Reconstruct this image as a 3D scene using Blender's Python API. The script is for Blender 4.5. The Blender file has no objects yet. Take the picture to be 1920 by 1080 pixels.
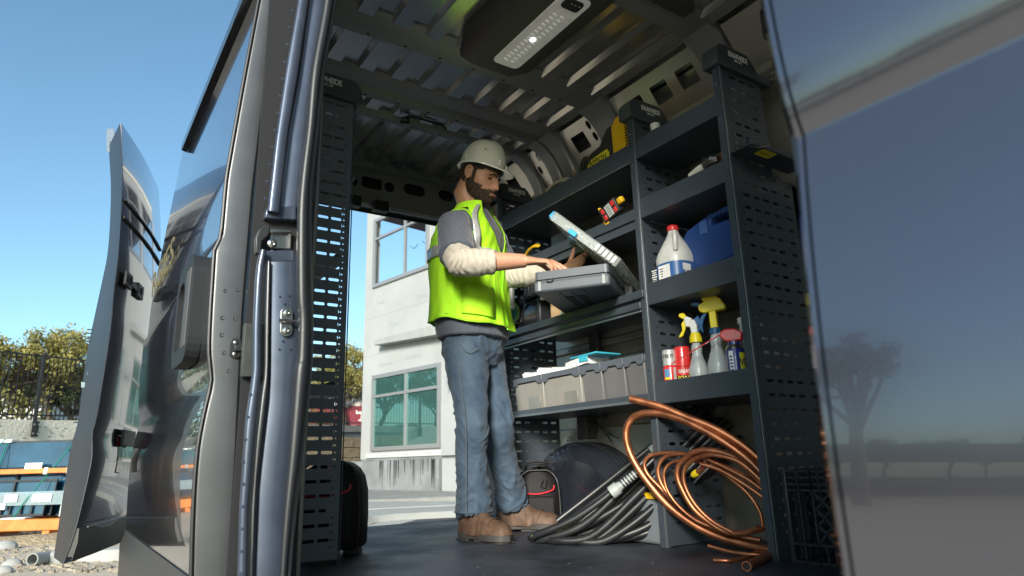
import bpy, bmesh, math, random
from mathutils import Vector, Matrix, noise
V = Vector
random.seed(7)
R = math.radians
scn = bpy.context.scene
col = scn.collection
# ------------------------------------------------------------------ camera
FPX, PITCH, YAW, ROLL = 1241.0, R(14.6), R(34.35), R(1.66)
FL = 0.68                                     # height of the van floor
CAM = V((0, 0, 1.005))
HH = V((math.sin(YAW), math.cos(YAW), 0)); RR0 = V((math.cos(YAW), -math.sin(YAW), 0)); ZZ = V((0, 0, 1))
FW = HH*math.cos(PITCH)+ZZ*math.sin(PITCH); U0 = -HH*math.sin(PITCH)+ZZ*math.cos(PITCH)
UP = U0*math.cos(ROLL)+RR0*math.sin(ROLL); RT = RR0*math.cos(ROLL)-U0*math.sin(ROLL)
cd = bpy.data.cameras.new('camera'); cam = bpy.data.objects.new('camera', cd); col.objects.link(cam)
cd.sensor_width = 36; cd.lens = FPX/1920*36; cd.clip_start = .02; cd.clip_end = 2000
cd.dof.use_dof = True; cd.dof.focus_distance = 2.8; cd.dof.aperture_fstop = 4.5
cam.matrix_world = Matrix(((RT.x, UP.x, -FW.x, CAM.x), (RT.y, UP.y, -FW.y, CAM.y), (RT.z, UP.z, -FW.z, CAM.z), (0, 0, 0, 1)))
scn.camera = cam
# ------------------------------------------------------------------ light
SUN_EL, SUN_AZ = R(20), R(224)   # azimuth clockwise from +Y
wd = bpy.data.worlds.new('World'); scn.world = wd; wd.use_nodes = True
nt = wd.node_tree; bg = nt.nodes['Background']
sky = nt.nodes.new('ShaderNodeTexSky'); sky.sky_type = 'NISHITA'; sky.sun_disc = False
sky.sun_elevation = SUN_EL; sky.sun_rotation = SUN_AZ; sky.air_density = 1.0; sky.dust_density = 1.0; sky.ozone_density = 1.2; sky.altitude = 200
tint = nt.nodes.new('ShaderNodeVectorMath'); tint.operation = 'MULTIPLY'; tint.inputs[1].default_value = (.76, .97, .98)
nt.links.new(sky.outputs[0], tint.inputs[0]); nt.links.new(tint.outputs[0], bg.inputs[0]); bg.inputs[1].default_value = .069
sd = bpy.data.lights.new('sun', 'SUN'); sd.energy = 2.4; sd.angle = R(15); sd.color = (1, .93, .82)
sun = bpy.data.objects.new('sun', sd); col.objects.link(sun)
sdir = V((math.sin(SUN_AZ)*math.cos(SUN_EL), math.cos(SUN_AZ)*math.cos(SUN_EL), math.sin(SUN_EL)))
sun.rotation_euler = sdir.to_track_quat('Z', 'Y').to_euler()
scn.view_settings.view_transform = 'Standard'; scn.view_settings.look = 'None'
scn.view_settings.exposure = 1.78; scn.view_settings.gamma = 1; scn.view_settings.use_curve_mapping = False

# ------------------------------------------------------------------ outlines measured on real planes
def ray(px, py): return FW+RT*((px-960)/FPX)+UP*((540-py)/FPX)
def onX(px, py, c): d = ray(px, py); return CAM+d*((c-CAM.x)/d.x)
def onY(px, py, c): d = ray(px, py); return CAM+d*((c-CAM.y)/d.y)
def onZ(px, py, c): d = ray(px, py); return CAM+d*((c-CAM.z)/d.z)
def onD(px, py, c): d = ray(px, py); return CAM+d*(c/d.dot(HH))
def onP(px, py, p0, n): d = ray(px, py); return CAM+d*((V(p0)-CAM).dot(n)/d.dot(n))

# ------------------------------------------------------------------ materials
MT = {}
def mat(name, c, rough=.5, metal=0, coat=0, coat_r=.03, spec=.5, var=0, vs=8, bump=0, bs=60, trans=0, ior=1.45, emit=None, es=0, alpha=1, aniso=None, c2=None, sheen=0, sub=0, rvar=0, dist=.01):
    if name in MT: return MT[name]
    m = bpy.data.materials.new(name); m.use_nodes = True; n = m.node_tree; b = n.nodes['Principled BSDF']
    b.inputs['Base Color'].default_value = (*c, 1); b.inputs['Roughness'].default_value = rough; b.inputs['Metallic'].default_value = metal
    b.inputs['Specular IOR Level'].default_value = spec; b.inputs['Coat Weight'].default_value = coat; b.inputs['Coat Roughness'].default_value = coat_r
    b.inputs['Transmission Weight'].default_value = trans; b.inputs['IOR'].default_value = ior; b.inputs['Alpha'].default_value = alpha
    b.inputs['Sheen Weight'].default_value = sheen
    if sub: b.inputs['Subsurface Weight'].default_value = sub; b.inputs['Subsurface Radius'].default_value = (.02, .008, .004); b.inputs['Subsurface Scale'].default_value = .3
    if emit: b.inputs['Emission Color'].default_value = (*emit, 1); b.inputs['Emission Strength'].default_value = es
    tc = n.nodes.new('ShaderNodeTexCoord')
    if var or rvar:
        t = n.nodes.new('ShaderNodeTexNoise'); t.inputs['Scale'].default_value = vs; t.inputs['Detail'].default_value = 6; t.inputs['Roughness'].default_value = .62
        n.links.new(tc.outputs['Object'], t.inputs['Vector'])
        if var:
            r = n.nodes.new('ShaderNodeValToRGB'); r.color_ramp.elements[0].position = .3; r.color_ramp.elements[1].position = .7
            ca = c2 if c2 else tuple(max(0, x*(1-var)) for x in c)
            cb = c if c2 else tuple(min(1, x*(1+var)) for x in c)
            r.color_ramp.elements[0].color = (*ca, 1); r.color_ramp.elements[1].color = (*cb, 1)
            n.links.new(t.outputs[0], r.inputs[0]); n.links.new(r.outputs[0], b.inputs['Base Color'])
        if rvar:
            mr = n.nodes.new('ShaderNodeMapRange'); mr.inputs[1].default_value = .3; mr.inputs[2].default_value = .7
            mr.inputs[3].default_value = max(0, rough-rvar); mr.inputs[4].default_value = min(1, rough+rvar)
            n.links.new(t.outputs[0], mr.inputs[0]); n.links.new(mr.outputs[0], b.inputs['Roughness'])
    if bump:
        t2 = n.nodes.new('ShaderNodeTexNoise'); t2.inputs['Scale'].default_value = bs; t2.inputs['Detail'].default_value = 4
        n.links.new(tc.outputs['Object'], t2.inputs['Vector'])
        bp = n.nodes.new('ShaderNodeBump'); bp.inputs['Strength'].default_value = bump; bp.inputs['Distance'].default_value = dist
        n.links.new(t2.outputs[0], bp.inputs['Height']); n.links.new(bp.outputs[0], b.inputs['Normal'])
    MT[name] = m; return m
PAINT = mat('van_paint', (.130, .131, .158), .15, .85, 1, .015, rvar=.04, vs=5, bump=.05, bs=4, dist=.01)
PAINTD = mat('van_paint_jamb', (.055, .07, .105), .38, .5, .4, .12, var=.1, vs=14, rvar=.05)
IPAINT = mat('interior_paint', (.62, .625, .635), .22, .82, .2, .2, var=.05, vs=3)
RAILP = mat('interior_rail_paint', (.60, .58, .53), .30, .7, var=.05, vs=6, rvar=.03)
WALLP = mat('interior_wall_paint', (.26, .245, .215), .32, .55, var=.16, vs=4, rvar=.08)
BOWP = mat('roof_bow_paint', (.30, .315, .325), .48, .4, .1, .3, var=.05, vs=4)
DGREY = mat('door_edge_paint', (.07, .074, .08), .38, .45, .3, .25, var=.08, vs=6, rvar=.05)
RUB = mat('black_rubber', (.014, .016, .02), .42, bump=.1, bs=200, dist=.002)
BPL = mat('black_plastic', (.018, .02, .023), .45, bump=.15, bs=500, dist=.001)
CLAD = mat('lower_cladding', (.035, .037, .038), .5, bump=.2, bs=600, dist=.001)
SHELF = mat('shelf_powder_coat', (.060, .076, .096), .42, .25, .15, .3, var=.14, vs=3, rvar=.09, bump=.12, bs=700, dist=.0006)
SHELFE = mat('shelf_edge_highlight', (.16, .19, .21), .35, .5)  # lighter shelf coat, paints the highlight along post corners and shelf noses
CAPM = mat('cap_plastic', (.05, .064, .07), .5, bump=.1, bs=500, dist=.001)
WHT = mat('white_print', (.8, .8, .78), .5)
STEEL = mat('steel', (.5, .5, .49), .28, 1, var=.15, vs=30)
MATF = mat('floor_mat', (.030, .035, .048), .5, var=.65, vs=4, bump=.7, bs=260, rvar=.14, dist=.003)
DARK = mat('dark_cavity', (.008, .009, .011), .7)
LINER = mat('wheel_arch_liner', (.014, .017, .024), .2, coat=1, coat_r=.12, var=.3, vs=5)
SILVER = mat('silver_edge', (.62, .62, .60), .25, .8)

# ------------------------------------------------------------------ geometry helpers
class MB:
    def __init__(s): s.v = []; s.f = []
    def quad(s, a, b, c, d): k = len(s.v); s.v += [V(a), V(b), V(c), V(d)]; s.f.append((k, k+1, k+2, k+3)); return s
    def poly(s, pts): k = len(s.v); s.v += [V(p) for p in pts]; s.f.append(tuple(range(k, k+len(pts)))); return s
    def obox(s, c, ax, ay, az):
        c = V(c); ax, ay, az = V(ax), V(ay), V(az); k = len(s.v)
        for i in (-1, 1):
            for j in (-1, 1):
                for l in (-1, 1): s.v.append(c+ax*i+ay*j+az*l)
        s.f += [tuple(k+q for q in f) for f in ((0, 1, 3, 2), (4, 6, 7, 5), (0, 4, 5, 1), (2, 3, 7, 6), (0, 2, 6, 4), (1, 5, 7, 3))]; return s
    def box(s, x0, x1, y0, y1, z0, z1): return s.obox(((x0+x1)/2, (y0+y1)/2, (z0+z1)/2), ((x1-x0)/2, 0, 0), (0, (y1-y0)/2, 0), (0, 0, (z1-z0)/2))
    def loft(s, rings, closed=True, cap=True):
        k = len(s.v); n = len(rings[0])
        for r in rings: s.v += [V(p) for p in r]
        for i in range(len(rings)-1):
            for j in range(n if closed else n-1):
                a = k+i*n+j; b = k+i*n+(j+1) % n; s.f.append((a, b, b+n, a+n))
        if cap and closed: s.f.append(tuple(range(k+n-1, k-1, -1))); e = k+(len(rings)-1)*n; s.f.append(tuple(range(e, e+n)))
        return s
    def extr(s, pts, d):       # closed outline swept along d
        d = V(d); return s.loft([[V(p) for p in pts], [V(p)+d for p in pts]])
    def tube(s, pts, r, n=10, cap=True, flat=1):
        pts = [V(p) for p in pts]; rs = r if isinstance(r, (list, tuple)) else [r]*len(pts)
        T = [(pts[min(i+1, len(pts)-1)]-pts[max(i-1, 0)]).normalized() for i in range(len(pts))]
        N = T[0].orthogonal().normalized(); rings = []
        for i, p in enumerate(pts):
            N = (N-T[i]*N.dot(T[i])).normalized(); B = T[i].cross(N)
            rings.append([p+(N*math.cos(2*math.pi*j/n)+B*math.sin(2*math.pi*j/n)*flat)*rs[i] for j in range(n)])
        return s.loft(rings, True, cap)
    def lathe(s, prof, c=(0, 0, 0), n=24, ax=None, sy=1):
        c = V(c); q = V((0, 0, 1)).rotation_difference(V(ax)) if ax is not None else None; rings = []
        for (r, z) in prof:
            rg = []
            for j in range(n):
                p = V((max(r, 1e-4)*math.cos(2*math.pi*j/n), max(r, 1e-4)*sy*math.sin(2*math.pi*j/n), z))
                if q: p = q @ p
                rg.append(c+p)
            rings.append(rg)
        return s.loft(rings)
    def mesh(s, name, ang=40):
        me = bpy.data.meshes.new(name); me.from_pydata([tuple(p) for p in s.v], [], s.f); me.update()
        fix(me, ang); return me
    def ob(s, name, m, parent=None, bev=0, ang=40, seg=2):
        return put(name, s.mesh(name, ang), m, parent, bev, seg)
def fix(me, ang=40, recalc=True):
    if recalc:
        bm = bmesh.new(); bm.from_mesh(me); bmesh.ops.recalc_face_normals(bm, faces=bm.faces); bm.to_mesh(me); bm.free()
    me.shade_smooth(); me.set_sharp_from_angle(angle=R(ang))
def put(name, me, m=None, parent=None, bev=0, seg=2):
    if m and not me.materials: me.materials.append(m)
    o = bpy.data.objects.new(name, me); col.objects.link(o)
    if parent is not None:
        o.parent = parent
        if parent.type == 'EMPTY': o.location = -parent.location
    if bev:
        b = o.modifiers.new('bevel', 'BEVEL'); b.width = bev; b.segments = seg; b.limit_method = 'ANGLE'; b.angle_limit = R(35)
    return o
def thing(name, label, cat, loc=(0, 0, 0), group=None):
    o = bpy.data.objects.new(name, None); col.objects.link(o); o.location = loc; o.empty_display_size = .1
    o['label'] = label; o['category'] = cat
    if group: o['group'] = group
    return o
def tag(o, label, cat, group=None):
    o['label'] = label; o['category'] = cat
    if group: o['group'] = group
    return o
def struct(o, kind='structure'): o['kind'] = kind; return o
def pln(o, label): o['label'] = label; return o
def rrect(u0, u1, v0, v1, r=0, n=3):
    if r <= 0: return [(u0, v0), (u1, v0), (u1, v1), (u0, v1)]
    r = min(r, (u1-u0)/2*.999, (v1-v0)/2*.999); out = []
    for cx, cy, a in ((u1-r, v0+r, -90), (u1-r, v1-r, 0), (u0+r, v1-r, 90), (u0+r, v0+r, 180)):
        for k in range(n+1): t = R(a+90*k/n); out.append((cx+r*math.cos(t), cy+r*math.sin(t)))
    return out
def ell(cx, cy, a, b=None, n=12): b = b or a; return [(cx+a*math.cos(2*math.pi*k/n), cy+b*math.sin(2*math.pi*k/n)) for k in range(n)]
def plate(name, outline, holes, O, U, Vv, t, m, parent=None, bev=0):
    """flat sheet with real holes: 2D outline (u,v) on the plane O + u*U + v*Vv, thickness t centred"""
    cu = bpy.data.curves.new('tmp', 'CURVE'); cu.dimensions = '2D'; cu.fill_mode = 'BOTH'; cu.extrude = t/2
    for pts in [outline]+list(holes):
        sp = cu.splines.new('POLY'); sp.points.add(len(pts)-1); sp.use_cyclic_u = True
        for i, p in enumerate(pts): sp.points[i].co = (p[0], p[1], 0, 1)
    to = bpy.data.objects.new('tmp', cu); me = bpy.data.meshes.new_from_object(to); bpy.data.objects.remove(to); bpy.data.curves.remove(cu)
    O, U, Vv = V(O), V(U).normalized(), V(Vv).normalized(); N = U.cross(Vv)
    for v in me.vertices: c = v.co.copy(); v.co = O+U*c.x+Vv*c.y+N*c.z
    me.name = name; me.update()
    bm = bmesh.new(); bm.from_mesh(me); bmesh.ops.remove_doubles(bm, verts=bm.verts, dist=1e-5); bmesh.ops.recalc_face_normals(bm, faces=bm.faces); bm.to_mesh(me); bm.free()
    me.shade_flat(); return put(name, me, m, parent, bev)
def text(name, s, O, U, Vv, size, m, parent, depth=.0006, off=0, sx=1, align='LEFT', shear=0, space=1):
    cu = bpy.data.curves.new('tmp', 'FONT'); cu.body = s; cu.size = size; cu.extrude = depth; cu.offset = off; cu.align_x = align; cu.shear = shear; cu.space_character = space; cu.resolution_u = 3
    to = bpy.data.objects.new('tmp', cu); me = bpy.data.meshes.new_from_object(to); bpy.data.objects.remove(to); bpy.data.curves.remove(cu)
    O, U, Vv = V(O), V(U).normalized(), V(Vv).normalized(); N = U.cross(Vv)
    for v in me.vertices: c = v.co.copy(); v.co = O+U*c.x*sx+Vv*c.y+N*c.z
    me.name = name; me.update(); return put(name, me, m, parent)
def spline(pts, k=6):
    P = [V(p) for p in pts]; out = []
    for i in range(len(P)-1):
        a, b, c, d = P[max(i-1, 0)], P[i], P[i+1], P[min(i+2, len(P)-1)]
        for j in range(k):
            t = j/k; out.append(.5*((2*b)+(c-a)*t+(2*a-5*b+4*c-d)*t*t+(3*b-a-3*c+d)*t**3))
    out.append(P[-1]); return out
def copy_tree(o, parent=None):
    c = o.copy(); col.objects.link(c)
    if parent: c.parent = parent
    for ch in o.children: copy_tree(ch, c)
    return c
def screw(c, nrm, r, m, parent, name='screw'):
    return MB().lathe([(r, 0), (r, r*.35), (r*.7, r*.55), (r*.35, r*.55), (r*.3, r*.2), (0, r*.2)], c, 10, nrm).ob(name, m, parent)
# ================================================================== VAN
van = thing('van', 'dark blue panel van with its sliding door and rear door open', 'van', (1.45, 1.2, 0))
XO = .494
# floor
MB().box(.53, 2.30, .30, 3.60, FL-.03, FL).ob('floor_mat', MATF, van)
MB().box(.60, 2.28, 3.6025, 3.68, FL-.06, FL-.012).ob('threshold', BPL, van, .006)
MB().box(.47, 2.40, .2, 3.66, .34, FL-.0325).ob('underbody', DARK, van)
# roof
MB().box(.60, 2.34, .22, 3.60, 2.7915, 2.83).ob('roof_panel', IPAINT, van)
bows = [(.95, 1.02, .03), (1.50, 1.64, .06), (2.19, 2.345, .075), (2.60, 2.70, .02), (2.715, 2.80, .035), (2.91, 2.985, .025), (3.54, 3.60, .03)]
segs = [(.30, .955), (1.015, 1.53), (1.635, 2.235), (2.34, 2.605), (2.795, 2.92), (2.98, 3.53)]
for (ya, yb) in segs:
    for k in range(10):
        x = .797+.1535*(k-1)+.0
        if x < .62 or x > 2.1: continue
        m_ = MB()
        prof = [(x-.010, 2.7905), (x+.006, 2.766), (x+.072, 2.766), (x+.080, 2.7905)]
        m_.loft([[(a, ya, z) for a, z in prof], [(a, ya+.012, z) for a, z in prof], [(a, yb-.02, z) for a, z in prof], [(a, yb, min(z+.02, 2.7905)) for a, z in prof]])
        m_.ob('roof_rib', IPAINT, van)
def arch(x): return -.012*((x-1.45)/.85)**4
def bow(ya, yb, zb=2.757, name='roof_bow', m=BOWP, f=.035):
    xs = [.60+i*(2.20-.60)/24 for i in range(25)]
    rings = []
    for x in xs:
        z = zb+arch(x)
        rings.append([(x, ya-.0, 2.790), (x, ya, z+.026), (x, ya+f, z), (x, yb-.010, z), (x, yb, z+.012), (x, yb, 2.790)])
    return MB().loft(rings).ob(name, m, van, ang=20)
for i, (ya, yb, f_) in enumerate(bows):
    b_ = bow(ya, yb, 2.760 if i == 3 else 2.757, f=f_)
    # holes punched along the flat of the bow: dark shallow cups proud by half a millimetre
    if i in (2, 4, 5):
        for k in range(9):
            x = .72+k*.17; z = 2.757+arch(x)
            MB().lathe([(.0075, 0), (.0075, .0012), (0, .0012)], (x, yb-.028, z+.0006), 8, (0, 0, -1)).ob('bow_hole', DARK, van)
# bow hinge clip hardware seen near the middle of the third bow
MB().tube([(1.30, 2.88, 2.745), (1.33, 2.86, 2.755), (1.38, 2.85, 2.757), (1.52, 2.85, 2.757), (1.56, 2.87, 2.750)], .006, 6).tube([(1.31, 2.90, 2.74), (1.30, 2.88, 2.725), (1.34, 2.87, 2.73), (1.32, 2.85, 2.745)], .009, 6).ob('wiring_clip', BPL, van)
# ceiling lamp
HSG = mat('lamp_housing', (.06, .06, .057), .5, bump=.1, bs=400, dist=.001)
rg = []
for z, g in ((2.79, .03), (2.735, .028), (2.70, .0), (2.672, -.03), (2.668, -.045)):
    rg.append([(1.26-g, 1.36, z), (1.585+g, 1.36, z), (1.585+g, 2.10, z), (1.53+g, 2.20+g, z), (1.31-g, 2.20+g, z), (1.26-g, 2.10, z)])
lamp = MB().loft(rg).ob('ceiling_lamp', HSG, van, .006)
LENS = mat('lamp_lens', (.70, .71, .66), .25, var=.1, vs=30, emit=(1, .98, .9), es=.025)
lens = plate('lens', rrect(1.36, 1.49, 1.58, 2.095, .025), [], (0, 0, 2.665), (1, 0, 0), (0, 1, 0), .006, LENS, lamp, .002)
LED = mat('led_strip', (.85, .86, .82), .3, emit=(1, 1, .95), es=.05)
for r_ in range(2):
    for k in range(15):
        yy = 1.70+k*.0245; xx = 1.405+r_*.035
        MB().extr([(xx-.011, yy, 2.6585), (xx+.006, yy+.004, 2.6585), (xx+.011, yy+.013, 2.6585), (xx+.003, yy+.010, 2.6585), (xx-.011, yy+.008, 2.6585)], (0, 0, .003)).ob('led', LED, lamp)
MB().lathe([(.014, 0), (.013, .003), (0, .005)], (1.423, 1.88, 2.661), 16, (0, 0, -1)).ob('centre_led', mat('bright_led', (.9, .92, .9), .2, emit=(1, 1, .96), es=.5), lamp)
plate('switch', rrect(1.385, 1.465, 1.60, 1.655, .012), [], (0, 0, 2.660), (1, 0, 0), (0, 1, 0), .010, BPL, lamp, .002)
text('switch_marks', '- - -', (1.41, 1.625, 2.6545), (1, 0, 0), (0, -1, 0), .03, WHT, lamp, .0004)
# front cable cover seen beside the lamp
MB().box(1.60, 1.90, 1.435, 1.50, 2.70, 2.79).ob('cable_cover', HSG, van, .012)
# outer shell (roof skin, far side, bulkhead): closes the body
MB().box(.47, 2.43, .16, 3.64, 2.834, 2.86).ob('roof_skin', PAINT, van)
MB().box(2.36, 2.40, .16, 3.62, .35, 2.832).ob('far_side_skin', PAINT, van)
MB().box(.52, 2.36, .16, .195, .6825, 2.789).ob('bulkhead', IPAINT, van)
# far side: roof rail with openings
def rail(ya, yb, holes, ovals=()):
    A = V((2.12, 0, 2.755)); B = V((2.262, 0, 2.575)); Vd = (B-A)
    L = Vd.length
    hs = [rrect(a, b, .06, .155, .006) for a, b in holes]+[ell(c, v, .014, .026, 14) for c, v in ovals]
    plate('roof_rail', [(ya, 0), (yb, 0), (yb, L), (ya, L)], hs, A, (0, 1, 0), Vd, .003, RAILP, van)
rail(2.99, 3.54, [(3.10, 3.19), (3.235, 3.325), (3.37, 3.46)])
rail(2.805, 2.905, [], [(2.835, .05), (2.875, .12)])
rail(2.35, 2.595, [(2.44, 2.545)], [(2.385, .05), (2.383, .12)])
rail(1.645, 2.185, [(1.69, 1.79), (1.85, 1.95), (2.01, 2.11)])
rail(.4, 1.49, [(.6, .8), (1.0, 1.15)])
MB().quad((2.30, .3, 2.78), (2.30, 3.6, 2.78), (2.30, 3.6, 2.5), (2.30, .3, 2.5)).ob('rail_cavity', IPAINT, van)
for i, (ya, yb, f_) in enumerate(bows[1:6]):
    prof = []
    for (x, z) in ((2.04, 2.735), (2.10, 2.71), (2.155, 2.66), (2.205, 2.58), (2.24, 2.48), (2.255, 2.30)):
        prof.append((x, z))
    rings = [[(x, ya+.01, z), (x+.008, ya, z+.008), (x+.07, ya, z+.07), (x+.07, yb, z+.07), (x+.008, yb, z+.008), (x, yb-.01, z)] for x, z in prof]
    MB().loft(rings).ob('bow_leg', BOWP, van, ang=25)
# lower lip of the rail and far inner wall with stiffening panels
MB().loft([[(2.262, y, 2.575), (2.25, y, 2.53), (2.30, y, 2.50), (2.31, y, 2.57)] for y in (.35, 3.58)]).ob('rail_lip', RAILP, van)
MB().tube([(2.245, .4, 2.50), (2.245, 3.5, 2.50)], .006, 6).tube([(2.25, .4, 2.475), (2.25, 3.5, 2.475)], .005, 6).ob('wire_conduit', SILVER, van)
MB().box(2.305, 2.33, .2, 3.58, FL, 2.50).ob('inner_wall', WALLP, van)
# wall pressings (visible between the shelves)
for (ya, yb, za, zb) in ((1.86, 2.50, 1.30, 1.36), (1.86, 2.50, 1.44, 1.50), (1.86, 3.3, 1.56, 1.60), (2.62, 3.3, 1.32, 1.40), (1.86, 3.4, .69, 1.16)):
    MB().box(2.285, 2.3045, ya, yb, za, zb).ob('wall_pressing', WALLP, van, .008)
MB().box(2.262, 2.3045, 1.86, 3.4, 1.375, 1.43).ob('wall_beam', RAILP, van, .006)
for k in range(9): MB().lathe([(.009, 0), (.009, .001), (0, .001)], (2.2615, 1.95+k*.14, 1.405), 10, (-1, 0, 0)).ob('beam_hole', DARK, van)
for k in range(5): MB().lathe([(.009, 0), (.009, .001), (0, .001)], (2.2845, 1.98+k*.12, 1.47), 10, (-1, 0, 0)).ob('wall_hole', DARK, van)
for y in (2.54, 3.15): MB().box(2.255, 2.30, y, y+.07, 1.2, 2.2).ob('wall_stiffener', mat('dark_stiffener', (.05, .05, .052), .4, .4), van, .01)
# dark shelf liner panel at eye level behind the bench
MB().obox((2.25, 2.50, 1.93), (.004, 0, 0), (0, .62, 0), (0, 0, .16)).ob('wall_liner', mat('liner_board', (.16, .152, .135), .33, .5, var=.2, vs=3), van, .003)
# wheel arch with pressed flange
rg = []
for k in range(15):
    t = math.pi*(k/14); y = 2.66-.40*math.cos(t); z = .68+.40*math.sin(t)**.75
    rg.append([(2.11, 2.66+(y-2.66)*.93, .68+(z-.68)*.80), (2.14, 2.66+(y-2.66)*.99, .68+(z-.68)*.95), (2.18, y, z), (2.28, y, z)])
wa = MB().loft(rg, closed=False)
wa.poly([r[0] for r in rg][::-1]); wa.ob('wheel_arch', LINER, van, ang=50)
for g in range(4):
    pts = [(2.185+g*.025, 2.66-.402*math.cos(math.pi*k/14), .68+.402*math.sin(math.pi*k/14)**.75+.002) for k in range(1, 14)]
    MB().tube(pts, .003, 6).ob('arch_crease', BPL, van)
fl = []
for k in range(41):
    t = math.pi*(.06+.88*k/40); c, s_ = math.cos(t), math.sin(t)**.75
    fl.append((2.66-.405*c, .68+.405*s_))
outer = []
for k in range(41):
    t = math.pi*(.06+.88*k/40); c, s_ = math.cos(t), math.sin(t)**.75; e = .045+(.022 if k % 5 in (1, 2) else 0)
    outer.append((2.66-(.405+e)*c, .68+(.405+e)*s_))
plate('arch_flange', fl+outer[::-1], [ell((fl[k][0]*.35+outer[k][0]*.65), (fl[k][1]*.35+outer[k][1]*.65), .006, n=8) for k in (2, 6, 11, 16, 21, 26, 31, 36)], (2.275, 0, 0), (0, 1, 0), (0, 0, 1), .004, mat('zinc_flange', (.36, .35, .32), .4, .6, var=.2, vs=20), van)
# cab-side rail joint at upper right: folded bracket and reinforcement
MB().loft([[(2.06, 1.14+g, 2.70), (2.12, 1.10+g, 2.67), (2.12, 1.02+g, 2.67), (2.06, 1.0+g, 2.70)] for g in (0,)]+[[(2.16, 1.13, 2.58), (2.22, 1.10, 2.55), (2.22, 1.02, 2.55), (2.16, 1.0, 2.58)]]).ob('corner_bracket', BOWP, van, .008)
MB().box(2.10, 2.22, 1.16, 1.30, 2.56, 2.70).ob('corner_block', mat('bracket_paint', (.12, .12, .12), .25, .8), van, .015)
# rear header with openings
ZH0, ZH1 = 2.53, 2.745
def hy(px, py): p = onY(px, py, 3.55); return (p.x, p.z)
hol = []
for kind, a, b in (('r', (678, 333), (716, 354)), ('e', (660, 339), (9, 0)), ('e', (730, 351), (8, 0)), ('r', (757, 345), (797, 368)), ('r', (822, 358), (850, 376)), ('r', (880, 372), (915, 392))):
    if kind == 'r':
        p, q = hy(*a), hy(*b); cx, cz = (p[0]+q[0])/2, (p[1]+q[1])/2; w = (q[0]-p[0])/2; hol.append(rrect(cx-w, cx+w, cz-.036, cz+.036, .018 if a[0] < 700 else .035, 4))
    else: p = hy(*a); hol.append(ell(p[0], p[1], .033, .033, 16))
plate('rear_header', [(.56, ZH0), (2.24, ZH0), (2.24, ZH1), (.56, ZH1)], hol, (0, 3.55, 0), (1, 0, 0), (0, 0, 1), .004, mat('header_paint', (.20, .205, .21), .4, .2), van)
MB().box(.56, 2.28, 3.60, 3.615, 2.50, 2.7905).ob('header_back', DARK, van)
MB().box(.56, 2.24, 3.535, 3.5995, 2.503, 2.528).ob('header_flange', IPAINT, van, .006)
MB().tube([(.56, 3.60, 2.497), (2.24, 3.60, 2.497)], .014, 10).ob('rear_seal', RUB, van)
for px in (660, 712): p = onY(px, 382, 3.52); MB().box(p.x-.045, p.x+.045, 3.48, 3.54, 2.47, 2.535).ob('header_bracket', BPL, van, .006)
MB().obox((1.275, 3.545, 2.62), (.03, 0, .05), (0, .012, 0), (.008, 0, -.004)).ob('header_web', IPAINT, van, .003)
# rear corner pillars
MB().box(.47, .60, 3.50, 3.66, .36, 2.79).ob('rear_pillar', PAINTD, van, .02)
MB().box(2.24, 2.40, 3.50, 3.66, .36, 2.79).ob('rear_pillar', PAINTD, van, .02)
# near side body behind the sliding door opening
def bodyx(z): return XO-.0+(.015*max(0, (z-1.6))/1.0+.03*max(0, z-2.2)/.6)
rg = [[(bodyx(z), y, z) for z in (.36, .8, 1.05, 1.3, 1.6, 1.9, 2.2, 2.5, 2.7, 2.83)] for y in (1.63, 2.3, 3.0, 3.5)]
MB().loft(rg, closed=False).ob('side_skin', PAINT, van)
MB().box(.512, .524, 1.70, 3.5, FL+.001, 2.60).ob('near_inner_wall', WALLP, van)
MB().loft([[(.5, 1.66, 2.60), (.56, 1.66, 2.60), (.64, 1.66, 2.79), (.5, 1.66, 2.79)], [(.5, 3.5, 2.60), (.56, 3.5, 2.60), (.64, 3.5, 2.79), (.5, 3.5, 2.79)]]).ob('near_roof_rail', IPAINT, van)
# slide rail recess on the outside
MB().box(.47, .493, 1.66, 3.5, 1.40, 1.43).ob('centre_track', BPL, van, .004)
MB().box(.495, .56, .30, 1.66, 2.742, 2.79).ob('upper_track', BPL, van, .004)
# ---- strips traced at the C pillar
def strip(name, left, right, y, th, m, parent=van, bev=.0, n=26):
    """vertical moulded strip on the plane y: left and right edges as image-height functions of physical outlines"""
    def at(poly, py):
        for (x0, y0), (x1, y1) in zip(poly, poly[1:]):
            if y0 <= py <= y1: return x0+(x1-x0)*(py-y0)/(y1-y0)
        return poly[-1][0] if py > poly[-1][1] else poly[0][0]
    a = max(left[0][1], right[0][1]); b = min(left[-1][1], right[-1][1]); rings = []
    for i in range(n+1):
        py = a+(b-a)*i/n; p = onY(at(left, py), py, y); q = onY(at(right, py), py, y); q.z = p.z
        rings.append([p, V((p.x+.004, y-.004, p.z)), V((q.x-.004, y-.004, q.z)), q, q+V((0, th, 0)), p+V((0, th, 0))])
    return MB().loft(rings).ob(name, m, parent, bev, ang=50)
SE_L = [(612, -140), (607, 0), (583, 133), (575, 240), (563, 333), (556, 410), (555, 551), (559, 600), (556, 674), (550, 700), (541, 851), (533, 960), (527, 1080), (524, 1200)]
SE_R = [(650, -140), (633, 0), (620, 67), (607, 167), (590, 333), (585, 481), (590, 569), (591, 640), (588, 720), (581, 788), (566, 893), (552, 1000), (545, 1080), (540, 1200)]
seal = []
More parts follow.
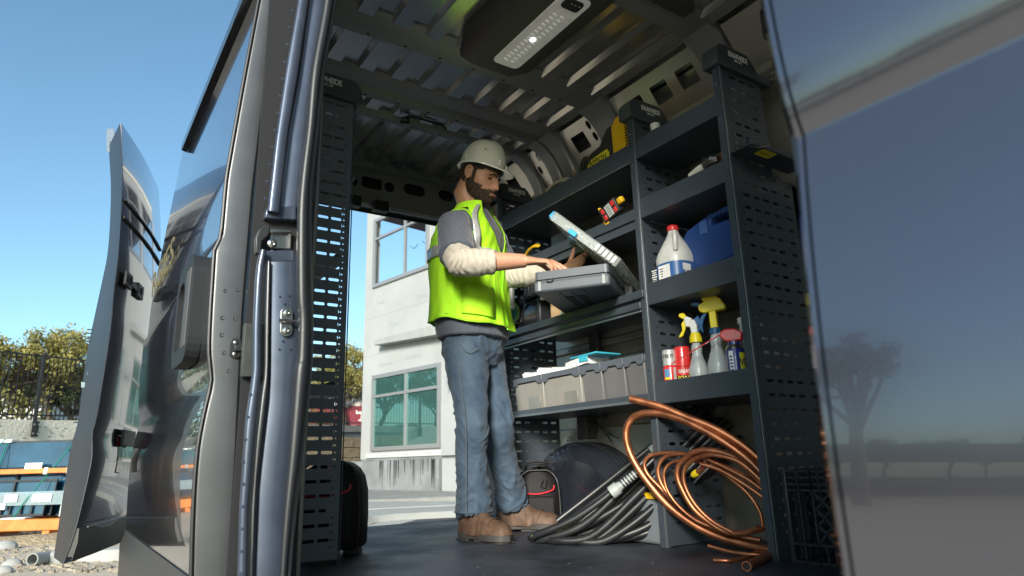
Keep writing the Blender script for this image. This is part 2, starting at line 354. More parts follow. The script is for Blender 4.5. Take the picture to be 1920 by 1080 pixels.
for (xl, yl) in SE_L:
    # right edge at the same height
    for (x0, y0), (x1, y1) in zip(SE_R, SE_R[1:]):
        if y0 <= yl <= y1: xr = x0+(x1-x0)*(yl-y0)/(y1-y0); break
    seal.append((onY((xl+xr)/2, yl, 1.575), abs(onY(xr, yl, 1.575).x-onY(xl, yl, 1.575).x)/2))
sp = spline([s_[0] for s_ in seal], 5); rr = []
for i in range(len(seal)-1): rr += [seal[i][1]+(seal[i+1][1]-seal[i][1])*j/5 for j in range(5)]
rr.append(seal[-1][1])
MB().tube([p+V((-.006, 0, 0)) for p in sp], [r*.66 for r in rr], 14).ob('door_seal', RUB, van)
MB().tube([p+V((.009, .012, 0)) for p in sp], [r*.56 for r in rr], 12).ob('seal_lip', mat('seal_grey', (.035, .04, .046), .4), van)
JL_u = [(585, -140), (560, 0), (537, 133), (518, 260), (507, 360), (501, 400)]
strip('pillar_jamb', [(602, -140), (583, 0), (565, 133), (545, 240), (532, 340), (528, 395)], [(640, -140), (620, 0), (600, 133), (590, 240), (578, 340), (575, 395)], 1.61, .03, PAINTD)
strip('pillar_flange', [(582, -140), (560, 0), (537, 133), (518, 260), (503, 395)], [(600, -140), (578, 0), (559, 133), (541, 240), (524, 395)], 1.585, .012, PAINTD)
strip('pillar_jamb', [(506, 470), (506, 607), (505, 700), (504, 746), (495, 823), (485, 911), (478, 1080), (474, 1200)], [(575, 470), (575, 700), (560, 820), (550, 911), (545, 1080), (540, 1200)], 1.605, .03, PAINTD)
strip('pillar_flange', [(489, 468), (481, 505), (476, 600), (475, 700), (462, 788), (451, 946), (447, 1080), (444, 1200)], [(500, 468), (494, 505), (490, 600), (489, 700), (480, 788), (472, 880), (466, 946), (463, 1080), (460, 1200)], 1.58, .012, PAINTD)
strip('pillar_step', [(500, 490), (497, 600), (496, 700), (489, 746), (479, 830), (470, 960), (466, 1200)], [(508, 490), (505, 607), (504, 700), (500, 746), (491, 823), (481, 911), (474, 1080), (470, 1200)], 1.592, .02, DGREY)
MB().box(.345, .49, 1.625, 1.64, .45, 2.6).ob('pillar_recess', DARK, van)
# spot-weld dimples on the flange
for py in range(20, 400, 32):
    p = onY(551-.145*py+.0, py, 1.582); MB().lathe([(.004, 0), (.003, .002), (0, .002)], p, 8, (0, -1, 0)).ob('weld_dimple', PAINTD, van)
for py in range(740, 1080, 42):
    xx = 470-.115*(py-740) if py < 900 else 457-.03*(py-900)
    p = onY(xx, py, 1.577); MB().lathe([(.004, 0), (.003, .002), (0, .002)], p, 8, (0, -1, 0)).ob('weld_dimple', PAINTD, van)
# upper latch recess (hinge arm)
def qbox(name, pxs, y, th, m, parent=van, bev=.003):
    a = [onY(px, py, y) for px, py in pxs]; return MB().loft([a, [p+V((0, th, 0)) for p in a]]).ob(name, m, parent, bev)
qbox('jamb_shelf', [(500, 390), (556, 385), (556, 413), (497, 408)], 1.60, .04, PAINTD)
qbox('jamb_shelf', [(488, 470), (553, 468), (553, 490), (492, 492)], 1.60, .04, PAINTD)
qbox('latch_recess', [(500, 408), (556, 410), (556, 470), (490, 470)], 1.64, .01, DARK)
qbox('latch_plate', [(508, 436), (548, 434), (546, 468), (508, 466)], 1.612, .006, STEEL)
qbox('roller_track', [(505, 428), (546, 430), (546, 437), (505, 436)], 1.60, .02, STEEL)
p = onY(509, 458, 1.60); MB().lathe([(.011, 0), (.011, .008), (.006, .012), (.004, .006), (0, .006)], p, 16, (0, -1, 0)).ob('roller_bolt', STEEL, van)
arm = [onY(px, py, 1.59) for px, py in ((480, 475), (479, 445), (487, 428), (500, 422), (507, 424), (505, 440), (492, 452), (489, 475))]
MB().loft([arm, [q+V((0, .02, 0)) for q in arm]]).ob('hinge_arm', BPL, van, .003)
# striker
sk = [onY(518+19*(1+math.cos(t))-0, 0, 1.6) for t in (0,)]
c1, c2 = onY(536, 588, 1.60), onY(535, 621, 1.60)
outl = [(c1.x+.014*math.cos(R(a)), c1.z+.014*math.sin(R(a))) for a in range(0, 181, 20)]+[(c2.x+.014*math.cos(R(a)), c2.z+.014*math.sin(R(a))) for a in range(180, 361, 20)]
stk = plate('striker_plate', outl, [], (0, 1.5945, 0), (1, 0, 0), (0, 0, 1), .006, STEEL, van, .001)
for c in (c1, c2): MB().lathe([(.008, 0), (.008, .004), (.004, .005), (.003, .002), (0, .002)], c+V((0, -.009, 0)), 12, (0, -1, 0)).ob('bolt', STEEL, stk)
m_ = (c1+c2)/2; MB().tube([m_+V((-.022, -.02, 0)), m_+V((.024, -.02, 0))], .004, 8).ob('striker_bar', STEEL, stk)
for (px, py) in ((525, 556), (543, 555), (534, 570), (548, 590), (531, 640), (545, 655), (524, 655)):
    MB().lathe([(.0028, 0), (.002, .001), (0, .001)], onY(px, py, 1.599), 8, (0, -1, 0)).ob('rivet', DARK, van)
qbox('cover_plate', [(459, 606), (503, 608), (501, 705), (453, 706)], 1.60, .02, mat('rubber_cover', (.03, .035, .033), .6, var=.4, vs=30), bev=.002)
# ---- sliding door
SDP = [(485, 0), (455, 160), (430, 300), (423, 345), (414, 440), (407, 452), (402, 463), (398, 520), (393, 600), (391, 660), (395, 700), (395, 722), (388, 750), (378, 795), (370, 841), (364, 911), (360, 1000), (358, 1080)]
prof = [onY(px, py, 1.7) for px, py in SDP]
prof = [V((.352, 1.7, 2.55)), V((.340, 1.7, 2.42))]+prof
prof.append(V((prof[-1].x+.01, 1.7, .62)))
sprof = spline(prof, 4)
skin = MB().loft([[V((p.x, 1.7+.004*0, p.z)) for p in sprof]]+[[V((p.x, y, p.z)) for p in sprof] for y in (1.9, 2.2, 2.5, 2.8, 3.1, 3.26)], closed=False).ob('sliding_door', PAINT, van, ang=70)
pln(skin, 'glossy dark blue sliding door slid back along the van side')
inr = [(527, 0), (503, 133), (488, 260), (477, 350), (465, 495), (458, 586), (452, 700), (444, 876), (437, 980), (430, 1080)]
ip = [onY(px, py, 1.7) for px, py in inr]; ip = [V((ip[0].x+.012, 1.7, 2.55))]+ip+[V((ip[-1].x+.0, 1.7, .62))]
def xat(P, z):
    for a, b in zip(P, P[1:]):
        if b.z <= z <= a.z: return a.x+(b.x-a.x)*(z-a.z)/(b.z-a.z+1e-9)
    return P[-1].x if z < P[-1].z else P[0].x
rings = []; rings2 = []
for i in range(70):
    z = 2.54-(2.54-.63)*i/69; xo, xi = xat(sprof, z), xat(ip, z)
    rings.append([(xo+.002, 1.704, z), (xo+.006, 1.697, z), (xo+.010, 1.695, z), (xi-.008, 1.695, z), (xi-.001, 1.701, z), (xi, 1.712, z), (xi, 1.76, z), (xo+.004, 1.76, z)])
    rings2.append([(xi-.03, 1.78, z), (xi-.004, 1.78, z), (xi-.004, 3.2, z), (xi-.03, 3.2, z)])
MB().loft(rings).ob('door_edge', DGREY, skin, ang=30)
MB().loft(rings2).ob('door_inner', DGREY, skin, ang=30)
dl = [V((xat(sprof, 2.54-1.9*i/60)-.0005, 1.697, 2.54-1.9*i/60)) for i in range(61)]
MB().tube(dl, .0045, 8).ob('edge_seal', RUB, skin)
for (px, py) in ((422, 545), (445, 543), (416, 596), (440, 597), (415, 628), (420, 662), (428, 696), (466, 548)):
    MB().lathe([(.0055, 0), (.004, .0015), (.001, .0005)], onY(px, py, 1.6945), 10, (0, -1, 0)).ob('door_dimple', DGREY, skin)
lk = plate('door_catch', rrect(-.013, .013, -.024, .024, .012), [], onY(441, 653, 1.692), (1, 0, 0), (0, 0, 1), .010, BPL, skin, .002)
b0 = onY(449, 653, 1.682); MB().box(b0.x-.012, b0.x+.022, b0.y-.006, b0.y+.008, b0.z-.007, b0.z+.007).ob('catch_tongue', BPL, lk, .002)
for dz in (.014, -.014): screw(onY(441, 653, 1.687)+V((0, 0, dz)), (0, -1, 0), .005, STEEL, lk)
# top and crease mouldings
MB().loft([[(.338, y, 2.405), (.318, y, 2.40), (.308, y, 2.385), (.312, y, 2.365), (.335, y, 2.36)] for y in (1.70, 3.0)]).ob('top_moulding', mat('gloss_black', (.02, .02, .022), .08, 0, 1), skin, ang=30)
MB().tube([(xat(sprof, 1.555)-.001, 1.70, 1.553), (xat(sprof, 1.555)-.001, 3.25, 1.553)], .0035, 6).ob('crease_gap', DARK, skin)
ck = MB().loft([[(xat(sprof, z)-.001, y, z) for z in (.775, .76, .72, .66, .60)]+[(xat(sprof, z)-.02*(1 if z < .76 else .2), y, z) for z in (.60, .66, .72, .76, .775)] for y in (1.72, 3.2, 3.26)]).ob('rocker_cladding', CLAD, skin, ang=30)
# outer handle
def hcol(y0, y1, x0, x1, z0, z1, nm, m, bev=.01, par=None): return MB().box(x0, x1, y0, y1, z0, z1).ob(nm, m, par, bev, seg=3)
hx = xat(sprof, 1.33)
hb = plate('handle', rrect(1.80, 2.06, 1.27, 1.555, .06, 5), [rrect(1.925, 2.035, 1.315, 1.505, .045, 5)], (hx-.016, 0, 0), (0, 1, 0), (0, 0, 1), .034, mat('handle_black', (.018, .02, .023), .6, spec=.2), skin, .008)
MB().box(hx-.004, hx+.006, 1.82, 2.05, 1.29, 1.53).ob('handle_bowl', DARK, hb, .003)
for k in range(3): MB().tube([(hx-.0335, 1.833+k*.022, 1.31), (hx-.0335, 1.833+k*.022, 1.515)], .004, 6).ob('handle_ridge', BPL, hb)
GOLD = mat('gold_vinyl', (.13, .11, .045), .5, .1)
text('lettering', 'RGIES', (xat(sprof, 1.70)-.004, 3.25, 1.745), (0, -1, 0), (-.02, 0, 1), .15, GOLD, skin, .0008, .001, sx=1.7)
# ---- open rear door, swung back beside the van
RDH = V((math.sin(R(17.9)), math.cos(R(17.9)), 0))       # free edge -> hinge
RDN = V((-RDH.y, RDH.x, 0))                                # outboard
RD0 = V((.180, 3.12, 0))                                  # free edge corner
RE_R = [(226, 229), (228, 257), (230, 338), (224, 461), (214, 546), (209, 600), (200, 667), (182, 778), (173, 813), (171, 867), (142, 991), (118, 1058)]
RE_L = [(201, 243), (202, 260), (204, 294), (207, 363), (202, 465), (189, 534), (167, 635), (155, 707), (144, 795), (129, 849), (103, 1022), (100, 1050)]
NS = V((-.93, -.37, 0)).normalized()
def ptA(px, py): return onP(px, py, RD0, RDH)
def ptR(px, py): return onP(px, py, RD0, NS)
er = spline([ptA(*p) for p in RE_R], 4); el_ = spline([ptR(*p) for p in RE_L], 4)
def lat(P, z):
    for a, b in zip(P, P[1:]):
        if b.z <= z <= a.z: t = (z-a.z)/(b.z-a.z+1e-9); return (a+(b-a)*t-RD0).dot(RDN)
    return ((P[0] if z > P[0].z else P[-1])-RD0).dot(RDN)
def latB(z):
    for a, b in zip(el_, el_[1:]):
        if b.z <= z <= a.z: q = a+(b-a)*((z-a.z)/(b.z-a.z+1e-9)); q.z = z; return q
    q = (el_[0] if z > el_[0].z else el_[-1]).copy(); q.z = z; return q
zt, zb_ = er[0].z, er[-1].z
ZCL = ptA(142, 991).z
rings = []; sk_r = []
for i in range(61):
    z = zt-(zt-zb_)*i/60; a, b = lat(er, z), lat(el_, z)
    A, B = RD0+RDN*a+ZZ*z, latB(z)
    sk_r.append((a, z)); rings.append([A+RDH*.008, A+(B-A)*.03, B-(B-A)*.04, B+RDH*.015, B+RDH*.42, A+RDH*.70+RDN*.03])
rdoor = MB().loft(rings).ob('rear_door', mat('door_frame_paint', (.020, .023, .034), .45, .2, .15, .3, var=.08, vs=5), van, ang=50)
pln(rdoor, 'dark blue rear door swung wide open beyond the sliding door')
MB().loft([[RD0+RDN*a+ZZ*z+RDH*s_-RDN*(.001+.014*math.sin(math.pi*min(1, s_/.74))) for a, z in sk_r] for s_ in (.0, .03, .15, .3, .45, .6, .76)], closed=False).ob('outer_skin', PAINT, rdoor, ang=70)
for z, rr_ in ((zt-.36, .010), (zt-.44, .012)):
    MB().tube([RD0+RDN*(lat(er, z)-.0)+ZZ*z+RDH*s_-RDN*(.004+.014*math.sin(math.pi*s_/.78)) for s_ in (.01, .2, .4, .6, .74)], rr_*.6, 8).ob('swage_line', DARK, rdoor)
MB().tube([RD0+RDN*(lat(er, .98+(zt-.98)*0)+0)+ZZ*(ZCL+.004)+RDH*s_-RDN*.018 for s_ in (.01, .2, .4, .6, .74)], .003, 8).ob('cladding_edge', DGREY, rdoor)
cl = []
for s_ in (.005, .25, .5, .74):
    cl.append([RD0+RDN*(lat(er, z)-o)+ZZ*z+RDH*s_ for z, o in ((ZCL, .010), (ZCL-.05, .020), (ZCL-.12, .024), (.70, .02), (.70, .0), (ZCL, .0))])
MB().loft(cl).ob('door_cladding', CLAD, rdoor, ang=30)
for (px, py) in ((168, 701), (183, 701), (173, 748)): screw(ptR(px, py)+NS*.004, NS, .010, STEEL, rdoor)
qs = [ptR(*p)+NS*.006 for p in ((155, 716), (172, 719), (172, 726), (155, 727))]; MB().loft([qs, [q+RDH*.01 for q in qs]]).ob('edge_slot', SILVER, rdoor)
qs = [ptR(*p)+NS*.008 for p in ((203, 242), (217, 242), (219, 280), (212, 286), (203, 284))]; br = MB().loft([qs, [q+RDH*.012 for q in qs]]).ob('hinge_bracket', SILVER, rdoor, .002)
for py in (268, 280): screw(ptR(211, py)+NS*.009, NS, .006, STEEL, br)
for py in (618, 625, 632, 640, 782, 792): qs = [ptR(*p)+NS*.003 for p in ((166 if py < 700 else 140, py), (196 if py < 700 else 170, py+1))]; MB().tube(qs, .003, 6).ob('edge_crease', PAINTD, rdoor)
# door check strap
c0 = RD0+RDN*(lat(er, 1.83)-.02)+ZZ*1.81
ck_ = MB().obox(c0+RDH*.10, RDH*.05, RDN*.008, ZZ*.032).obox(c0+RDH*.20, RDH*.06, RDN*.006, ZZ*.014).obox(c0+RDH*.30, RDH*.05, RDN*.008, ZZ*.032).ob('door_check', BPL, rdoor, .004)
for s_ in (.08, .12, .30): MB().obox(c0+RDH*s_-RDN*.009, RDH*.012, RDN*.002, ZZ*.014).ob('check_slot', DARK, ck_)
# tail lamp on the rear door corner (seen as a red glint)
LAMP = mat('tail_lamp_red', (.10, .008, .008), .15, coat=1)
MB().loft([[RD0+RDN*(lat(er, z)-.005-o)+ZZ*z+RDH*(.30+s_) for s_, o in ((0, 0), (.0, .012), (.06, .016), (.06, 0))] for z in (1.16, 1.12, 1.06, 1.0)]).ob('tail_lamp', LAMP, rdoor, .004)
# number plate holder
c0 = RD0+RDN*(lat(er, 1.12)-.03)+ZZ*1.15+RDH*.40
MB().obox(c0, RDH*.10, RDN*.006, ZZ*.035).ob('plate_holder', BPL, rdoor, .003)
# ---- front pillar and front door at the right
BE = [(1425, 0), (1433, 60), (1440, 100), (1453, 150), (1468, 200), (1480, 245), (1488, 300), (1493, 345), (1500, 420), (1505, 500), (1515, 620), (1530, 720), (1541, 800), (1556, 920), (1569, 1080)]
bp_ = [onY(px, py, .29) for px, py in BE]
def fx(z):      # body side profile, outboard x as a function of height (crease at the belt)
    if z > 1.262:
        t = z-1.262; a_ = .34*(1-math.exp(-t/.010))*0+.34
        # slope eases from steep just above the crease to upright higher up
        return .4915-(.40*.056*(1-math.exp(-t/.056)))+.012*max(0, t-.2)**1.5
    t = 1.262-z; return .4915-(.15*t-.25*t*t if t < .30 else .0225)
zz = [.42, .6, .8, .9]+[.95+i*.01 for i in range(30)]+[1.25, 1.256, 1.260, 1.262, 1.264, 1.268, 1.274, 1.282]+[1.29+i*.01 for i in range(30)]+[1.65, 1.8, 2.0, 2.3, 2.75]
MB().loft([[(fx(z)+.002, y, z) for z in zz] for y in (.286, .281)], closed=False).loft([[(fx(z)+.002, .286, z) for z in zz], [(fx(z)+.014, .296, z) for z in zz], [(fx(z)+.06, .30, z) for z in zz]], closed=False).ob('front_pillar', PAINT, van, ang=60)
fd = MB().loft([[(fx(z)+.006, y+.001, z) for z in zz] if k == 0 else [(fx(z), y, z) for z in zz] for k, y in enumerate((.279, .2775, .275, .272, .1, -.2, -.6, -1.2))], closed=False).ob('front_door', PAINT, van, ang=60)
pln(fd, 'glossy front door skin close to the camera')
MB().loft([[(fx(z)+.006, .282, z), (fx(z)+.006, .277, z), (fx(z)+.05, .277, z), (fx(z)+.05, .282, z)] for z in zz[::5]]).ob('door_gap', RUB, fd)
MB().box(.50, .60, .20, .30, .5, 2.7).ob('pillar_core', DGREY, van, .01)
# sliding door step/sill
MB().box(.49, .556, .30, 1.60, .60, FL-.035).ob('side_sill', CLAD, van, .01)

# ================================================================== SHELVING (far side)
def cap3(x0, x1, y0, y1, zb, parent, flip=1, big=None):
    prof = [(x0-.018, zb-.045), (x0-.016, zb+.015), (x0+.004, zb+.042), (x0+.03, zb+.05), (x0+.17, zb+.05), (x0+.19, zb+.035), (x0+.225, zb-.012), (x1, zb-.012), (x1+.004, zb-.045)]
    if flip < 0: prof = [(x1-(x-x0), z) for x, z in prof][::-1]
    c = MB().loft([[(x, y, z) for x, z in prof] for y in (y0, y1)]).ob('end_cap', CAPM, parent, .004)
    return c
def panel(x0, x1, y, z0, z1, parent, ncol=4, x2=None, zs=None, mirror=1, extra=0, m=None):
    """slotted upright; x0 = front edge (post side)"""
    holes = []; w, sp_, st, dt = (.044, .057, .056, .040) if mirror > 0 else (.050, .050, .031, .021)
    rows = int((z1-z0-.03)/.0478)
    for r_ in range(rows):
        z = z1-.032-r_*.0478
        n_ = ncol+(extra if (zs and z < zs) else 0)
        for c in range(n_):
            xx = x0+mirror*(st+c*sp_) if c < ncol else x0+mirror*(st+c*sp_+.022)
            if mirror < 0 and xx-w < x1+.006: continue
            if (xx+mirror*w) > x1-.006 and mirror > 0 and not (zs and z < zs): continue
            a, b = sorted((xx, xx+mirror*w*.8))
            holes.append(rrect(a, b, z-.0055, z+.0055, .0045, 2))
        for dz in (0, .0239):
            if z-dz < z0+.02: continue
            xx = x0+mirror*dt; holes.append(ell(xx, z-dz, .0032, n=6))
            xx = x0+mirror*(st+ncol*sp_+.002)
            if mirror > 0: holes.append(ell(xx, z-dz, .0026, n=6))
            if dz: a, b = sorted((x0+mirror*(dt+.006), x0+mirror*(dt+.0085))); holes.append([(a, z-dz-.006), (b, z-dz-.006), (b, z-dz+.006), (a, z-dz+.006)])
    if zs: out = [(x0, z0), (x2, z0), (x2, zs), (x1, zs), (x1, z1), (x0, z1)]
    else: out = [(x0, z0), (x1, z0), (x1, z1), (x0, z1)] if mirror > 0 else [(x1, z0), (x0, z0), (x0, z1), (x1, z1)]
    return plate('slotted_panel', out, holes, (0, y, 0), (1, 0, 0), (0, 0, 1), .002, m or SHELF, parent)
shelving = thing('shelving', 'dark grey steel shelving with slotted uprights along the far van wall', 'shelving', (2.1, 2.1, FL))
XF = 1.895
for y, nm in ((1.365, 0), (1.825, 1), (2.865, 2)):
    x0 = XF+.004
    if nm == 0: panel(x0, 2.15, y, FL+.004, 2.42, shelving, 4, 2.285, 2.02, extra=2)
    else: panel(x0, 2.24, y, FL+.004, 2.42, shelving, 5)
    post = MB().box(XF-.002, XF+.003, y+.0015, y+.027, FL, 2.425).box(XF-.002, XF+.022, y-.0035, y-.0015, FL, 2.425).ob('post', SHELF, shelving, .0015)
    MB().box(XF-.0045, XF+.0065, y-.0075, y-.0037, FL, 2.42).ob('post_edge', SHELFE, post, .0015)
    for k in range(12): MB().lathe([(.004, 0), (.003, .002), (0, .002)], (XF-.002, y+.015, .75+k*.145), 8, (-1, 0, 0)).ob('post_rivet', STEEL, post)
    cp = cap3(XF-.01, 2.19 if nm != 1 else 2.16, y-.02, y+.05, 2.455, shelving)
    cy = y-.0205
    text('cap_lettering', 'KNAPHEIDE', (XF+.045, cy, 2.462), (1, 0, 0), (0, 0, 1), .032, WHT, cp, .0005, .0009, sx=.70, space=.95)
    text('cap_subline', 'SINCE 1848', (XF+.078, cy, 2.448), (1, 0, 0), (0, 0, 1), .0115, WHT, cp, .0004, .0002, sx=.75)
# brackets at upright feet
def shelf(name, y0, y1, z0, z1, depth, parent, m=SHELF, lab=None):
    """tray shelf: lip from z0 to z1, floor at z0"""
    mb = MB().box(XF, XF+.0025, y0, y1, z0, z1).box(XF+.0025, XF+depth, y0, y1, z0, z0+.0025).box(XF+depth-.003, XF+depth, y0, y1, z0+.0025, z1)
    mb.box(XF+.0025, XF+.014, y0, y1, z1-.0025, z1-.0002)
    o = mb.ob(name, m, parent, .0008)
    if lab: pln(o, lab)
    return o
for z0, z1, d in ((2.222, 2.303, .26), (1.955, 2.038, .33), (1.586, 1.675, .39), (1.198, 1.282, .39)): shelf('shelf', 1.3925, 1.816, z0, z1, d, shelving)
shelf('shelf', 1.8535, 2.86, 2.220, 2.303, .30, shelving)
for z0, z1, d in ((1.962, 2.008, .30),): shelf('shelf', 1.8535, 2.86, z0, z1, d, shelving)
MB().box(XF+.012, XF+.016, 1.8535, 2.86, 1.925, 1.960).ob('shelf_runner', SHELF, shelving, .002)
# bench: deep top with doubled nose
bt = MB().loft([[(XF-.012, y, 1.655), (XF+.40, y, 1.655), (XF+.40, y, 1.635), (XF+.01, y, 1.635), (XF+.0, y, 1.622), (XF-.012, y, 1.622)] for y in (1.83, 2.86)]).ob('bench_top', SHELF, shelving, .002)
pln(bt, 'wide bench top of the shelving at waist height')
MB().loft([[(XF+.004, y, 1.614), (XF+.03, y, 1.614), (XF+.03, y, 1.575), (XF+.004, y, 1.575), (XF-.008, y, 1.583), (XF-.008, y, 1.606)] for y in (1.8535, 2.86)]).ob('bench_rail', SHELF, bt, .002)
MB().box(XF-.006, XF+.0, 1.8535, 2.86, 1.5665, 1.5735).ob('bench_nose', SHELFE, bt, .001)
# bin shelf
bs_ = MB().box(XF, XF+.003, 1.8535, 2.86, 1.213, 1.243).box(XF+.003, XF+.36, 1.8535, 2.86, 1.213, 1.216).ob('shelf', SHELF, shelving, .001)
MB().box(XF-.003, XF-.0005, 1.8535, 2.86, 1.2105, 1.2215).ob('shelf_nose', SHELFE, bs_, .001)
# bright thin lower edges on upper shelf trays
MB().box(XF-.002, XF+.001, 1.8535, 2.86, 2.2165, 2.2195).ob('tray_edge', SILVER, shelving)
MB().tube([(2.04, 1.87, 2.03), (2.04, 2.84, 2.03)], .003, 6).tube([(2.02, 1.87, 2.00+.012), (2.02, 2.84, 2.012)], .003, 6).ob('hanging_rail', SILVER, shelving)
for y in (1.94, 2.8):
    MB().obox((2.20, y, 1.80), (.018, 0, -.02), (0, .012, 0), (.05, 0, .06)).ob('bench_brace', BOWP, shelving, .003)
# holder bracket on the near upright
hb_ = MB().box(1.90, 2.25, 1.27, 1.3625, 2.055, 2.058).box(1.90, 2.25, 1.27, 1.272, 2.058, 2.075).ob('holder_tray', SHELF, shelving, .001)
MB().tube([(1.915, 1.355, 2.075), (1.915, 1.285, 2.055), (1.94, 1.27, 2.05), (2.00, 1.265, 2.07), (2.01, 1.28, 2.12), (2.01, 1.355, 2.14)], .0025, 6).ob('wire_loop', STEEL, hb_)
MB().box(2.02, 2.045, 1.352, 1.362, 2.075, 2.15).ob('holder_tab', SHELF, hb_, .002)
for (x, z) in ((1.935, 2.10), (1.935, 2.082)): screw((x, 1.352, z), (0, -1, 0), .006, STEEL, hb_)
YEL = mat('yellow_label', (.75, .68, .03), .5)
lb = plate('warning_label', rrect(1.975, 2.055, 1.274, 1.315, 0), [], (0, 0, 2.0535), (1, 0, 0), (0, 1, 0), .001, YEL, hb_)
text('label_print', 'MAX 75', (1.988, 1.289, 2.0528), (1, 0, 0), (0, 1, 0), .02, DARK, lb, .0003, sx=.8)

# passenger side rack: slotted end panel seen beside the pillar
rack = thing('storage_rack', 'dark slotted rack upright just inside the open sliding door', 'rack', (.72, 2.5, FL))
panel(.838, .575, 2.32, FL+.02, 2.42, rack, 5, mirror=-1, m=mat('rack_coat_lit', (.13, .15, .165), .45, .2, var=.1, vs=3))  # shelf coat made lighter here, in place of light missing on this panel
pst = MB().box(.836, .842, 2.3215, 2.362, FL, 2.425).ob('post', SHELF, rack, .0015)
MB().box(.842, .846, 2.312, 2.316, FL, 2.42).ob('post_edge', SHELF, pst, .001)
cp = cap3(.575, .852, 2.30, 2.37, 2.455, rack, -1)
text('cap_lettering', 'KNAPHEIDE', (.655, 2.2995, 2.462), (1, 0, 0), (0, 0, 1), .034, WHT, cp, .0005, .0009, sx=.72, space=.95)
text('cap_subline', 'SINCE 1848', (.70, 2.2995, 2.447), (1, 0, 0), (0, 0, 1), .012, WHT, cp, .0004, .0002, sx=.75)
panel(.838, .575, 3.30, FL+.02, 2.42, rack, 4, mirror=-1)
MB().box(.836, .842, 3.262, 3.2985, FL, 2.425).ob('post', SHELF, rack, .0015)
for z in (2.22, 1.75, 1.25): MB().box(.575, .83, 2.365, 3.26, z, z+.003).box(.83, .833, 2.365, 3.26, z, z+.06).ob('shelf', SHELF, rack, .001)
# ================================================================== OUTDOOR SETTING
def gmat(name, c, c2, s1, rough=.85, bump=.5, bs=40, dist=.02, c3=None):
    m = mat(name, c, rough, var=1, c2=c2, vs=s1, bump=bump, bs=bs, dist=dist)
    return m
GRD = gmat('pale_ground', (.52, .445, .345), (.40, .34, .265), .6)
ASP = gmat('asphalt', (.060, .063, .068), (.042, .045, .052), 2, .85, .8, 120, .01)
CON = gmat('concrete', (.34, .345, .33), (.26, .265, .255), 1.5, .8, .4, 30, .01)
DCON = gmat('stained_concrete', (.22, .235, .24), (.12, .13, .135), 1.2, .8, .5, 20, .02)
SAND = gmat('sand', (.42, .33, .20), (.30, .23, .14), 2.5, .95, 1, 14, .06)
N_ = 60
gm = MB()
def sheet(name, pts, z, m): return struct(MB().poly([(x, y, z) for x, y in pts]).ob(name, m))
sheet('ground', [(-600, -600), (600, -600), (600, 600), (-600, 600)], 0, GRD)
def gp(px, py, z=0): p = onZ(px, py, z); return (p.x, p.y)
# asphalt yard behind the van
A_ = [(-.1, 4.0), (1.0, 2.0), (9, 1.5), (14, 9), (10.9, 12.6), gp(745, 966), gp(690, 977), (4.2, 10.4)]
sheet('asphalt_road', [(-.2, 6.2), (.6, 2.6), (12, 2.0), (14, 6), (9.2, 7.9), gp(853, 961), gp(745, 965), gp(690, 985), (1.6, 9.5)], .004, ASP)
stripe = [gp(640, 1005), gp(690, 998), gp(745, 985), gp(820, 965), gp(770, 966), gp(720, 978), gp(640, 1001)]
sheet('painted_line', stripe, .008, mat('worn_paint', (.55, .54, .48), .8, var=.5, vs=20, c2=(.16, .16, .16)))
# raised concrete walk and verge in front of the building
wk = [gp(600, 985, .12), gp(690, 969, .12), gp(745, 963, .12), gp(853, 958, .12), gp(960, 950, .12), gp(1000, 938, .12), gp(850, 940, .12), gp(690, 940, .12), gp(600, 950, .12)]
struct(MB().loft([[(x, y, -.1) for x, y in wk], [(x, y, .12) for x, y in wk]]).ob('pavement', CON))
pd = [(4, 17.5), (9.0, 15.5), (16, 14), (24, 20), (14, 34), (6.5, 27)]
struct(MB().loft([[(x, y, -.1) for x, y in pd], [(x, y, .15) for x, y in pd]]).ob('building_apron', gmat('dusty_apron', (.27, .275, .265), (.18, .18, .175), 1.2, .9, .8, 20, .03)))
struct(MB().loft([[(x, y, 0) for x, y in q] for q in ()] or [[(5.2, 13.6, .0), (5.3, 13.4, .0), (9, 12.4, .0), (9.2, 12.8, .0)], [(5.3, 13.6, .13), (5.4, 13.45, .13), (8.9, 12.5, .13), (9, 12.7, .13)]]).ob('kerb', CON))
# gravel verge between walk and apron (uncountable)
gv = MB(); rnd = random.Random(3)
for k in range(2600):
    x = rnd.uniform(3.8, 9.6); y = 12.4+(9.6-x)*.55+rnd.uniform(0, 2.8); s_ = rnd.uniform(.012, .05)
    gv.obox((x, y, s_*.3+.002), (s_, rnd.uniform(-s_, s_)*.5, 0), (rnd.uniform(-s_, s_)*.4, s_*.8, 0), (0, 0, s_*.45))
struct(gv.ob('gravel', gmat('gravel_stone', (.40, .38, .33), (.22, .21, .19), 3)), 'stuff')

# ---- building
BD = V((-.172, .985, 0)).normalized(); BN = V((-BD.y, BD.x, 0))     # along face (far), outward normal
P0 = V((9.71, 23.65, 0))
def bp(s, z, o=0): return P0-BD*s+BN*o+ZZ*z
bld = thing('building', 'white wrapped two storey building under construction with large windows', 'building', tuple(P0-BD*5))
WRAP = mat('house_wrap', (.30, .312, .315), .55, var=.08, vs=.7, bump=.25, bs=3, dist=.02)
FRM = mat('window_frame_alu', (.30, .31, .32), .35, .5)
wall = plate('wall', [(-.55, 1.2), (14, 1.2), (14, 11.1), (-.55, 11.1)], [rrect(.05, 3.62, 7.62, 10.45), rrect(4.2, 7.8, 7.62, 10.45), rrect(.22, 4.3, 1.48, 4.2), rrect(6.4, 9.9, 1.48, 4.2)], P0, -BD, ZZ, .25, WRAP, bld)
# seams of the wrap
for z in (5.0, 6.45): plate('wrap_seam', [(-.55, z), (14, z), (14, z+.012), (-.55, z+.012)], [], P0+BN*.128, -BD, ZZ, .006, WRAP, bld)
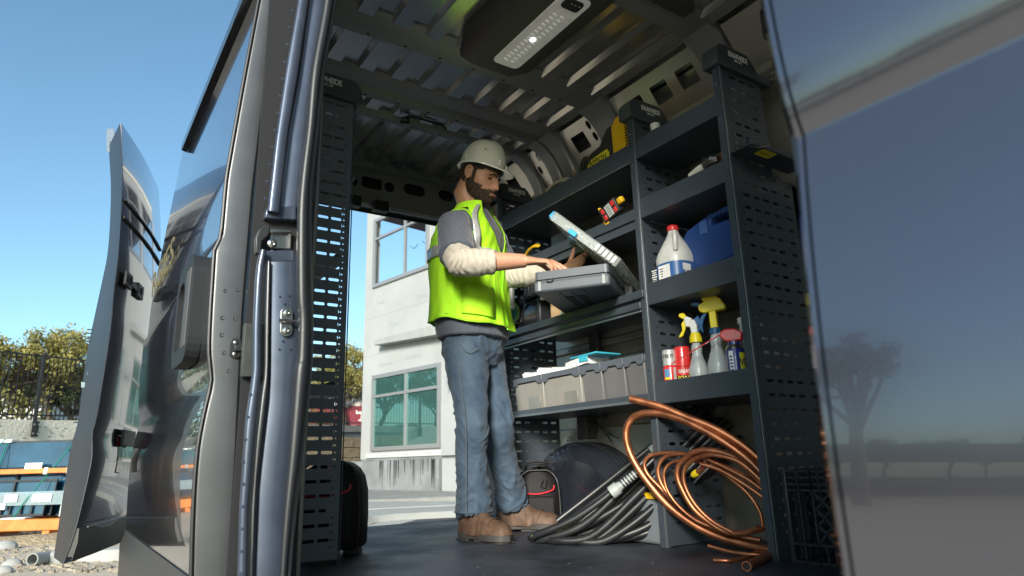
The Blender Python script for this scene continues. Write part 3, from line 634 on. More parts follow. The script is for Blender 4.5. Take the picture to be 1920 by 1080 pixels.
# side wall, far corner (turned away), roof and floors
def bbox(name, s0, s1, o0, o1, z0, z1, m, bev=0, par=bld): return MB().obox(bp((s0+s1)/2, (z0+z1)/2, (o0+o1)/2), BD*((s1-s0)/2), BN*((o1-o0)/2), ZZ*((z1-z0)/2)).ob(name, m, par, bev)
bbox('side_wall', -.55, -.40, -9, -.127, 1.2, 7.0, WRAP)
bbox('parapet', -.62, 14, -.2, .18, 11.103, 11.35, mat('cream_trim', (.62, .56, .44), .6))
UND = mat('ceiling_deck', (.10, .075, .13), .6, var=.3, vs=.6)
bbox('roof_deck', -.5, 14, -9, -.13, 10.75, 10.95, UND)
STL = mat('rusty_steel', (.22, .13, .09), .6, var=.4, vs=2)
bbox('eave_beam', -.4, 14, -9, -8.6, 10.2, 10.74, STL)
for k in range(9): bbox('roof_joist', .8+k*1.2, .88+k*1.2, -8.6, -.13, 10.5, 10.745, UND)
bbox('back_wall', -.4, 14, -9.0, -8.8, 4.6, 7.4, WRAP)
bbox('upper_floor', -.5, 14, -9, -.13, 6.6, 6.9, DCON)
bbox('interior_partition', .2, 14, -5, -4.8, .2, 6.5, mat('green_board', (.20, .30, .28), .7))
for s_ in (-.35, 3.2, 6.8, 10.4): bbox('column', s_, s_+.2, -8.9, -8.7, 6.9, 10.2, FRM)
for z in (8.6,): bbox('back_rail', -.3, 13.8, -8.85, -8.78, z, z+.08, FRM)
def window(s0, s1, z0, z1, sm, zm, glass, f=.10):
    w = plate('window', [(s0-.04, z0-.04), (s1+.04, z0-.04), (s1+.04, z1+.04), (s0-.04, z1+.04)], [rrect(s0+f, sm-f/2, z0+f, zm-f/2), rrect(sm+f/2, s1-f, z0+f, zm-f/2), rrect(s0+f, sm-f/2, zm+f/2, z1-f), rrect(sm+f/2, s1-f, zm+f/2, z1-f)], P0+BN*.16, -BD, ZZ, .10, FRM, bld, .01)
    if glass:
        for a, b in ((s0+f, sm-f/2), (sm+f/2, s1-f)):
            for c, d in ((z0+f, zm-f/2), (zm+f/2, z1-f)):
                plate('pane', rrect(a+.003, b-.003, c+.003, d-.003), [], P0+BN*.15, -BD, ZZ, .012, glass, w)
    return w
GLS = mat('teal_glass', (.10, .26, .25), .02, .75, 1, .01, var=0)
window(.25, 4.27, 1.51, 4.17, 2.36, 3.42, GLS)
window(6.4, 9.9, 1.51, 4.17, 8.1, 3.42, GLS)
window(.09, 3.6, 7.66, 10.4, 2.20, 9.58, None)
window(4.2, 7.8, 7.66, 10.4, 6.0, 9.58, None)
for i in range(2):       # loose cables under the roof edge
    s_ = .6+i*.8; q = [bp(s_+.5*t, 9.5-.14*math.sin(math.pi*t)-.05*t, -1.2) for t in (0, .2, .4, .6, .8, 1)]
    MB().tube(q, .015, 6).ob('loose_cable', mat('blue_cable', (.06, .12, .16), .5), bld)
# flashing strip under the lower window, stem wall
bbox('flashing', -.1, 4.45, .128, .20, 1.22, 1.40, mat('white_membrane', (.42, .43, .42), .5, bump=.5, bs=6, dist=.03), .02)
stem = bbox('stem_wall', -.75, 4.5, -.1, .42, .12, 1.13, DCON, .02)
STN = mat('drip_stain', (.035, .04, .04), .9)
rnd = random.Random(5)
for k in range(26):
    s_ = 1.2+rnd.random()*3.2; h = rnd.uniform(.25, .9); w = rnd.uniform(.012, .05)
    pts = [(s_-w, 1.12), (s_+w, 1.12), (s_+w*.8, 1.12-h*.5), (s_+w*.3, 1.12-h), (s_-w*.3, 1.12-h), (s_-w*.9, 1.12-h*.4)]
    plate('drip_mark', pts, [], P0+BN*.4225, -BD, ZZ, .002, STN, stem)
bbox('ledge', -.2, 14, -.12, .30, 1.13+.003, 1.20, DCON, .01)
bbox('ground_wall', 4.6, 14, -.1, .34, .12, 1.13, WRAP, .01)
bbox('pilaster', 4.62, 5.6, .127, .40, 1.21, 2.8, WRAP, .01)
# canopy beam
cn = MB().loft([[bp(.85, 5.24, .127), bp(.85, 5.43, .127), bp(.85, 5.43, .55), bp(.85, 5.24, .55)], [bp(5.6, 5.02, .127), bp(5.6, 5.40, .127), bp(5.6, 5.40, .55), bp(5.6, 5.02, .55)]]).ob('canopy', mat('canopy_grey', (.26, .27, .265), .6, var=.1, vs=2), bld, .01)
TYV = mat('wrap_print', (.24, .255, .285), .6)
for s_, z, sz, al in ((4.75, 3.3, .55, 'Tyvek'), (1.2, 5.9, .26, 'Tyvek'), (2.9, 6.6, .26, 'Tyvek'), (.5, 4.5, .2, 'HomeWrap'), (2.2, 4.55, .2, 'HomeWrap'), (.3, 6.9, .22, 'Tyvek'), (4.0, 6.0, .24, 'Tyvek'), (.9, 1.28, .09, 'HomeWrap'), (2.2, 1.28, .09, 'HomeWrap'), (3.5, 1.28, .09, 'HomeWrap')):
    o_ = .4015 if sz > .5 else (.2015 if sz < .1 else .127)
    text('wrap_lettering', al, bp(s_, z, o_), -BD, ZZ, sz, TYV, bld, .001)

# ---- retaining wall, fence
WL0, WL1 = V((-13.5, 11.46, 0)), V((12.5, 29.86, 0)); WD = (WL1-WL0).normalized(); WN = V((WD.y, -WD.x, 0))
def wz(t): return 2.30+.45*max(0, min(1, (t-15)/16))
WLn = (WL1-WL0).length
rw = thing('retaining_wall', 'long retaining wall of concrete and tan blocks below the fence', 'wall', tuple(WL0+WD*15))
CWALL = gmat('cast_concrete', (.62, .60, .52), (.50, .48, .41), 1.3, .85, .6, 12, .03)
# cast part (left) and block part (right)
TB = 24.0
def wq(t, z, o=0): return WL0+WD*t+ZZ*z-WN*o
MB().loft([[wq(t, -.2), wq(t, wz(t)), wq(t, wz(t), .3), wq(t, -.2, .3)] for t in (7, 10, 15, 20, TB)]).ob('cast_wall', CWALL, rw)
MB().loft([[wq(t, -.2, .03), wq(t, wz(t)-.28, .03), wq(t, wz(t)-.28, .3), wq(t, -.2, .3)] for t in (TB+.003, WLn)]).ob('wall_core', DCON, rw)
BLK = gmat('split_block', (.34, .27, .17), (.22, .17, .105), 3, .95, 1.2, 18, .05)
COP = mat('coping_grey', (.22, .22, .21), .8, var=.2, vs=2)
MB().loft([[wq(t, wz(t)-.277, -.05), wq(t, wz(t), -.05), wq(t, wz(t), .33), wq(t, wz(t)-.277, .33)] for t in (TB+.003, WLn)]).ob('coping', COP, rw)
bdat = None; row = 0; rnd = random.Random(11)
bmz = MB().obox((0, 0, 0), (.48, 0, 0), (0, .04, 0), (0, 0, .205)); bme = None
z = .12
while z < 2.6:
    t = TB+.02+(.49 if row % 2 else 0)
    while t < WLn-.5:
        if z+.21 < wz(t)-.27:
            if bme is None:
                o = bmz.ob('block', BLK, rw, .02); bme = o.data; o.location = wq(t+.48, z+.1, .0)-rw.location
            else: o = put('block', bme, None, rw, .02); o.location = wq(t+.48, z+.1, .0)-rw.location
            o.rotation_euler = (0, 0, math.atan2(WD.y, WD.x)); o.location -= WN*rnd.uniform(-.012, .012)
        t += .985
    z += .435; row += 1
# wall pits
for k in range(40):
    t = 14.2+rnd.uniform(0, 2.6); q = wq(t, 1.75+rnd.uniform(0, .45), -.003)
    MB().obox(q, WD*rnd.uniform(.01, .05), WN*.004, ZZ*rnd.uniform(.004, .012)).ob('wall_pit', DCON, rw)
FEN = mat('black_fence', (.018, .02, .022), .4, .3)
fence = thing('fence', 'black metal picket fence on top of the retaining wall', 'fence', tuple(WL0+WD*15))
FH = 1.62
for zo in (.12, FH): MB().loft([[wq(t, wz(t)+zo-.02, .10), wq(t, wz(t)+zo+.02, .10), wq(t, wz(t)+zo+.02, .14), wq(t, wz(t)+zo-.02, .14)] for t in (7, 10, 15, 20, 24, 28, WLn)]).ob('rail', FEN, fence)
pk = MB().box(-.009, .009, -.009, .009, 0, FH).mesh('picket'); pk.materials.append(FEN)
ps = MB().box(-.035, .035, -.035, .035, -.42, FH+.06).box(-.08, .08, -.075, -.055, -.42, -.04).mesh('post'); ps.materials.append(FEN)
npk = 0; t = 11.0; pick = []
while t < WLn:
    pick.append(t); t += .118
vis = [t for t in pick if t < 17.2 or t > 26.6]
for t in vis[:150]+vis[-60:]:
    o = put('picket', pk, None, fence); o.location = wq(t, wz(t), .12)-fence.location; o.rotation_euler = (0, 0, math.atan2(WD.y, WD.x))
rest = MB()
for k in range(34+int(9.4/.118)):
    t = 7+k*.118 if k < 34 else 17.2+(k-34)*.118
    q = wq(t, wz(t)+FH/2, .12); rest.obox(q, WD*.009, WN*.009, ZZ*FH/2)
struct(rest.ob('picket_run', FEN, fence), 'stuff')
for t in [15.95-2.45*k for k in range(4)]+[15.95+2.45*k for k in range(1, 7)]:
    if t < WLn: o = put('post', ps, None, fence); o.location = wq(t, wz(t), -.02)-fence.location; o.rotation_euler = (0, 0, math.atan2(WD.y, WD.x))
for t in (15.95,):
    for dz in (-.12, -.34):
        for dx in (-.055, .055): screw(wq(t+dx, wz(t)+dz, -.105), WN, .022, STEEL, fence, 'anchor_bolt')
# upper terrain behind the wall
struct(MB().loft([[wq(-60, 1.9, .3), wq(-60, 2.2, 60)], [wq(15, 2.0, .3), wq(15, 2.4, 60)], [wq(60, 2.4, .3), wq(60, 3.0, 60)]], closed=False).ob('upper_terrain', gmat('dry_verge', (.20, .19, .12), (.12, .12, .07), 1.2)))

# ---- trees
BARK = mat('bark', (.09, .07, .055), .9, bump=.8, bs=30, dist=.02)
def leafmat(n, a, b): return mat(n, a, .65, var=1, c2=b, vs=1.1, spec=.25)
LF = [leafmat('oak_leaf', (.24, .215, .06), (.085, .09, .026)), leafmat('olive_leaf', (.30, .265, .085), (.11, .11, .036)), leafmat('dark_leaf', (.05, .07, .028), (.022, .034, .014))]
def tree_mesh(seed, h, spread, nclump, nleaf, ls, lo=.50):
    rn = random.Random(seed); tk = MB()
    top = V((rn.uniform(-.4, .4), rn.uniform(-.4, .4), h*(lo-.05)))
    tk.tube([(0, 0, -.3), (rn.uniform(-.1, .1), 0, h*.15), top*.7, top], [.035*h, .028*h, .022*h, .016*h], 8)
    cl = []
    for k in range(nclump):
        a = 2*math.pi*k/nclump*2.4+rn.random(); rr_ = spread*math.sqrt(rn.random())*.9; zc = h*(lo+(.92-lo)*rn.random()*(1-.5*rr_/spread))
        c = V((rr_*math.cos(a), rr_*math.sin(a), zc)); cl.append((c, rn.uniform(.09, .21)*spread))
        if k % 2 == 0:
            mid = top.lerp(c, .5)+V((rn.uniform(-.3, .3), rn.uniform(-.3, .3), -.1*h*rn.random())); tk.tube([top*rn.uniform(.55, 1), mid, c], [.013*h, .008*h, .003*h], 6)
    lf = MB()
    for k in range(nleaf):
        c, r_ = cl[int(rn.random()*len(cl))]
        d = V((rn.gauss(0, 1), rn.gauss(0, 1), rn.gauss(0, .75))); d = d.normalized()*r_*(rn.random()**.45)*rn.uniform(.7, 1.25); p = c+d
        if p.z < h*.28: continue
        n_ = V((rn.gauss(0, 1), rn.gauss(0, 1), rn.gauss(0, 1)+.6)).normalized(); u_ = n_.orthogonal().normalized(); w_ = n_.cross(u_)
        an = rn.random()*6.28; uu = u_*math.cos(an)+w_*math.sin(an); ww = n_.cross(uu); s_ = ls*rn.uniform(.6, 1.5)
        lf.v += [p-uu*s_, p+ww*s_*.45, p+uu*s_, p-ww*s_*.45]; q = len(lf.v); lf.f.append((q-4, q-3, q-2, q-1))
    tm = tk.mesh('trunk'); tm.materials.append(BARK)
    me = bpy.data.meshes.new('crown'); me.from_pydata([tuple(p) for p in lf.v], [], lf.f); me.update()
    return tm, me
TP = [tree_mesh(1, 5.6, 3.2, 46, 11500, .07), tree_mesh(2, 5.0, 2.9, 40, 9500, .07), tree_mesh(3, 6.6, 2.6, 36, 11000, .08), tree_mesh(8, 7.0, 1.55, 34, 9000, .08, .68)]
crowns = {}
def tree(kind, lf, x, y, z, s, rz, label, group=None):
    t = thing('tree', label, 'tree', (0, 0, 0), group)
    tm, cm = TP[kind]
    if (kind, lf) not in crowns:
        c2 = cm.copy(); c2.materials.append(LF[lf]); crowns[(kind, lf)] = c2
    put('trunk', tm, None, t); put('crown', crowns[(kind, lf)], None, t)
    t.location = (x, y, z); t.rotation_euler = (0, 0, rz); t.scale = (s, s, s); return t
G1 = 'trees beyond the fence'
def td(px, d): p = onD(px, 880, d); return p.x, p.y
for (px, d, k, lf, z, s, rz, lab) in (
        (78, 24, 0, 1, 2.2, .80, .3, 'olive green oak rising highest beyond the left fence'),
        (-25, 23, 1, 1, 2.2, .80, 2, 'rounded oak cut by the left edge of the photo'),
        (175, 27, 1, 0, 2.2, .92, 4, 'oak with sparse crown half hidden by the open rear door'),
        (20, 34, 0, 2, 2.2, .9, 5, 'dark bushy tree behind the oaks at the far left'),
        (125, 36, 1, 2, 2.2, .95, 1, 'dark low tree seen between the two left oaks'),
        (672, 38, 0, 1, 2.8, .98, 2.2, 'olive tree just left of the white building'),
        (655, 46, 2, 0, 3.0, .86, 0, 'darker pointed tree behind the olive tree by the building'),
        (640, 33, 1, 1, 2.7, .7, 3, 'low bush-like tree above the block wall')):
    x, y = td(px, d); tree(k, lf, x, y, z, s, rz, lab, G1)
# reflected in the van: trees and bushes along the opposite side
rnd = random.Random(21)
for k in range(26):
    a = -52-k*3.4+rnd.uniform(-1, 1); r_ = rnd.uniform(70, 90)
    tree(k % 3, (0, 2)[k % 2], r_*math.sin(R(a)), r_*math.cos(R(a)), 0, rnd.uniform(.7, 1.15), rnd.random()*6, 'tree in the distant row across the open ground to the left', 'distant trees mirrored in the front door')
tree(3, 0, -13.0, 7.9, -.3, .86, 1, 'nearest lone tree to the left of the van, mirrored in its front door')
# understory hedge behind fence (mass)
hg = MB(); rnd = random.Random(9)
for k in range(16000):
    t = rnd.choice((rnd.uniform(8, 18.5), rnd.uniform(26, 36))); o_ = rnd.uniform(2.5, 6); zt_ = wz(t)-.4+rnd.random()**1.3*(1.7+.5*math.sin(t*1.7))
    p = wq(t, zt_, o_); s_ = rnd.uniform(.05, .11); a = V((rnd.gauss(0, 1), rnd.gauss(0, 1), rnd.gauss(0, 1))).normalized(); b = a.orthogonal().normalized()
    hg.v += [p-a*s_, p+b*s_*.5, p+a*s_, p-b*s_*.5]; q = len(hg.v); hg.f.append((q-4, q-3, q-2, q-1))
me = bpy.data.meshes.new('undergrowth'); me.from_pydata([tuple(p) for p in hg.v], [], hg.f); me.materials.append(LF[0]); struct(put('undergrowth', me), 'stuff')

# ---- things beyond the fence
WPT = mat('white_vehicle_paint', (.72, .73, .73), .25, coat=1); TINT = mat('tinted_glass', (.02, .025, .03), .08)
x, y = td(30, 25); suv = thing('parked_car', 'white parked car whose roof shows above the wall by the fence', 'car', (x, y, 1.6))
a = math.atan2(RR0.y, RR0.x)
def sl(u, v, w): return V((x, y, 1.6))+RR0*u+HH*v+ZZ*w
def sprof_(v): return [sl(-1.9, v, .35), sl(-1.9, v, .95), sl(-1.35, v, 1.02), sl(-1.2, v, 1.42), sl(.35, v, 1.45), sl(.75, v, 1.3), sl(1.15, v, 1.02), sl(2.1, v, .9), sl(2.2, v, .35)]
MB().loft([sprof_(0), sprof_(1.7)]).ob('body', WPT, suv, .05)
for q in (((-1.15, 1.05), (-1.05, 1.36), (-.45, 1.37), (-.45, 1.05)), ((-.38, 1.05), (-.38, 1.37), (.18, 1.37), (.28, 1.05)), ((.36, 1.05), (.30, 1.35), (.55, 1.30), (.95, 1.05))):
    MB().loft([[sl(u, -.012, w) for u, w in q], [sl(u, .01, w) for u, w in q]]).ob('side_window', TINT, suv)
MB().obox(sl(-.4, .85, 1.48), RR0*1.0, HH*.6, ZZ*.02).ob('roof', WPT, suv, .03)
for u in (-1.2, 1.3): MB().lathe([(.33, 0), (.33, .2), (0, .2)], sl(u, .2, .35), 20, -HH).ob('wheel', RUB, suv)
x, y = td(-10, 40); h1 = thing('house', 'pale grey house gable seen between the trees at far left', 'house', (x, y, 2))
def hl(u, v, w): return V((x, y, 2))+RR0*u+HH*v+ZZ*w
HW = mat('house_siding', (.55, .56, .56), .7); HR = mat('house_roof', (.20, .19, .18), .8)
MB().obox(hl(0, 3, 1.9), RR0*2.2, HH*3, ZZ*1.9).ob('wall', HW, h1); MB().loft([[hl(-2.6, v, 3.8), hl(2.6, v, 3.4), hl(2.6, v, 3.6), hl(-2.6, v, 5.2)] for v in (-.4, 6.4)]).ob('roof', HR, h1)
MB().obox(hl(.2, -.02, 1.5), RR0*1.2, HH*.03, ZZ*.3).ob('window', TINT, h1)
x, y = td(175, 44); h2 = thing('house', 'tan house with a red tiled roof low behind the fence', 'house', (x, y, 1.6))
MB().obox(hl(0, 3, .5), RR0*2.2, HH*3, ZZ*1.5).ob('wall', mat('tan_siding', (.42, .36, .28), .8), h2)
x2, y2 = x, y
MB().loft([[V((x, y, 1.6))+RR0*u+HH*v+ZZ*w for u, w in ((-2.6, 2.1), (2.6, 1.2), (2.6, 1.3), (-2.6, 2.5))] for v in (-.4, 6)]).ob('roof', mat('red_tile', (.35, .12, .07), .8), h2)
# signs: maroon banner with white drapery beyond the right-hand fence
x, y = td(668, 33.5); bn = thing('banner_stall', 'maroon banner with a white horned mark under white drapery behind the fence', 'stall', (x, y, 2.6))
def bl(u, v, w): return V((x, y, 2.6))+RR0*u+HH*v+ZZ*w
MAR = mat('maroon_fabric', (.22, .02, .04), .7)
MB().obox(bl(0, 0, .80), RR0*2.4, HH*.03, ZZ*.48).ob('banner', MAR, bn)
dr = MB(); 
for k in range(9):
    u = -2.2+k*.55; dr.lathe([(.02, .28), (.22, .2), (.34, .06), (.36, -.08), (.0, -.1)], bl(u, .3, 1.28+.06*math.sin(k*2.1)), 12)
dr.ob('drapery', mat('white_fabric', (.72, .68, .62), .8), bn)
MB().obox(bl(.28, -.04, .92), RR0*.36, HH*.006, ZZ*.05).obox(bl(.28, -.04, .74), RR0*.12, HH*.006, ZZ*.16).obox(bl(-.06, -.04, .98), RR0*.05, HH*.006, ZZ*.06).obox(bl(.62, -.04, .98), RR0*.05, HH*.006, ZZ*.06).obox(bl(.28, -.04, .55), RR0*.22, HH*.006, ZZ*.035).ob('horned_mark', WHT, bn)
for u in (-2.3, 2.3): MB().obox(bl(u, .2, .55), RR0*.04, HH*.04, ZZ*.55).ob('stall_post', FEN, bn)

# ---- strapped glazing stacked on an orange rack, left foreground
OR = mat('orange_steel', (.55, .17, .03), .55, var=.25, vs=6)
GB = mat('blue_green_glass', (.018, .06, .105), .05, .35, 1, .02, var=.35, vs=2.5)
GB2 = mat('deep_blue_film', (.015, .055, .13), .2, .2, 1, .05, var=.3, vs=1.5)
ALU = mat('dark_alu_frame', (.03, .035, .04), .35, .5)
WRP = mat('plastic_wrap', (.35, .45, .48), .12, 0, 1, .05, alpha=.35)
GRN = mat('green_strap', (.01, .25, .17), .4)
WP = mat('white_protector', (.70, .71, .70), .6)
C0 = onZ(118, 1003, 0); C0 = V((C0.x, C0.y, 0)); CU = -RR0
gr = thing('glazing_rack', 'orange rack of dark framed blue glass panels strapped with green bands', 'rack', tuple(C0+CU*.9))
def gl(u, v, w): return C0+CU*u+HH*(v+w*.10)+ZZ*w
def gbox(name, u0, u1, v0, v1, w0, w1, m, bev=0, par=gr):
    r_ = [[gl(u0, v0, w0), gl(u1, v0, w0), gl(u1, v1, w0), gl(u0, v1, w0)], [gl(u0, v0, w1), gl(u1, v0, w1), gl(u1, v1, w1), gl(u0, v1, w1)]]
    return MB().loft(r_).ob(name, m, par, bev)
gbox('base_beam', -.1, 3.4, -.25, -.10, .10, .28, OR, .01)
gbox('base_beam', -.1, 3.4, .55, .70, .10, .28, OR, .01)
for u in (.1, 1.2, 2.3, 3.2): gbox('foot', u, u+.12, -.22, .66, .0, .097, OR, .005)
def framed(u0, u1, v, w0, w1, cols, g, f=.035):
    hs = []; n_ = len(cols)-1
    for a, b in zip(cols, cols[1:]): hs.append(rrect(u0+(u1-u0)*a+f/2, u0+(u1-u0)*b-f/2, w0+f, w1-f))
    p = plate('glass_unit', rrect(u0, u1, w0, w1), hs, gl(0, v, 0), CU, (ZZ+HH*.10), .04, ALU, gr)
    plate('glass_pane', rrect(u0+.01, u1-.01, w0+.01, w1-.01), [], gl(0, v+.022, 0), CU, (ZZ+HH*.10), .006, g, p)
framed(-.06, 3.3, .30, .30, 1.60, (0, .5, 1), GB2)
framed(.02, 2.6, .16, .30, 1.12, (0, .42, 1), GB)
framed(.30, 2.4, .04, .32, .92, (0, .35, .62, 1), GB)
framed(.36, 1.1, -.06, .32, .62, (0, .3, .55, .8, 1), GB)
framed(1.15, 2.3, -.05, .32, .66, (0, .3, .6, 1), GB)
gbox('film_sheet', .16, 3.2, .26, .275, 1.13, 1.56, GB, 0)
gbox('upper_beam', -.08, 3.3, -.10, -.04, 1.02, 1.10, OR, .005)
for u in (.02, .42, 1.30, 2.5): gbox('beam_bracket', u, u+.07, -.105, -.10+.0, 1.0, 1.12, STEEL, .003)
gbox('upright', .02, .09, -.08, -.02, .30, 1.05, STEEL, .004)
gbox('wrap_band', -.05, 3.3, -.14, -.13, .50, .72, WRP)
for (u0, u1, w0, w1) in ((.22, .55, .55, .68), (.80, 1.02, .56, .68), (.98, 1.10, .44, .54)): gbox('protector', u0, u1, -.16, -.147, w0, w1, WP, .003)
for (u0, u1) in ((.10, .27), (1.40, 1.62), (2.7, 2.9)): gbox('edge_guard', u0, u1, .20, .42, 1.57, 1.63, WP, .01)
gbox('paper_tag', .70, 1.0, .13, .137, 1.02, 1.20, WP)
for u in (.18, 1.5, 2.8):
    MB().tube([gl(u, .18, 1.64), gl(u+.25, .0, 1.05), gl(u+.48, -.17, .55), gl(u+.62, -.2, .25)], .013, 6, flat=.5).ob('strap', GRN, gr)
    MB().tube([gl(u-.02, .23, 1.62), gl(u-.02, .12, .95)], .013, 6, flat=.5).ob('strap', GRN, gr)
gbox('offcut', .55, .95, -.24, .0, .285, .31, WP, .005)
# second rack and lumber pile to the left, mirrored in the door
C1 = C0+CU*4.3+HH*1.2
lum = thing('lumber_stack', 'stack of tan boards beside the orange rack, mirrored in the sliding door', 'lumber', tuple(C1))
TAN = mat('tan_board', (.46, .34, .18), .8, var=.25, vs=4)
rnd = random.Random(4)
for k in range(26):
    j = rnd.uniform(-.05, .05); MB().obox(C1+CU*(.3+j)+ZZ*(.07+k*.052)+HH*rnd.uniform(-.03, .03), CU*1.25, HH*.5, ZZ*.023).ob('board', TAN, lum, .003)
for s_ in (-.6, .9): MB().obox(C1+CU*s_+ZZ*.72-HH*.53, CU*.025, HH*.01, ZZ*.74).ob('strap', GRN, lum)
MB().obox(C1+CU*2.0-HH*.4+ZZ*.6, CU*.06, HH*.05, ZZ*.6).ob('orange_post', OR, lum, .005)
MB().obox(C1+CU*.3-HH*.4+ZZ*.02, CU*1.6, HH*.12, ZZ*.06).ob('orange_base', OR, lum, .005)
# sand and rubble in front
def heap(name, c, rx, ry, h, m, seed, n=40, lab=None):
    mb = MB(); rings = []
    for i in range(n//2):
        f_ = 1-i/(n//2-1); rg_ = []
        for j in range(n):
            a = 2*math.pi*j/n; q = V((c[0]+rx*f_*math.cos(a), c[1]+ry*f_*math.sin(a), 0)); nz = noise.fractal(q*.9+V((seed, 0, 0)), 1, 2, 5)
            e = 1+.25*noise.noise(V((math.cos(a)*1.5, math.sin(a)*1.5, seed)))
            rg_.append((c[0]+rx*f_*e*math.cos(a), c[1]+ry*f_*e*math.sin(a), max(-.01, h*(1-f_**1.6)*(1+.7*nz)+.03*nz*(f_ < .97))-(.01 if f_ > .97 else 0)))
        rings.append(rg_)
    mb.loft(rings); return mb.ob(name, m)
p = onZ(75, 1008, 0); struct(heap('sand', (p.x+.1, p.y-.3), 1.6, 1.1, .09, SAND, 3.1))
p = onZ(330, 960, 0); struct(heap('sand', (-3.2, 9.6), 2.4, 1.6, .5, SAND, 8.1))
rb = MB(); rnd = random.Random(8)
for k in range(900):
    p = onZ(rnd.uniform(-60, 240), rnd.uniform(985, 1075), 0); s_ = rnd.uniform(.006, .028)
    rb.obox(p+ZZ*s_*.4, V((s_, rnd.uniform(-s_, s_)*.6, 0)), V((rnd.uniform(-s_, s_)*.5, s_*.8, 0)), ZZ*s_*.5)
struct(rb.ob('rubble', gmat('rubble_stone', (.36, .32, .25), (.2, .17, .13), 4)), 'stuff')
kb = MB(); a0, a1 = onZ(48, 1062, 0), onZ(118, 1064, 0); a1b = onZ(260, 1052, 0)
ks = [V((a0.x+.15, a0.y, 0)), a1, a1b]
o = MB().loft([[V(q)+w for w in (V((-.02, -.1, -.02)), V((-.02, -.08, .12)), V((0, .02, .15)), V((.02, .14, .14)), V((.02, .16, -.02)))] for q in spline([onZ(95, 1056, 0), onZ(150, 1052, 0), onZ(220, 1050, 0), onZ(320, 1040, 0)], 5)]).ob('kerb_stone', CON, None, .015)
tag(o, 'long pale concrete kerb lying on the dirt below the rack', 'kerb')
p = onZ(72, 1060, 0)
pp = MB().lathe([(.07, -.15), (.07, .12), (.057, .12), (.053, -.1), (0, -.1)], p+ZZ*.07, 20, (-.55, -.8, .05)).ob('concrete_pipe', CON, None, .004)
tag(pp, 'short broken concrete pipe end with a dark round hole at the kerb', 'pipe')
for k, (px, py, s_) in enumerate(((22, 1062, .10), (10, 1030, .14), (5, 1075, .09))):
    p = onZ(px, py, 0); o = MB().lathe([(.3*s_, -.1*s_), (1.1*s_, .0), (1.0*s_, .45*s_), (.5*s_, .8*s_), (0, .85*s_)], p, 9, None, .7).ob('stone', CON, None, .01)
    tag(o, ('pale rock chip nearest the concrete pipe end', 'largest pale boulder at the left edge below the rack', 'small pale rock at the bottom left corner')[k], 'rock', 'loose rocks by the kerb')
# ================================================================== THINGS IN THE VAN
def lath(name, prof, c, m, parent=None, n=24, ax=None, ang=40, sy=1): return MB().lathe(prof, c, n, ax, sy).ob(name, m, parent, ang=ang)
# ---- parts case with open clear lid
CA = V((.583, -.812, 0)).normalized(); CB = V((.812, .583, 0)).normalized()
K0 = V((1.545, 2.105, 1.660))
CASE = mat('case_plastic', (.075, .088, .105), .42, bump=.1, bs=300, dist=.001)
CLR = mat('clear_lid', (.62, .67, .66), .12, trans=.55, ior=1.25, alpha=.62)
case = thing('parts_case', 'open grey parts case with clear compartment lid resting on the bench', 'parts case', tuple(K0+CB*.2+CA*.15))
W_, D_, H_ = .315, .43, .088
def cp_(a, b, z): return K0+CA*a+CB*b+ZZ*z
def cbx(name, a0, a1, b0, b1, z0, z1, m, par=case, bev=.004): return MB().obox(cp_((a0+a1)/2, (b0+b1)/2, (z0+z1)/2), CA*((a1-a0)/2), CB*((b1-b0)/2), ZZ*((z1-z0)/2)).ob(name, m, par, bev)
base = cbx('base', 0, W_, 0, D_, 0, .048, CASE, bev=.010)
top = plate('tray_rim', rrect(.004, W_-.004, .004, D_-.004, .015), [rrect(.018+i*.072, .082+i*.072, .02+j*.10, .11+j*.10, .006) for i in range(4) for j in range(4)], cp_(0, 0, .071), CA, CB, .034, CASE, case, .002)
cbx('tray_floor', .012, W_-.012, .012, D_-.012, .0485, .0535, CASE, bev=0)
for (a, b) in ((.02, 0), (.285, 0)): cbx('corner_foot', a, a+.012, -.003, .001, .006, .044, mat('case_edge_light', (.25, .27, .28), .4), bev=.001)
MB().tube([cp_(.06, -.004, .050), cp_(.06, -.008, .040), cp_(.075, -.008, .038), cp_(.085, -.008, .042), cp_(.085, -.004, .050)], .0025, 6).ob('latch_loop', BPL, case)
for k in range(3): cbx('base_rib', .09+k*.05, .10+k*.05, .05, .36, -.0035, -.0005, CASE, bev=.001)
cbx('base_recess', .10, .20, .12, .30, -.0025, -.0003, DARK, bev=.001)
rnd = random.Random(2)
bits = MB()
for k in range(260):
    i, j = rnd.randrange(4), rnd.randrange(4); a = .03+i*.072+rnd.random()*.042; b = .03+j*.10+rnd.random()*.07
    d_ = V((rnd.uniform(-1, 1), rnd.uniform(-1, 1), rnd.uniform(-.3, .3))).normalized(); bits.tube([cp_(a, b, .06+rnd.random()*.02)-d_*.009, cp_(a, b, .06+rnd.random()*.02)+d_*.009], .0028, 5)
struct(bits.ob('screws', STEEL, case), 'stuff')
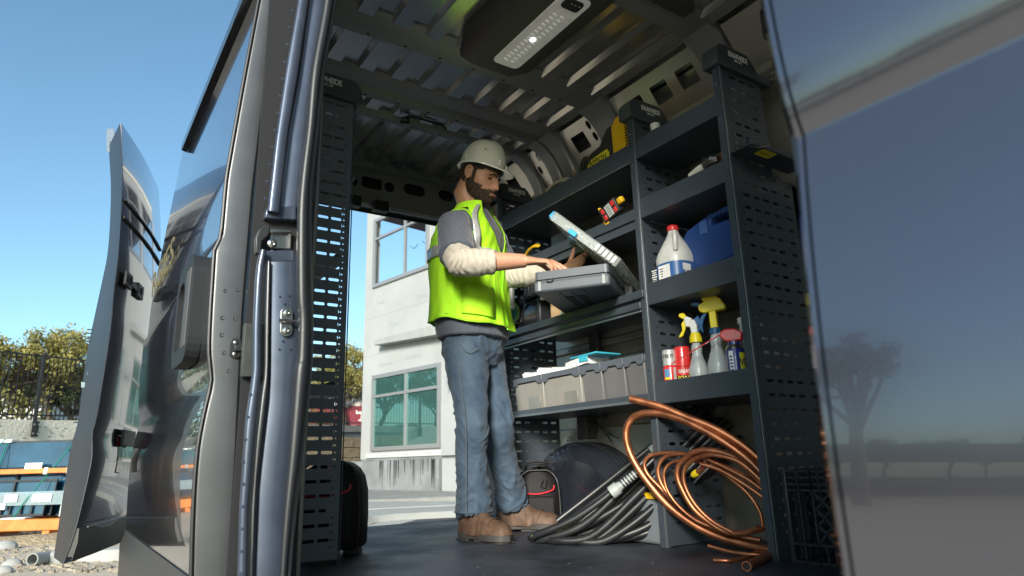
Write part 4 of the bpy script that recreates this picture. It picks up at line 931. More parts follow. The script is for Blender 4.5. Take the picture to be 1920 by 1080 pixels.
# lid: hinged on the right edge, swung up over the tray
LA = R(43); LU = (-CA*math.cos(LA)+ZZ*math.sin(LA)).normalized(); LN = LU.cross(CB).normalized()
if LN.dot(ZZ) < 0: LN = -LN
H0 = cp_(W_+.012, 0, .085)
def lp(u, b, n): return H0+LU*u+CB*b+LN*n
lidL = .335
lid = MB()
for (u0, u1, b0, b1, n0, n1) in ((-.02, lidL, 0, D_, .033, .036), (-.02, -.014, 0, D_, -.004, .0327), (lidL-.006, lidL, 0, D_, -.004, .0327), (-.0137, lidL-.0063, 0, .006, -.004, .0327), (-.0137, lidL-.0063, D_-.006, D_, -.004, .0327)):
    lid.obox(lp((u0+u1)/2, (b0+b1)/2, (n0+n1)/2), LU*((u1-u0)/2), CB*((b1-b0)/2), LN*((n1-n0)/2))
lidp = lid.ob('lid', CLR, case, .002)
for i in range(1, 7): MB().obox(lp(.02+i*.043, D_/2, .015), LU*.0012, CB*(D_/2-.008), LN*.014).ob('divider', CLR, lidp)
for j in range(1, 4): MB().obox(lp(lidL/2-.01, j*D_/4, .0145), LU*(lidL/2-.02), CB*.0012, LN*.0135).ob('divider', CLR, lidp)
bits = MB(); rnd = random.Random(12)
for k in range(900):
    u = rnd.uniform(.02, .26); b = rnd.uniform(.012, D_-.012); d_ = V((rnd.uniform(-1, 1), rnd.uniform(-1, 1), rnd.uniform(-1, 1))).normalized()*.006
    c = lp(u, b, .006+rnd.random()*.02); bits.obox(c, d_, d_.orthogonal().normalized()*.0035, d_.cross(d_.orthogonal()).normalized()*.0035)
struct(bits.ob('small_parts', mat('nylon_parts', (.66, .68, .64), .4, var=.4, vs=60, c2=(.25, .26, .26)), lidp), 'stuff')
BLU = mat('blue_latch', (.02, .30, .62), .35)
for b in (.04, .33): MB().obox(lp(lidL+.010, b+.02, .014), LU*.016, CB*.026, LN*.009).obox(lp(lidL+.024, b+.02, .020), LU*.004, CB*.018, LN*.016).ob('latch', BLU, lidp, .003)
MB().obox(lp(lidL*.62, -.008, .004), LU*.02, CB*.006, LN*.010).ob('latch', BLU, lidp, .003)
for k in range(5): MB().obox(lp(.0+k*.022, -.003, .016), LU*.008, CB*.003, LN*.016).ob('hinge_knuckle', mat('lid_knuckle', (.40, .43, .43), .35), lidp, .002)
cbx('hinge_block', W_-.002, W_+.035, .30, D_+.02, .02, .07, mat('case_dark', (.04, .045, .05), .5), bev=.006)
# ---- five storage bins
BINB = mat('bin_translucent', (.22, .215, .20), .45, var=.08, vs=8); BINL = mat('bin_lid', (.085, .10, .125), .5)
BINB2 = mat('bin_translucent_dark', (.12, .12, .125), .5, var=.08, vs=8)
blab = ('leftmost translucent storage bin, with a bag of parts showing low on its front', 'widest translucent storage bin, second from the left, under the blue topped pack', 'third storage bin from the left, narrow with a notched dark lid', 'fourth storage bin from the left, plain dark front', 'rightmost storage bin, against the middle shelving upright')
for k, (y0, y1) in enumerate(((2.556, 2.80), (2.275, 2.548), (2.134, 2.268), (1.994, 2.127), (1.878, 1.988))):
    t = thing('storage_bin', blab[k], 'storage bin', (2.05, (y0+y1)/2, 1.218), 'storage bins on the lower shelf')
    fx0, dz, w = XF+.016, 1.2175, y1-y0
    rings = [[(fx0+.012, y0+.008, dz), (fx0+.30, y0+.008, dz), (fx0+.30, y1-.008, dz), (fx0+.012, y1-.008, dz)], [(fx0, y0+.002, dz+.155), (fx0+.31, y0+.002, dz+.155), (fx0+.31, y1-.002, dz+.155), (fx0, y1-.002, dz+.155)]]
    MB().loft(rings).ob('bin_body', BINB if k < 2 else BINB2, t, .004)
    l = (w-.03)
    pts = [(y0, dz+.156), (y0, dz+.185), (y1, dz+.185), (y1, dz+.145), (y1-.025, dz+.145), (y1-.04, dz+.16), (y1-.04-(w-.08)*.9, dz+.16), (y0+.032, dz+.145), (y0+.01, dz+.145)]
    MB().loft([[(fx0-.008, y, z) for y, z in pts], [(fx0+.004, y, z) for y, z in pts]]).ob('lid_skirt', BINL, t, .002)
    MB().box(fx0+.0045, fx0+.32, y0, y1, dz+.157, dz+.185).ob('lid', BINL, t, .003)
    if k < 2:
        MB().box(fx0+.001, fx0+.0035, y0+.03, y0+.125, dz+.02, dz+.085).ob('parts_bag', mat('parts_bag_foil', (.22, .225, .21), .3, .3, var=.15, vs=9, bump=.35, bs=26, dist=.006), t, .001)
# packs on top of the bins
PKW = mat('blister_plastic', (.66, .68, .68), .2, 0, .6, var=.3, vs=30, bump=.6, bs=60, dist=.01); PKB = mat('pack_blue', (.04, .33, .45), .4)
tz = 1.4035
for k, (y, w, h, lab) in enumerate(((2.70, .09, .022, 'clear pack of white fittings at the left end of the bins'), (2.58, .08, .028, 'clear pack of fittings second from the left on the bins'), (2.46, .10, .020, 'low clear pack in the middle of the wide bin'))):
    o = MB().obox((2.02, y, tz+h/2+.001), (.08, .015, 0), (-.02, w*.6, 0), (0, .005, h/2)).obox((1.98, y+.02, tz+h*1.2), (.04, 0, .004), (0, w*.4, .006), (0, 0, h*.25)).ob('blister_pack', PKW, None, .003)
    tag(o, lab, 'package', 'packs lying on the bins')
bpk = thing('blister_pack', 'white pack with a blue top lying tilted across the wide bin', 'package', (2.0, 2.29, tz))
MB().obox((2.0, 2.33, tz+.024), (.07, .0, 0), (0, .075, -.008), (0, .003, .018)).ob('pack_body', PKW, bpk, .004)
MB().obox((2.0, 2.27, tz+.050), (.075, .0, 0), (0, .09, -.002), (0, 0, .004)).obox((1.927, 2.27, tz+.034), (.002, 0, 0), (0, .03, 0), (0, 0, .012)).ob('pack_top', PKB, bpk, .002)
# ---- spray bottles, cans
def bottle(x, y, z, label, h, r, m, head, rot):
    t = thing('spray_bottle', label, 'spray bottle', (x, y, z), 'spray bottles on the shelf')
    lath('bottle_body', [(r*.9, 0), (r, .008), (r, h*.50), (r*.97, h*.54), (r*.62, h*.72), (r*.50, h*.80), (r*.56, h*.86), (r*.52, h*.93), (r*.42, h*.96), (r*.42, h)], (x, y, z), m, t, 24)
    return t
BOT = mat('frosted_bottle', (.42, .46, .48), .3, 0, .4, .1, var=.06, vs=20)
SY = mat('sprayer_yellow', (.80, .66, .02), .35); SBL = mat('sprayer_blue', (.02, .10, .25), .4); SWH = mat('sprayer_white', (.72, .73, .72), .4); SRED = mat('can_red', (.68, .035, .035), .25, coat=.5)
SZ = 1.202
FV = V((-.62, .30, 0)).normalized()      # nozzle direction of the sprayers (to the left in the photo)
FLT = V((-.45, .89, 0)).normalized()
def spray_head(t, c, main, trig, s=1.0, collar=None, big=True, tilt=0):
    """c = neck top"""
    N = V((FLT.y, -FLT.x, 0))
    def q(u, w): return c+FLT*u*s+ZZ*w*s
    def slab(name, pts, th, m): return MB().loft([[q(u, w)-N*th/2 for u, w in pts], [q(u, w)+N*th/2 for u, w in pts]]).ob(name, m, t, .004)
    if big:
        lath('collar', [(.021, 0), (.021, .022), (.018, .024)], c-ZZ*.008, collar or SBL, t, 18)
        slab('neck', [(-.014, .014), (.014, .014), (.014, .085), (-.012, .085)], .026, main)
        slab('shroud', [(-.052, .092), (-.045, .082), (.03, .076), (.045, .082), (.052, .098), (.046, .112), (.028, .118), (.034, .124), (.034, .144), (.022, .150), (-.012, .142), (-.034, .124)], .034, main)
        slab('nozzle', [(.044, .104), (.075, .110), (.082, .118), (.075, .126), (.044, .122)], .018, trig)
        slab('trigger', [(.034, .078), (.050, .062), (.058, .030), (.048, .004), (.040, .002), (.044, .030), (.034, .056), (.022, .076)], .012, trig)
    else:
        lath('collar', [(.024, 0), (.024, .014), (.018, .036), (.015, .038)], c-ZZ*.004, main, t, 18)
        slab('neck', [(-.012, .034), (.014, .034), (.020, .085), (-.002, .095), (-.012, .07)], .022, SWH)
        slab('shroud', [(.010, .062), (.036, .066), (.040, .104), (.030, .112), (.006, .100)], .022, SWH)
        slab('nozzle', [(.034, .104), (.040, .098), (.062, .112), (.060, .126), (.040, .128), (.030, .116)], .016, main)
        slab('trigger', [(.038, .100), (.054, .082), (.052, .054), (.070, .028), (.066, .022), (.050, .030), (.036, .062), (.026, .096)], .012, main)
        slab('cap_lever', [(-.020, .110), (.004, .094), (-.018, .062), (-.003, .030), (.000, .024), (-.008, .022), (-.034, .062), (-.030, .075)], .012, trig)
t = bottle(2.00, 1.684, SZ, 'clear spray bottle with a small yellow and white trigger head', .225, .037, BOT, 0, 0); spray_head(t, V((2.00, 1.684, SZ+.225)), SY, SBL, .92, big=False)
t = bottle(2.02, 1.606, SZ, 'clear spray bottle with the large yellow trigger head and blue collar', .245, .040, BOT, 0, 0); spray_head(t, V((2.02, 1.606, SZ+.250)), SY, SBL, 1.0)
PRN = mat('faint_print', (.22, .27, .36), .5)
def around(c, r, a0, a1, z0, z1, name, m, par, n=8, o=.0006):
    """curved label patch on a round body, angles measured from the direction towards -Y turning to -X"""
    pts = []
    for zz_ in (z0, z1):
        pts.append([V((c[0]-(r+o)*math.sin(a0+(a1-a0)*i/n), c[1]-(r+o)*math.cos(a0+(a1-a0)*i/n), zz_)) for i in range(n+1)])
    return MB().loft(pts, closed=False).ob(name, m, par)
for k in range(5): around((2.02, 1.606), .040, R(35), R(95-8*(k % 2)), SZ+.092-.004*k*1.8, SZ+.0945-.004*k*1.8, 'print_line', PRN, t)
def ctext(name, s, c, r, a_mid, z, size, m, par, sx=.8):
    """lettering wrapped on a round can, centred on angle a_mid"""
    cu = bpy.data.curves.new('tmp', 'FONT'); cu.body = s; cu.size = size; cu.extrude = .0002; cu.align_x = 'CENTER'; cu.offset = .0006
    to = bpy.data.objects.new('tmp', cu); me = bpy.data.meshes.new_from_object(to); bpy.data.objects.remove(to); bpy.data.curves.remove(cu)
    for v in me.vertices:
        a = a_mid-v.co.x*sx/r; rr_ = r+.0012+v.co.z; v.co = V((c[0]-rr_*math.sin(a), c[1]-rr_*math.cos(a), z+v.co.y))
    me.name = name; return put(name, me, m, par)
AM = R(52)
c1 = (1.96, 1.789); t = thing('spray_can', 'short red spray can with a silver grey cap at the left end', 'spray can', (*c1, SZ), 'spray cans on the shelf')
lath('can_body', [(.027, 0), (.0285, .004), (.0285, .135), (.026, .142)], (*c1, SZ), SRED, t); lath('cap', [(.0275, .143), (.0275, .198), (.025, .204), (0, .204)], (*c1, SZ), mat('grey_cap', (.50, .51, .50), .35, .3), t)
around(c1, .0285, R(55), R(100), SZ+.098, SZ+.128, 'label_blue', mat('label_blue', (.10, .28, .50), .4), t); around(c1, .0285, R(55), R(100), SZ+.088, SZ+.097, 'label_yellow', YEL, t)
around(c1, .0285, R(2), R(26), SZ+.02, SZ+.133, 'label_grey', mat('label_grey', (.45, .45, .45), .4), t); ctext('can_lettering', 'CREST', c1, .0275, R(60), SZ+.172, .018, DARK, t)
for k in range(4): around(c1, .0285, R(50), R(98-k*7), SZ+.050+k*.008, SZ+.0525+k*.008, 'print_line', WHT, t)
c1 = (1.99, 1.750); t = thing('spray_can', 'red and black foam spray can between the grey capped can and the bottles', 'spray can', (*c1, SZ), 'spray cans on the shelf')
lath('can_body', [(.029, 0), (.031, .004), (.031, .135)], (*c1, SZ), mat('can_black', (.02, .02, .02), .25, coat=.5), t); lath('cap', [(.031, .136), (.031, .205), (.029, .212), (0, .212)], (*c1, SZ), SRED, t)
around(c1, .031, R(0), R(120), SZ+.100, SZ+.134, 'label_red', SRED, t); ctext('can_lettering', 'FOAM', c1, .031, R(45), SZ+.080, .026, mat('can_yellow_print', (.8, .6, .03), .4), t, .75); ctext('can_lettering', '& CR', c1, .031, R(45), SZ+.054, .026, mat('can_yellow_print', (.8, .6, .03), .4), t, .75); ctext('can_lettering', 'GREAT', c1, .031, R(45), SZ+.11, .018, WHT, t)
c1 = (1.985, 1.500); t = thing('spray_can', 'blue lubricant spray can with a red straw cap and yellow shield', 'spray can', (*c1, SZ), 'spray cans on the shelf')
lath('can_body', [(.031, 0), (.033, .004), (.033, .165), (.030, .172), (.024, .178), (.023, .19)], (*c1, SZ), mat('can_blue', (.02, .035, .22), .22, coat=.6), t)
lath('can_dome', [(.033, .166), (.030, .1745), (.024, .181), (.020, .196)], (*c1, SZ), STEEL, t)
N_d = V((FLT.y, -FLT.x, 0)); cc = V((*c1, SZ+.19))
MB().loft([[cc+FLT*u+ZZ*w+N_d*s_ for u, w in ((-.03, .004), (.026, .004), (.046, .022), (.046, .040), (.028, .052), (-.006, .052), (-.036, .034))] for s_ in (-.016, .016)]).ob('straw_cap', SRED, t, .006)
MB().tube([cc+FLT*.05+ZZ*.034, cc+FLT*.12-ZZ*.0, cc+FLT*.235-ZZ*.055], .0022, 6).ob('straw', SRED, t); MB().tube([cc+FLT*.04+ZZ*.045, cc+FLT*.07+ZZ*.028, cc+FLT*.10+ZZ*.006], .0016, 6).ob('straw_clip', SWH, t)
around(c1, .033, R(30), R(-18), SZ+.075, SZ+.150, 'shield', YEL, t); ctext('shield_lettering', 'WD', c1, .033, R(10), SZ+.105, .034, mat('navy_print', (.01, .015, .10), .4), t, .75)
around(c1, .033, R(96), R(66), SZ+.0, SZ+.158, 'label_white', WHT, t); around(c1, .033, R(25), R(-6), SZ+.052, SZ+.068, 'label_white', WHT, t)
for k in range(6): around(c1, .0336, R(90), R(72), SZ+.075+k*.012, SZ+.080+k*.012, 'print_line', mat('can_blue', ()), t)
WB = mat('white_jug', (.58, .59, .57), .4, 0, .3, .2, var=.08, vs=12)
t = thing('detergent_jug', 'white handled jug behind the blue can, mostly hidden by the upright', 'jug', (2.11, 1.535, SZ))
lath('jug_body', [(.055, 0), (.06, .01), (.06, .20), (.045, .235), (.026, .255), (.026, .275)], (2.11, 1.535, SZ), WB, t, sy=.8); lath('cap', [(.028, .276), (.028, .300), (0, .302)], (2.11, 1.535, SZ), SWH, t)
MB().tube(spline([(2.09, 1.505, SZ+.25), (2.09, 1.475, SZ+.30), (2.09, 1.462, SZ+.28), (2.09, 1.465, SZ+.20)]), .016, 10).ob('handle', WB, t)
around((2.11, 1.535), .060, R(20), R(70), SZ+.10, SZ+.17, 'label', mat('jug_label', (.32, .34, .33), .5), t)
# ---- gallon jug and blue tool case
JX, JY, JZ = 1.99, 1.738, 1.5895
t = thing('gallon_jug', 'white gallon jug with red cap and blue and white label', 'jug', (JX, JY, JZ))
def sq(r, z, e=2.6, n=28):
    o = []
    for j in range(n):
        a = 2*math.pi*j/n; c, s_ = math.cos(a), math.sin(a); k = (abs(c)**e+abs(s_)**e)**(-1/e); o.append(V((JX+r*k*c, JY+r*k*s_, z)))
    return o
MB().loft([sq(.068, JZ), sq(.072, JZ+.01), sq(.072, JZ+.165), sq(.0725, JZ+.18), sq(.068, JZ+.20, 2.3), sq(.050, JZ+.24, 2), sq(.033, JZ+.268, 2), sq(.024, JZ+.285, 2), sq(.020, JZ+.30, 2)]).ob('jug_body', WB, t, ang=60)
MB().loft([sq(.0728, JZ+.02), sq(.0728, JZ+.155)], cap=False).ob('label', mat('label_navy', (.03, .11, .32), .35), t, ang=60)
lath('cap', [(.0225, .300), (.0235, .302), (.0235, .318), (.021, .322), (0, .322)], (JX, JY, JZ), SRED, t)
hd = spline([V((JX-.028, JY-.030, JZ+.285)), V((JX-.052, JY-.052, JZ+.27)), V((JX-.056, JY-.055, JZ+.23)), V((JX-.052, JY-.05, JZ+.20))]); MB().tube(hd, [.010]*len(hd), 10).ob('handle', WB, t)
J_ = MB().obox((JX-.0738, JY-.002, JZ+.088), (.0004, 0, 0), (0, .030, 0), (0, 0, .058)).ob('label_panel', WHT, t)
for k in range(13): MB().obox((JX-.0742+.0, JY+.051, JZ+.03+k*.0088), (.0003, 0, 0), (0, .014-.002*(k % 3), 0), (0, 0, .0022)).ob('print_line', WHT, J_)
for k in range(13): MB().obox((JX-.02, JY-.0745, JZ+.03+k*.0088), (.020-.002*(k % 4), 0, 0), (0, .0003, 0), (0, 0, .0022)).ob('print_line', WHT, J_)
MB().obox((JX-.025, JY-.0748, JZ+.128), (.022, 0, 0), (0, .0003, 0), (0, 0, .014)).ob('label_box', WHT, J_)
for k in range(4): MB().obox((JX-.0745, JY+.012-.0*k, JZ+.132-k*.010), (.0002, 0, 0), (0, .010-.002*k, 0), (0, 0, .0018)).ob('print_mark', DARK, J_)
t = thing('tool_case', 'blue plastic tool case leaning beside the gallon jug', 'tool case', (2.07, 1.53, JZ))
TB_ = mat('tool_case_blue', (.018, .055, .20), .4, bump=.15, bs=200, dist=.001)
cs = [(1.705, 1.592), (1.425, 1.592), (1.425, 1.89), (1.445, 1.925), (1.52, 1.915), (1.60, 1.905), (1.69, 1.878), (1.712, 1.85)]
cb_ = plate('case_shell', cs, [rrect(1.475, 1.565, 1.865, 1.892, .012)], (2.035, 0, 0), (0, 1, 0), (0, 0, 1), .045, TB_, t, .006)
plate('case_shell', [(y, z-.004) for y, z in cs], [rrect(1.475, 1.565, 1.861, 1.888, .012)], (2.083, 0, 0), (0, 1, 0), (0, 0, 1), .045, TB_, t, .006)
for k in range(6): MB().box(2.008, 2.0122, 1.482+k*.017, 1.488+k*.017, 1.894, 1.912).ob('grip_rib', TB_, cb_, .001)
for z in (1.66, 1.70): MB().tube([(2.012, 1.44, z+.03), (2.012, 1.69, z-.0)], .003, 6).ob('case_rib', TB_, cb_)
MB().box(2.009, 2.0123, 1.585, 1.62, 1.84, 1.895).ob('latch', mat('latch_blue', (.05, .11, .30), .35), cb_, .002)
# ---- upper shelf things
t = thing('recovery_pump', 'yellow and black refrigerant recovery pump on the top shelf', 'pump', (2.04, 2.08, 2.224))
PB = mat('pump_black', (.035, .035, .034), .35, bump=.2, bs=200, dist=.001); PY = mat('pump_yellow', (.80, .47, .015), .35)
# body silhouette in the shelf plane
bd = [(2.30, 2.226), (2.30, 2.33), (2.285, 2.37), (2.262, 2.40), (2.235, 2.425), (2.20, 2.438), (2.14, 2.448), (2.11, 2.49), (2.085, 2.515), (2.05, 2.515), (2.045, 2.226)]
MB().loft([[(x, y, z) for y, z in bd] for x in (1.99, 2.14)]).ob('pump_body', PB, t, .010)
yb = [(2.043, 2.226), (2.052, 2.50), (2.02, 2.535), (1.96, 2.545), (1.905, 2.50), (1.90, 2.226)]
gg = MB().loft([[(x, y, z) for y, z in yb] for x in (1.985, 2.13)]).ob('pump_cover', PY, t, .010)
for k in range(12): MB().tube([(1.982, 1.925+.0*k, 2.33+k*.0145), (1.982, 1.955, 2.326+k*.0145)], .0035, 6).ob('vent_slot', DARK, gg)
lbp = MB().loft([[(x, y, z) for y, z in ((2.215, 2.285), (2.225, 2.37), (2.20, 2.395), (2.085, 2.405), (2.072, 2.385), (2.078, 2.285))] for x in (1.984, 1.9895)]).ob('pump_label', YEL, t, .001)
text('pump_lettering', 'APPION', (1.9835, 2.212, 2.362), (0, -1, 0), (0, 0, 1), .040, DARK, lbp, .0004, .0004, sx=.88, space=1.0)
for k in range(2): MB().box(1.9828, 1.9836, 2.10, 2.20, 2.330+k*.012, 2.336+k*.012).ob('print_line', DARK, lbp)
pts = [V((1.97, 2.262+.018*math.sin(k*.9*0), 2.30+k*.008)) for k in range(2)]
hx_ = []
for k in range(90): a = k*.9; hx_.append(V((1.975+.010*math.cos(a), 2.315+.010*math.sin(a), 2.25+k*.0015)))
MB().tube(hx_, .0022, 5).ob('coiled_cord', mat('cord_orange', (.35, .16, .05), .5), t)
MB().tube(spline([(1.985, 2.26, 2.30), (1.975, 2.262, 2.35), (1.985, 2.255, 2.41), (2.0, 2.24, 2.43)]), .012, 8).ob('grip', PB, t)
CR = mat('cream_hose', (.45, .42, .34), .5)
o = MB()
for k in range(4):
    pts = [V((1.955+.012*k, 2.44+(.10-.006*k)*math.cos(a), 2.305+(.055-.004*k)*math.sin(a)+.012*k)) for a in [2*math.pi*i/28 for i in range(29)]]
    o.tube(pts, .0075, 8, cap=False)
tag(o.ob('coiled_hose', CR), 'cream coiled hose lying beside the pump on the top shelf', 'hose')
t = thing('multimeter', 'yellow and black meter with red buttons on the middle shelf', 'meter', (1.93, 1.97, 2.0))
MC = V((1.885, 1.975, 2.045)); MU = V((-.10, -.93, .20)).normalized(); MV = V((-.38, .12, .9)); MV = (MV-MU*MV.dot(MU)).normalized(); MN = MU.cross(MV)
def mbx(name, u0, u1, v0, v1, n0, n1, m, par, bev=.002): return MB().obox(MC+MU*((u0+u1)/2)+MV*((v0+v1)/2)+MN*((n0+n1)/2), MU*((u1-u0)/2), MV*((v1-v0)/2), MN*((n1-n0)/2)).ob(name, m, par, bev)
sg = 1 if MN.dot(CAM-MC) > 0 else -1
mb_ = mbx('meter_body', -.062, .052, -.034, .034, -.016, .016, BPL, t, .006)
mbx('yellow_base', -.074, -.038, -.045, -.015, -.018, .012, PY, t, .008); mbx('yellow_tip', .055, .085, -.01, .018, -.012, .012, PY, t, .006)
mbx('screen', -.018, .018, -.026, .026, sg*.0165-.0005, sg*.0165+.0006, mat('lcd_screen', (.50, .56, .54), .3), mb_, 0)
for (u0, u1, v0, v1) in ((-.047, -.028, .004, .026), (-.047, -.028, -.026, -.004), (.024, .045, .004, .026), (.024, .045, -.026, -.004)): mbx('red_button', u0, u1, v0, v1, sg*.0165-.001, sg*.0165+.002, SRED, mb_, .002)
for k in range(4): mbx('screen_digit', -.011, .011, -.019+k*.011, -.014+k*.011, sg*.0178-.0003, sg*.0178+.0003, mat('lcd_digits', (.25, .28, .28), .5), mb_, 0)
MB().tube([MC-MU*.05+MV*.03, MC-MU*.06+MV*.045, MC-MU*.068-MV*.01], .006, 8).ob('strap', PY, t)
o = MB().tube(spline([(1.89, 2.64, 2.012), (1.885, 2.60, 2.035), (1.885, 2.55, 2.045), (1.89, 2.51, 2.035)]), [.006, .011, .012, .011, .012, .012, .011, .012, .012, .011, .011, .011, .012, .012, .012, .012, .011, .010, .006][:19], 8, flat=.6).ob('tool_handle', PY)
o.name = 'pry_tool'; tag(o, 'orange yellow tool handle at the far end of the middle shelf', 'tool')
o = MB().tube([(1.90, 2.71, 2.045), (1.90, 2.66, 2.015), (1.90, 2.60, 2.012)], .009, 8).tube([(1.90, 2.73, 2.01), (1.90, 2.70, 2.02)], .014, 8).ob('hand_tool', STEEL); tag(o, 'dark and silver hand tool behind the orange handle', 'tool')
t = thing('angle_grinder', 'small silver grinder with a red brown disc on the second shelf', 'grinder', (1.97, 1.48, 1.96))
GZ = 2.062
MB().tube([(1.945, 1.585, GZ+.0), (1.95, 1.54, GZ+.012), (1.95, 1.505, GZ+.018)], [.014, .018, .016], 10).ob('motor', mat('grinder_cream', (.62, .60, .52), .4), t)
MB().tube([(1.95, 1.515, GZ+.018), (1.95, 1.475, GZ+.026), (1.95, 1.45, GZ+.02)], [.020, .022, .013], 10).ob('gear_head', STEEL, t, ang=20)
MB().tube([(1.95, 1.50, GZ+.035), (1.95, 1.52, GZ+.05)], .008, 8).tube([(1.95, 1.48, GZ), (1.945, 1.46, GZ-.02)], .010, 8).ob('side_knob', DARK, t)
lath('disc', [(.036, -.002), (.036, .003), (.010, .006), (0, .006)], (1.945, 1.425, GZ+.028), mat('disc_brown', (.30, .10, .06), .6), t, 24, (-.5, .75, .1))
MB().box(1.94, 2.0, 1.44, 1.6, 1.958, GZ-.012).ob('stand', BPL, t, .004)
lath('cup', [(.018, 0), (.022, .05), (.020, .05), (0, .045)], (2.0, 1.79, 2.348), WHT, None); tag(bpy.data.objects['cup'], 'small white cup rim above the top shelf lip beside the middle cap', 'cup')
bpy.data.objects['cup'].location.z = -.0
# box under the cup so that it stands on something
o = MB().box(1.95, 2.08, 1.73, 1.81, 2.2255, 2.347).ob('small_carton', mat('carton_dark', (.06, .055, .05), .7), None, .003); tag(o, 'dark small carton hidden behind the top shelf lip, under the white cup', 'carton')
# screws shown at shelf ends
# ---- machine, box and cables on the bench behind the man
t = thing('air_compressor', 'black pump machine with coiled cable on the bench behind the man', 'compressor', (2.08, 2.62, 1.656))
BZ = 1.656
MB().box(1.98, 2.2, 2.60, 2.80, BZ+.17, BZ+.28).ob('machine_top', BPL, t, .01)
for k in range(6): MB().box(1.972, 1.9795, 2.61+k*.03, 2.625+k*.03, BZ+.18, BZ+.27).ob('cooling_fin', BPL, t, .002)
MB().lathe([(.075, -.12), (.08, -.10), (.08, .08), (.07, .1), (0, .1)], (2.02, 2.74, BZ+.085), 24, (0, 1, 0)).ob('tank', mat('tank_black', (.03, .03, .033), .25, coat=.6), t)
MB().lathe([(.055, 0), (.055, .012), (.045, .014), (0, .010)], (1.925, 2.815, BZ+.10), 24, (-1, -.3, 0)).ob('gauge_ring', STEEL, t); MB().lathe([(.042, .0), (.040, .017), (0, .019)], (1.924, 2.815, BZ+.10), 20, (-1, -.3, 0)).ob('gauge_glass', mat('gauge_face', (.05, .16, .18), .1), t)
MB().box(1.93, 2.02, 2.585, 2.61, BZ+.0, BZ+.14).ob('machine_foot', BPL, t, .008)
MB().tube([(1.97, 2.72, BZ+.04), (1.95, 2.66, BZ+.09), (1.96, 2.60, BZ+.13)], .007, 6).tube([(1.95, 2.78, BZ+.05), (1.94, 2.72, BZ+.12)], .006, 6).ob('handle_bar', mat('bar_grey', (.12, .12, .12), .4), t)
cbm = MB()
for k in range(6):
    pts = [V((1.95+.006*k, 2.565+(.05+.004*k)*math.cos(a), BZ+.165+(.024+.003*k)*math.sin(a)+.01*math.sin(3*a+k))) for a in [2*math.pi*i/24 for i in range(25)]]; cbm.tube(pts, .0045, 6, cap=False)
cbm.ob('coiled_cable', BPL, t)
MB().obox((1.93, 2.545, BZ+.128), (.012, 0, 0), (0, .018, 0), (0, 0, .012)).ob('white_plug', WHT, t, .003)
o = MB().box(1.96, 2.10, 2.40, 2.535, BZ+.0005, BZ+.105).ob('cardboard_box', mat('cardboard', (.40, .28, .15), .8, var=.12, vs=5), None, .002); tag(o, 'small tan cardboard box on the bench below the grey case', 'box')
o = MB().obox((1.93, 2.385, BZ+.012), (.015, 0, 0), (0, .02, .004), (0, 0, .010)).ob('crumpled_tag', WHT, None, .003); tag(o, 'crumpled white tag on the bench edge beside the cardboard box', 'tag')
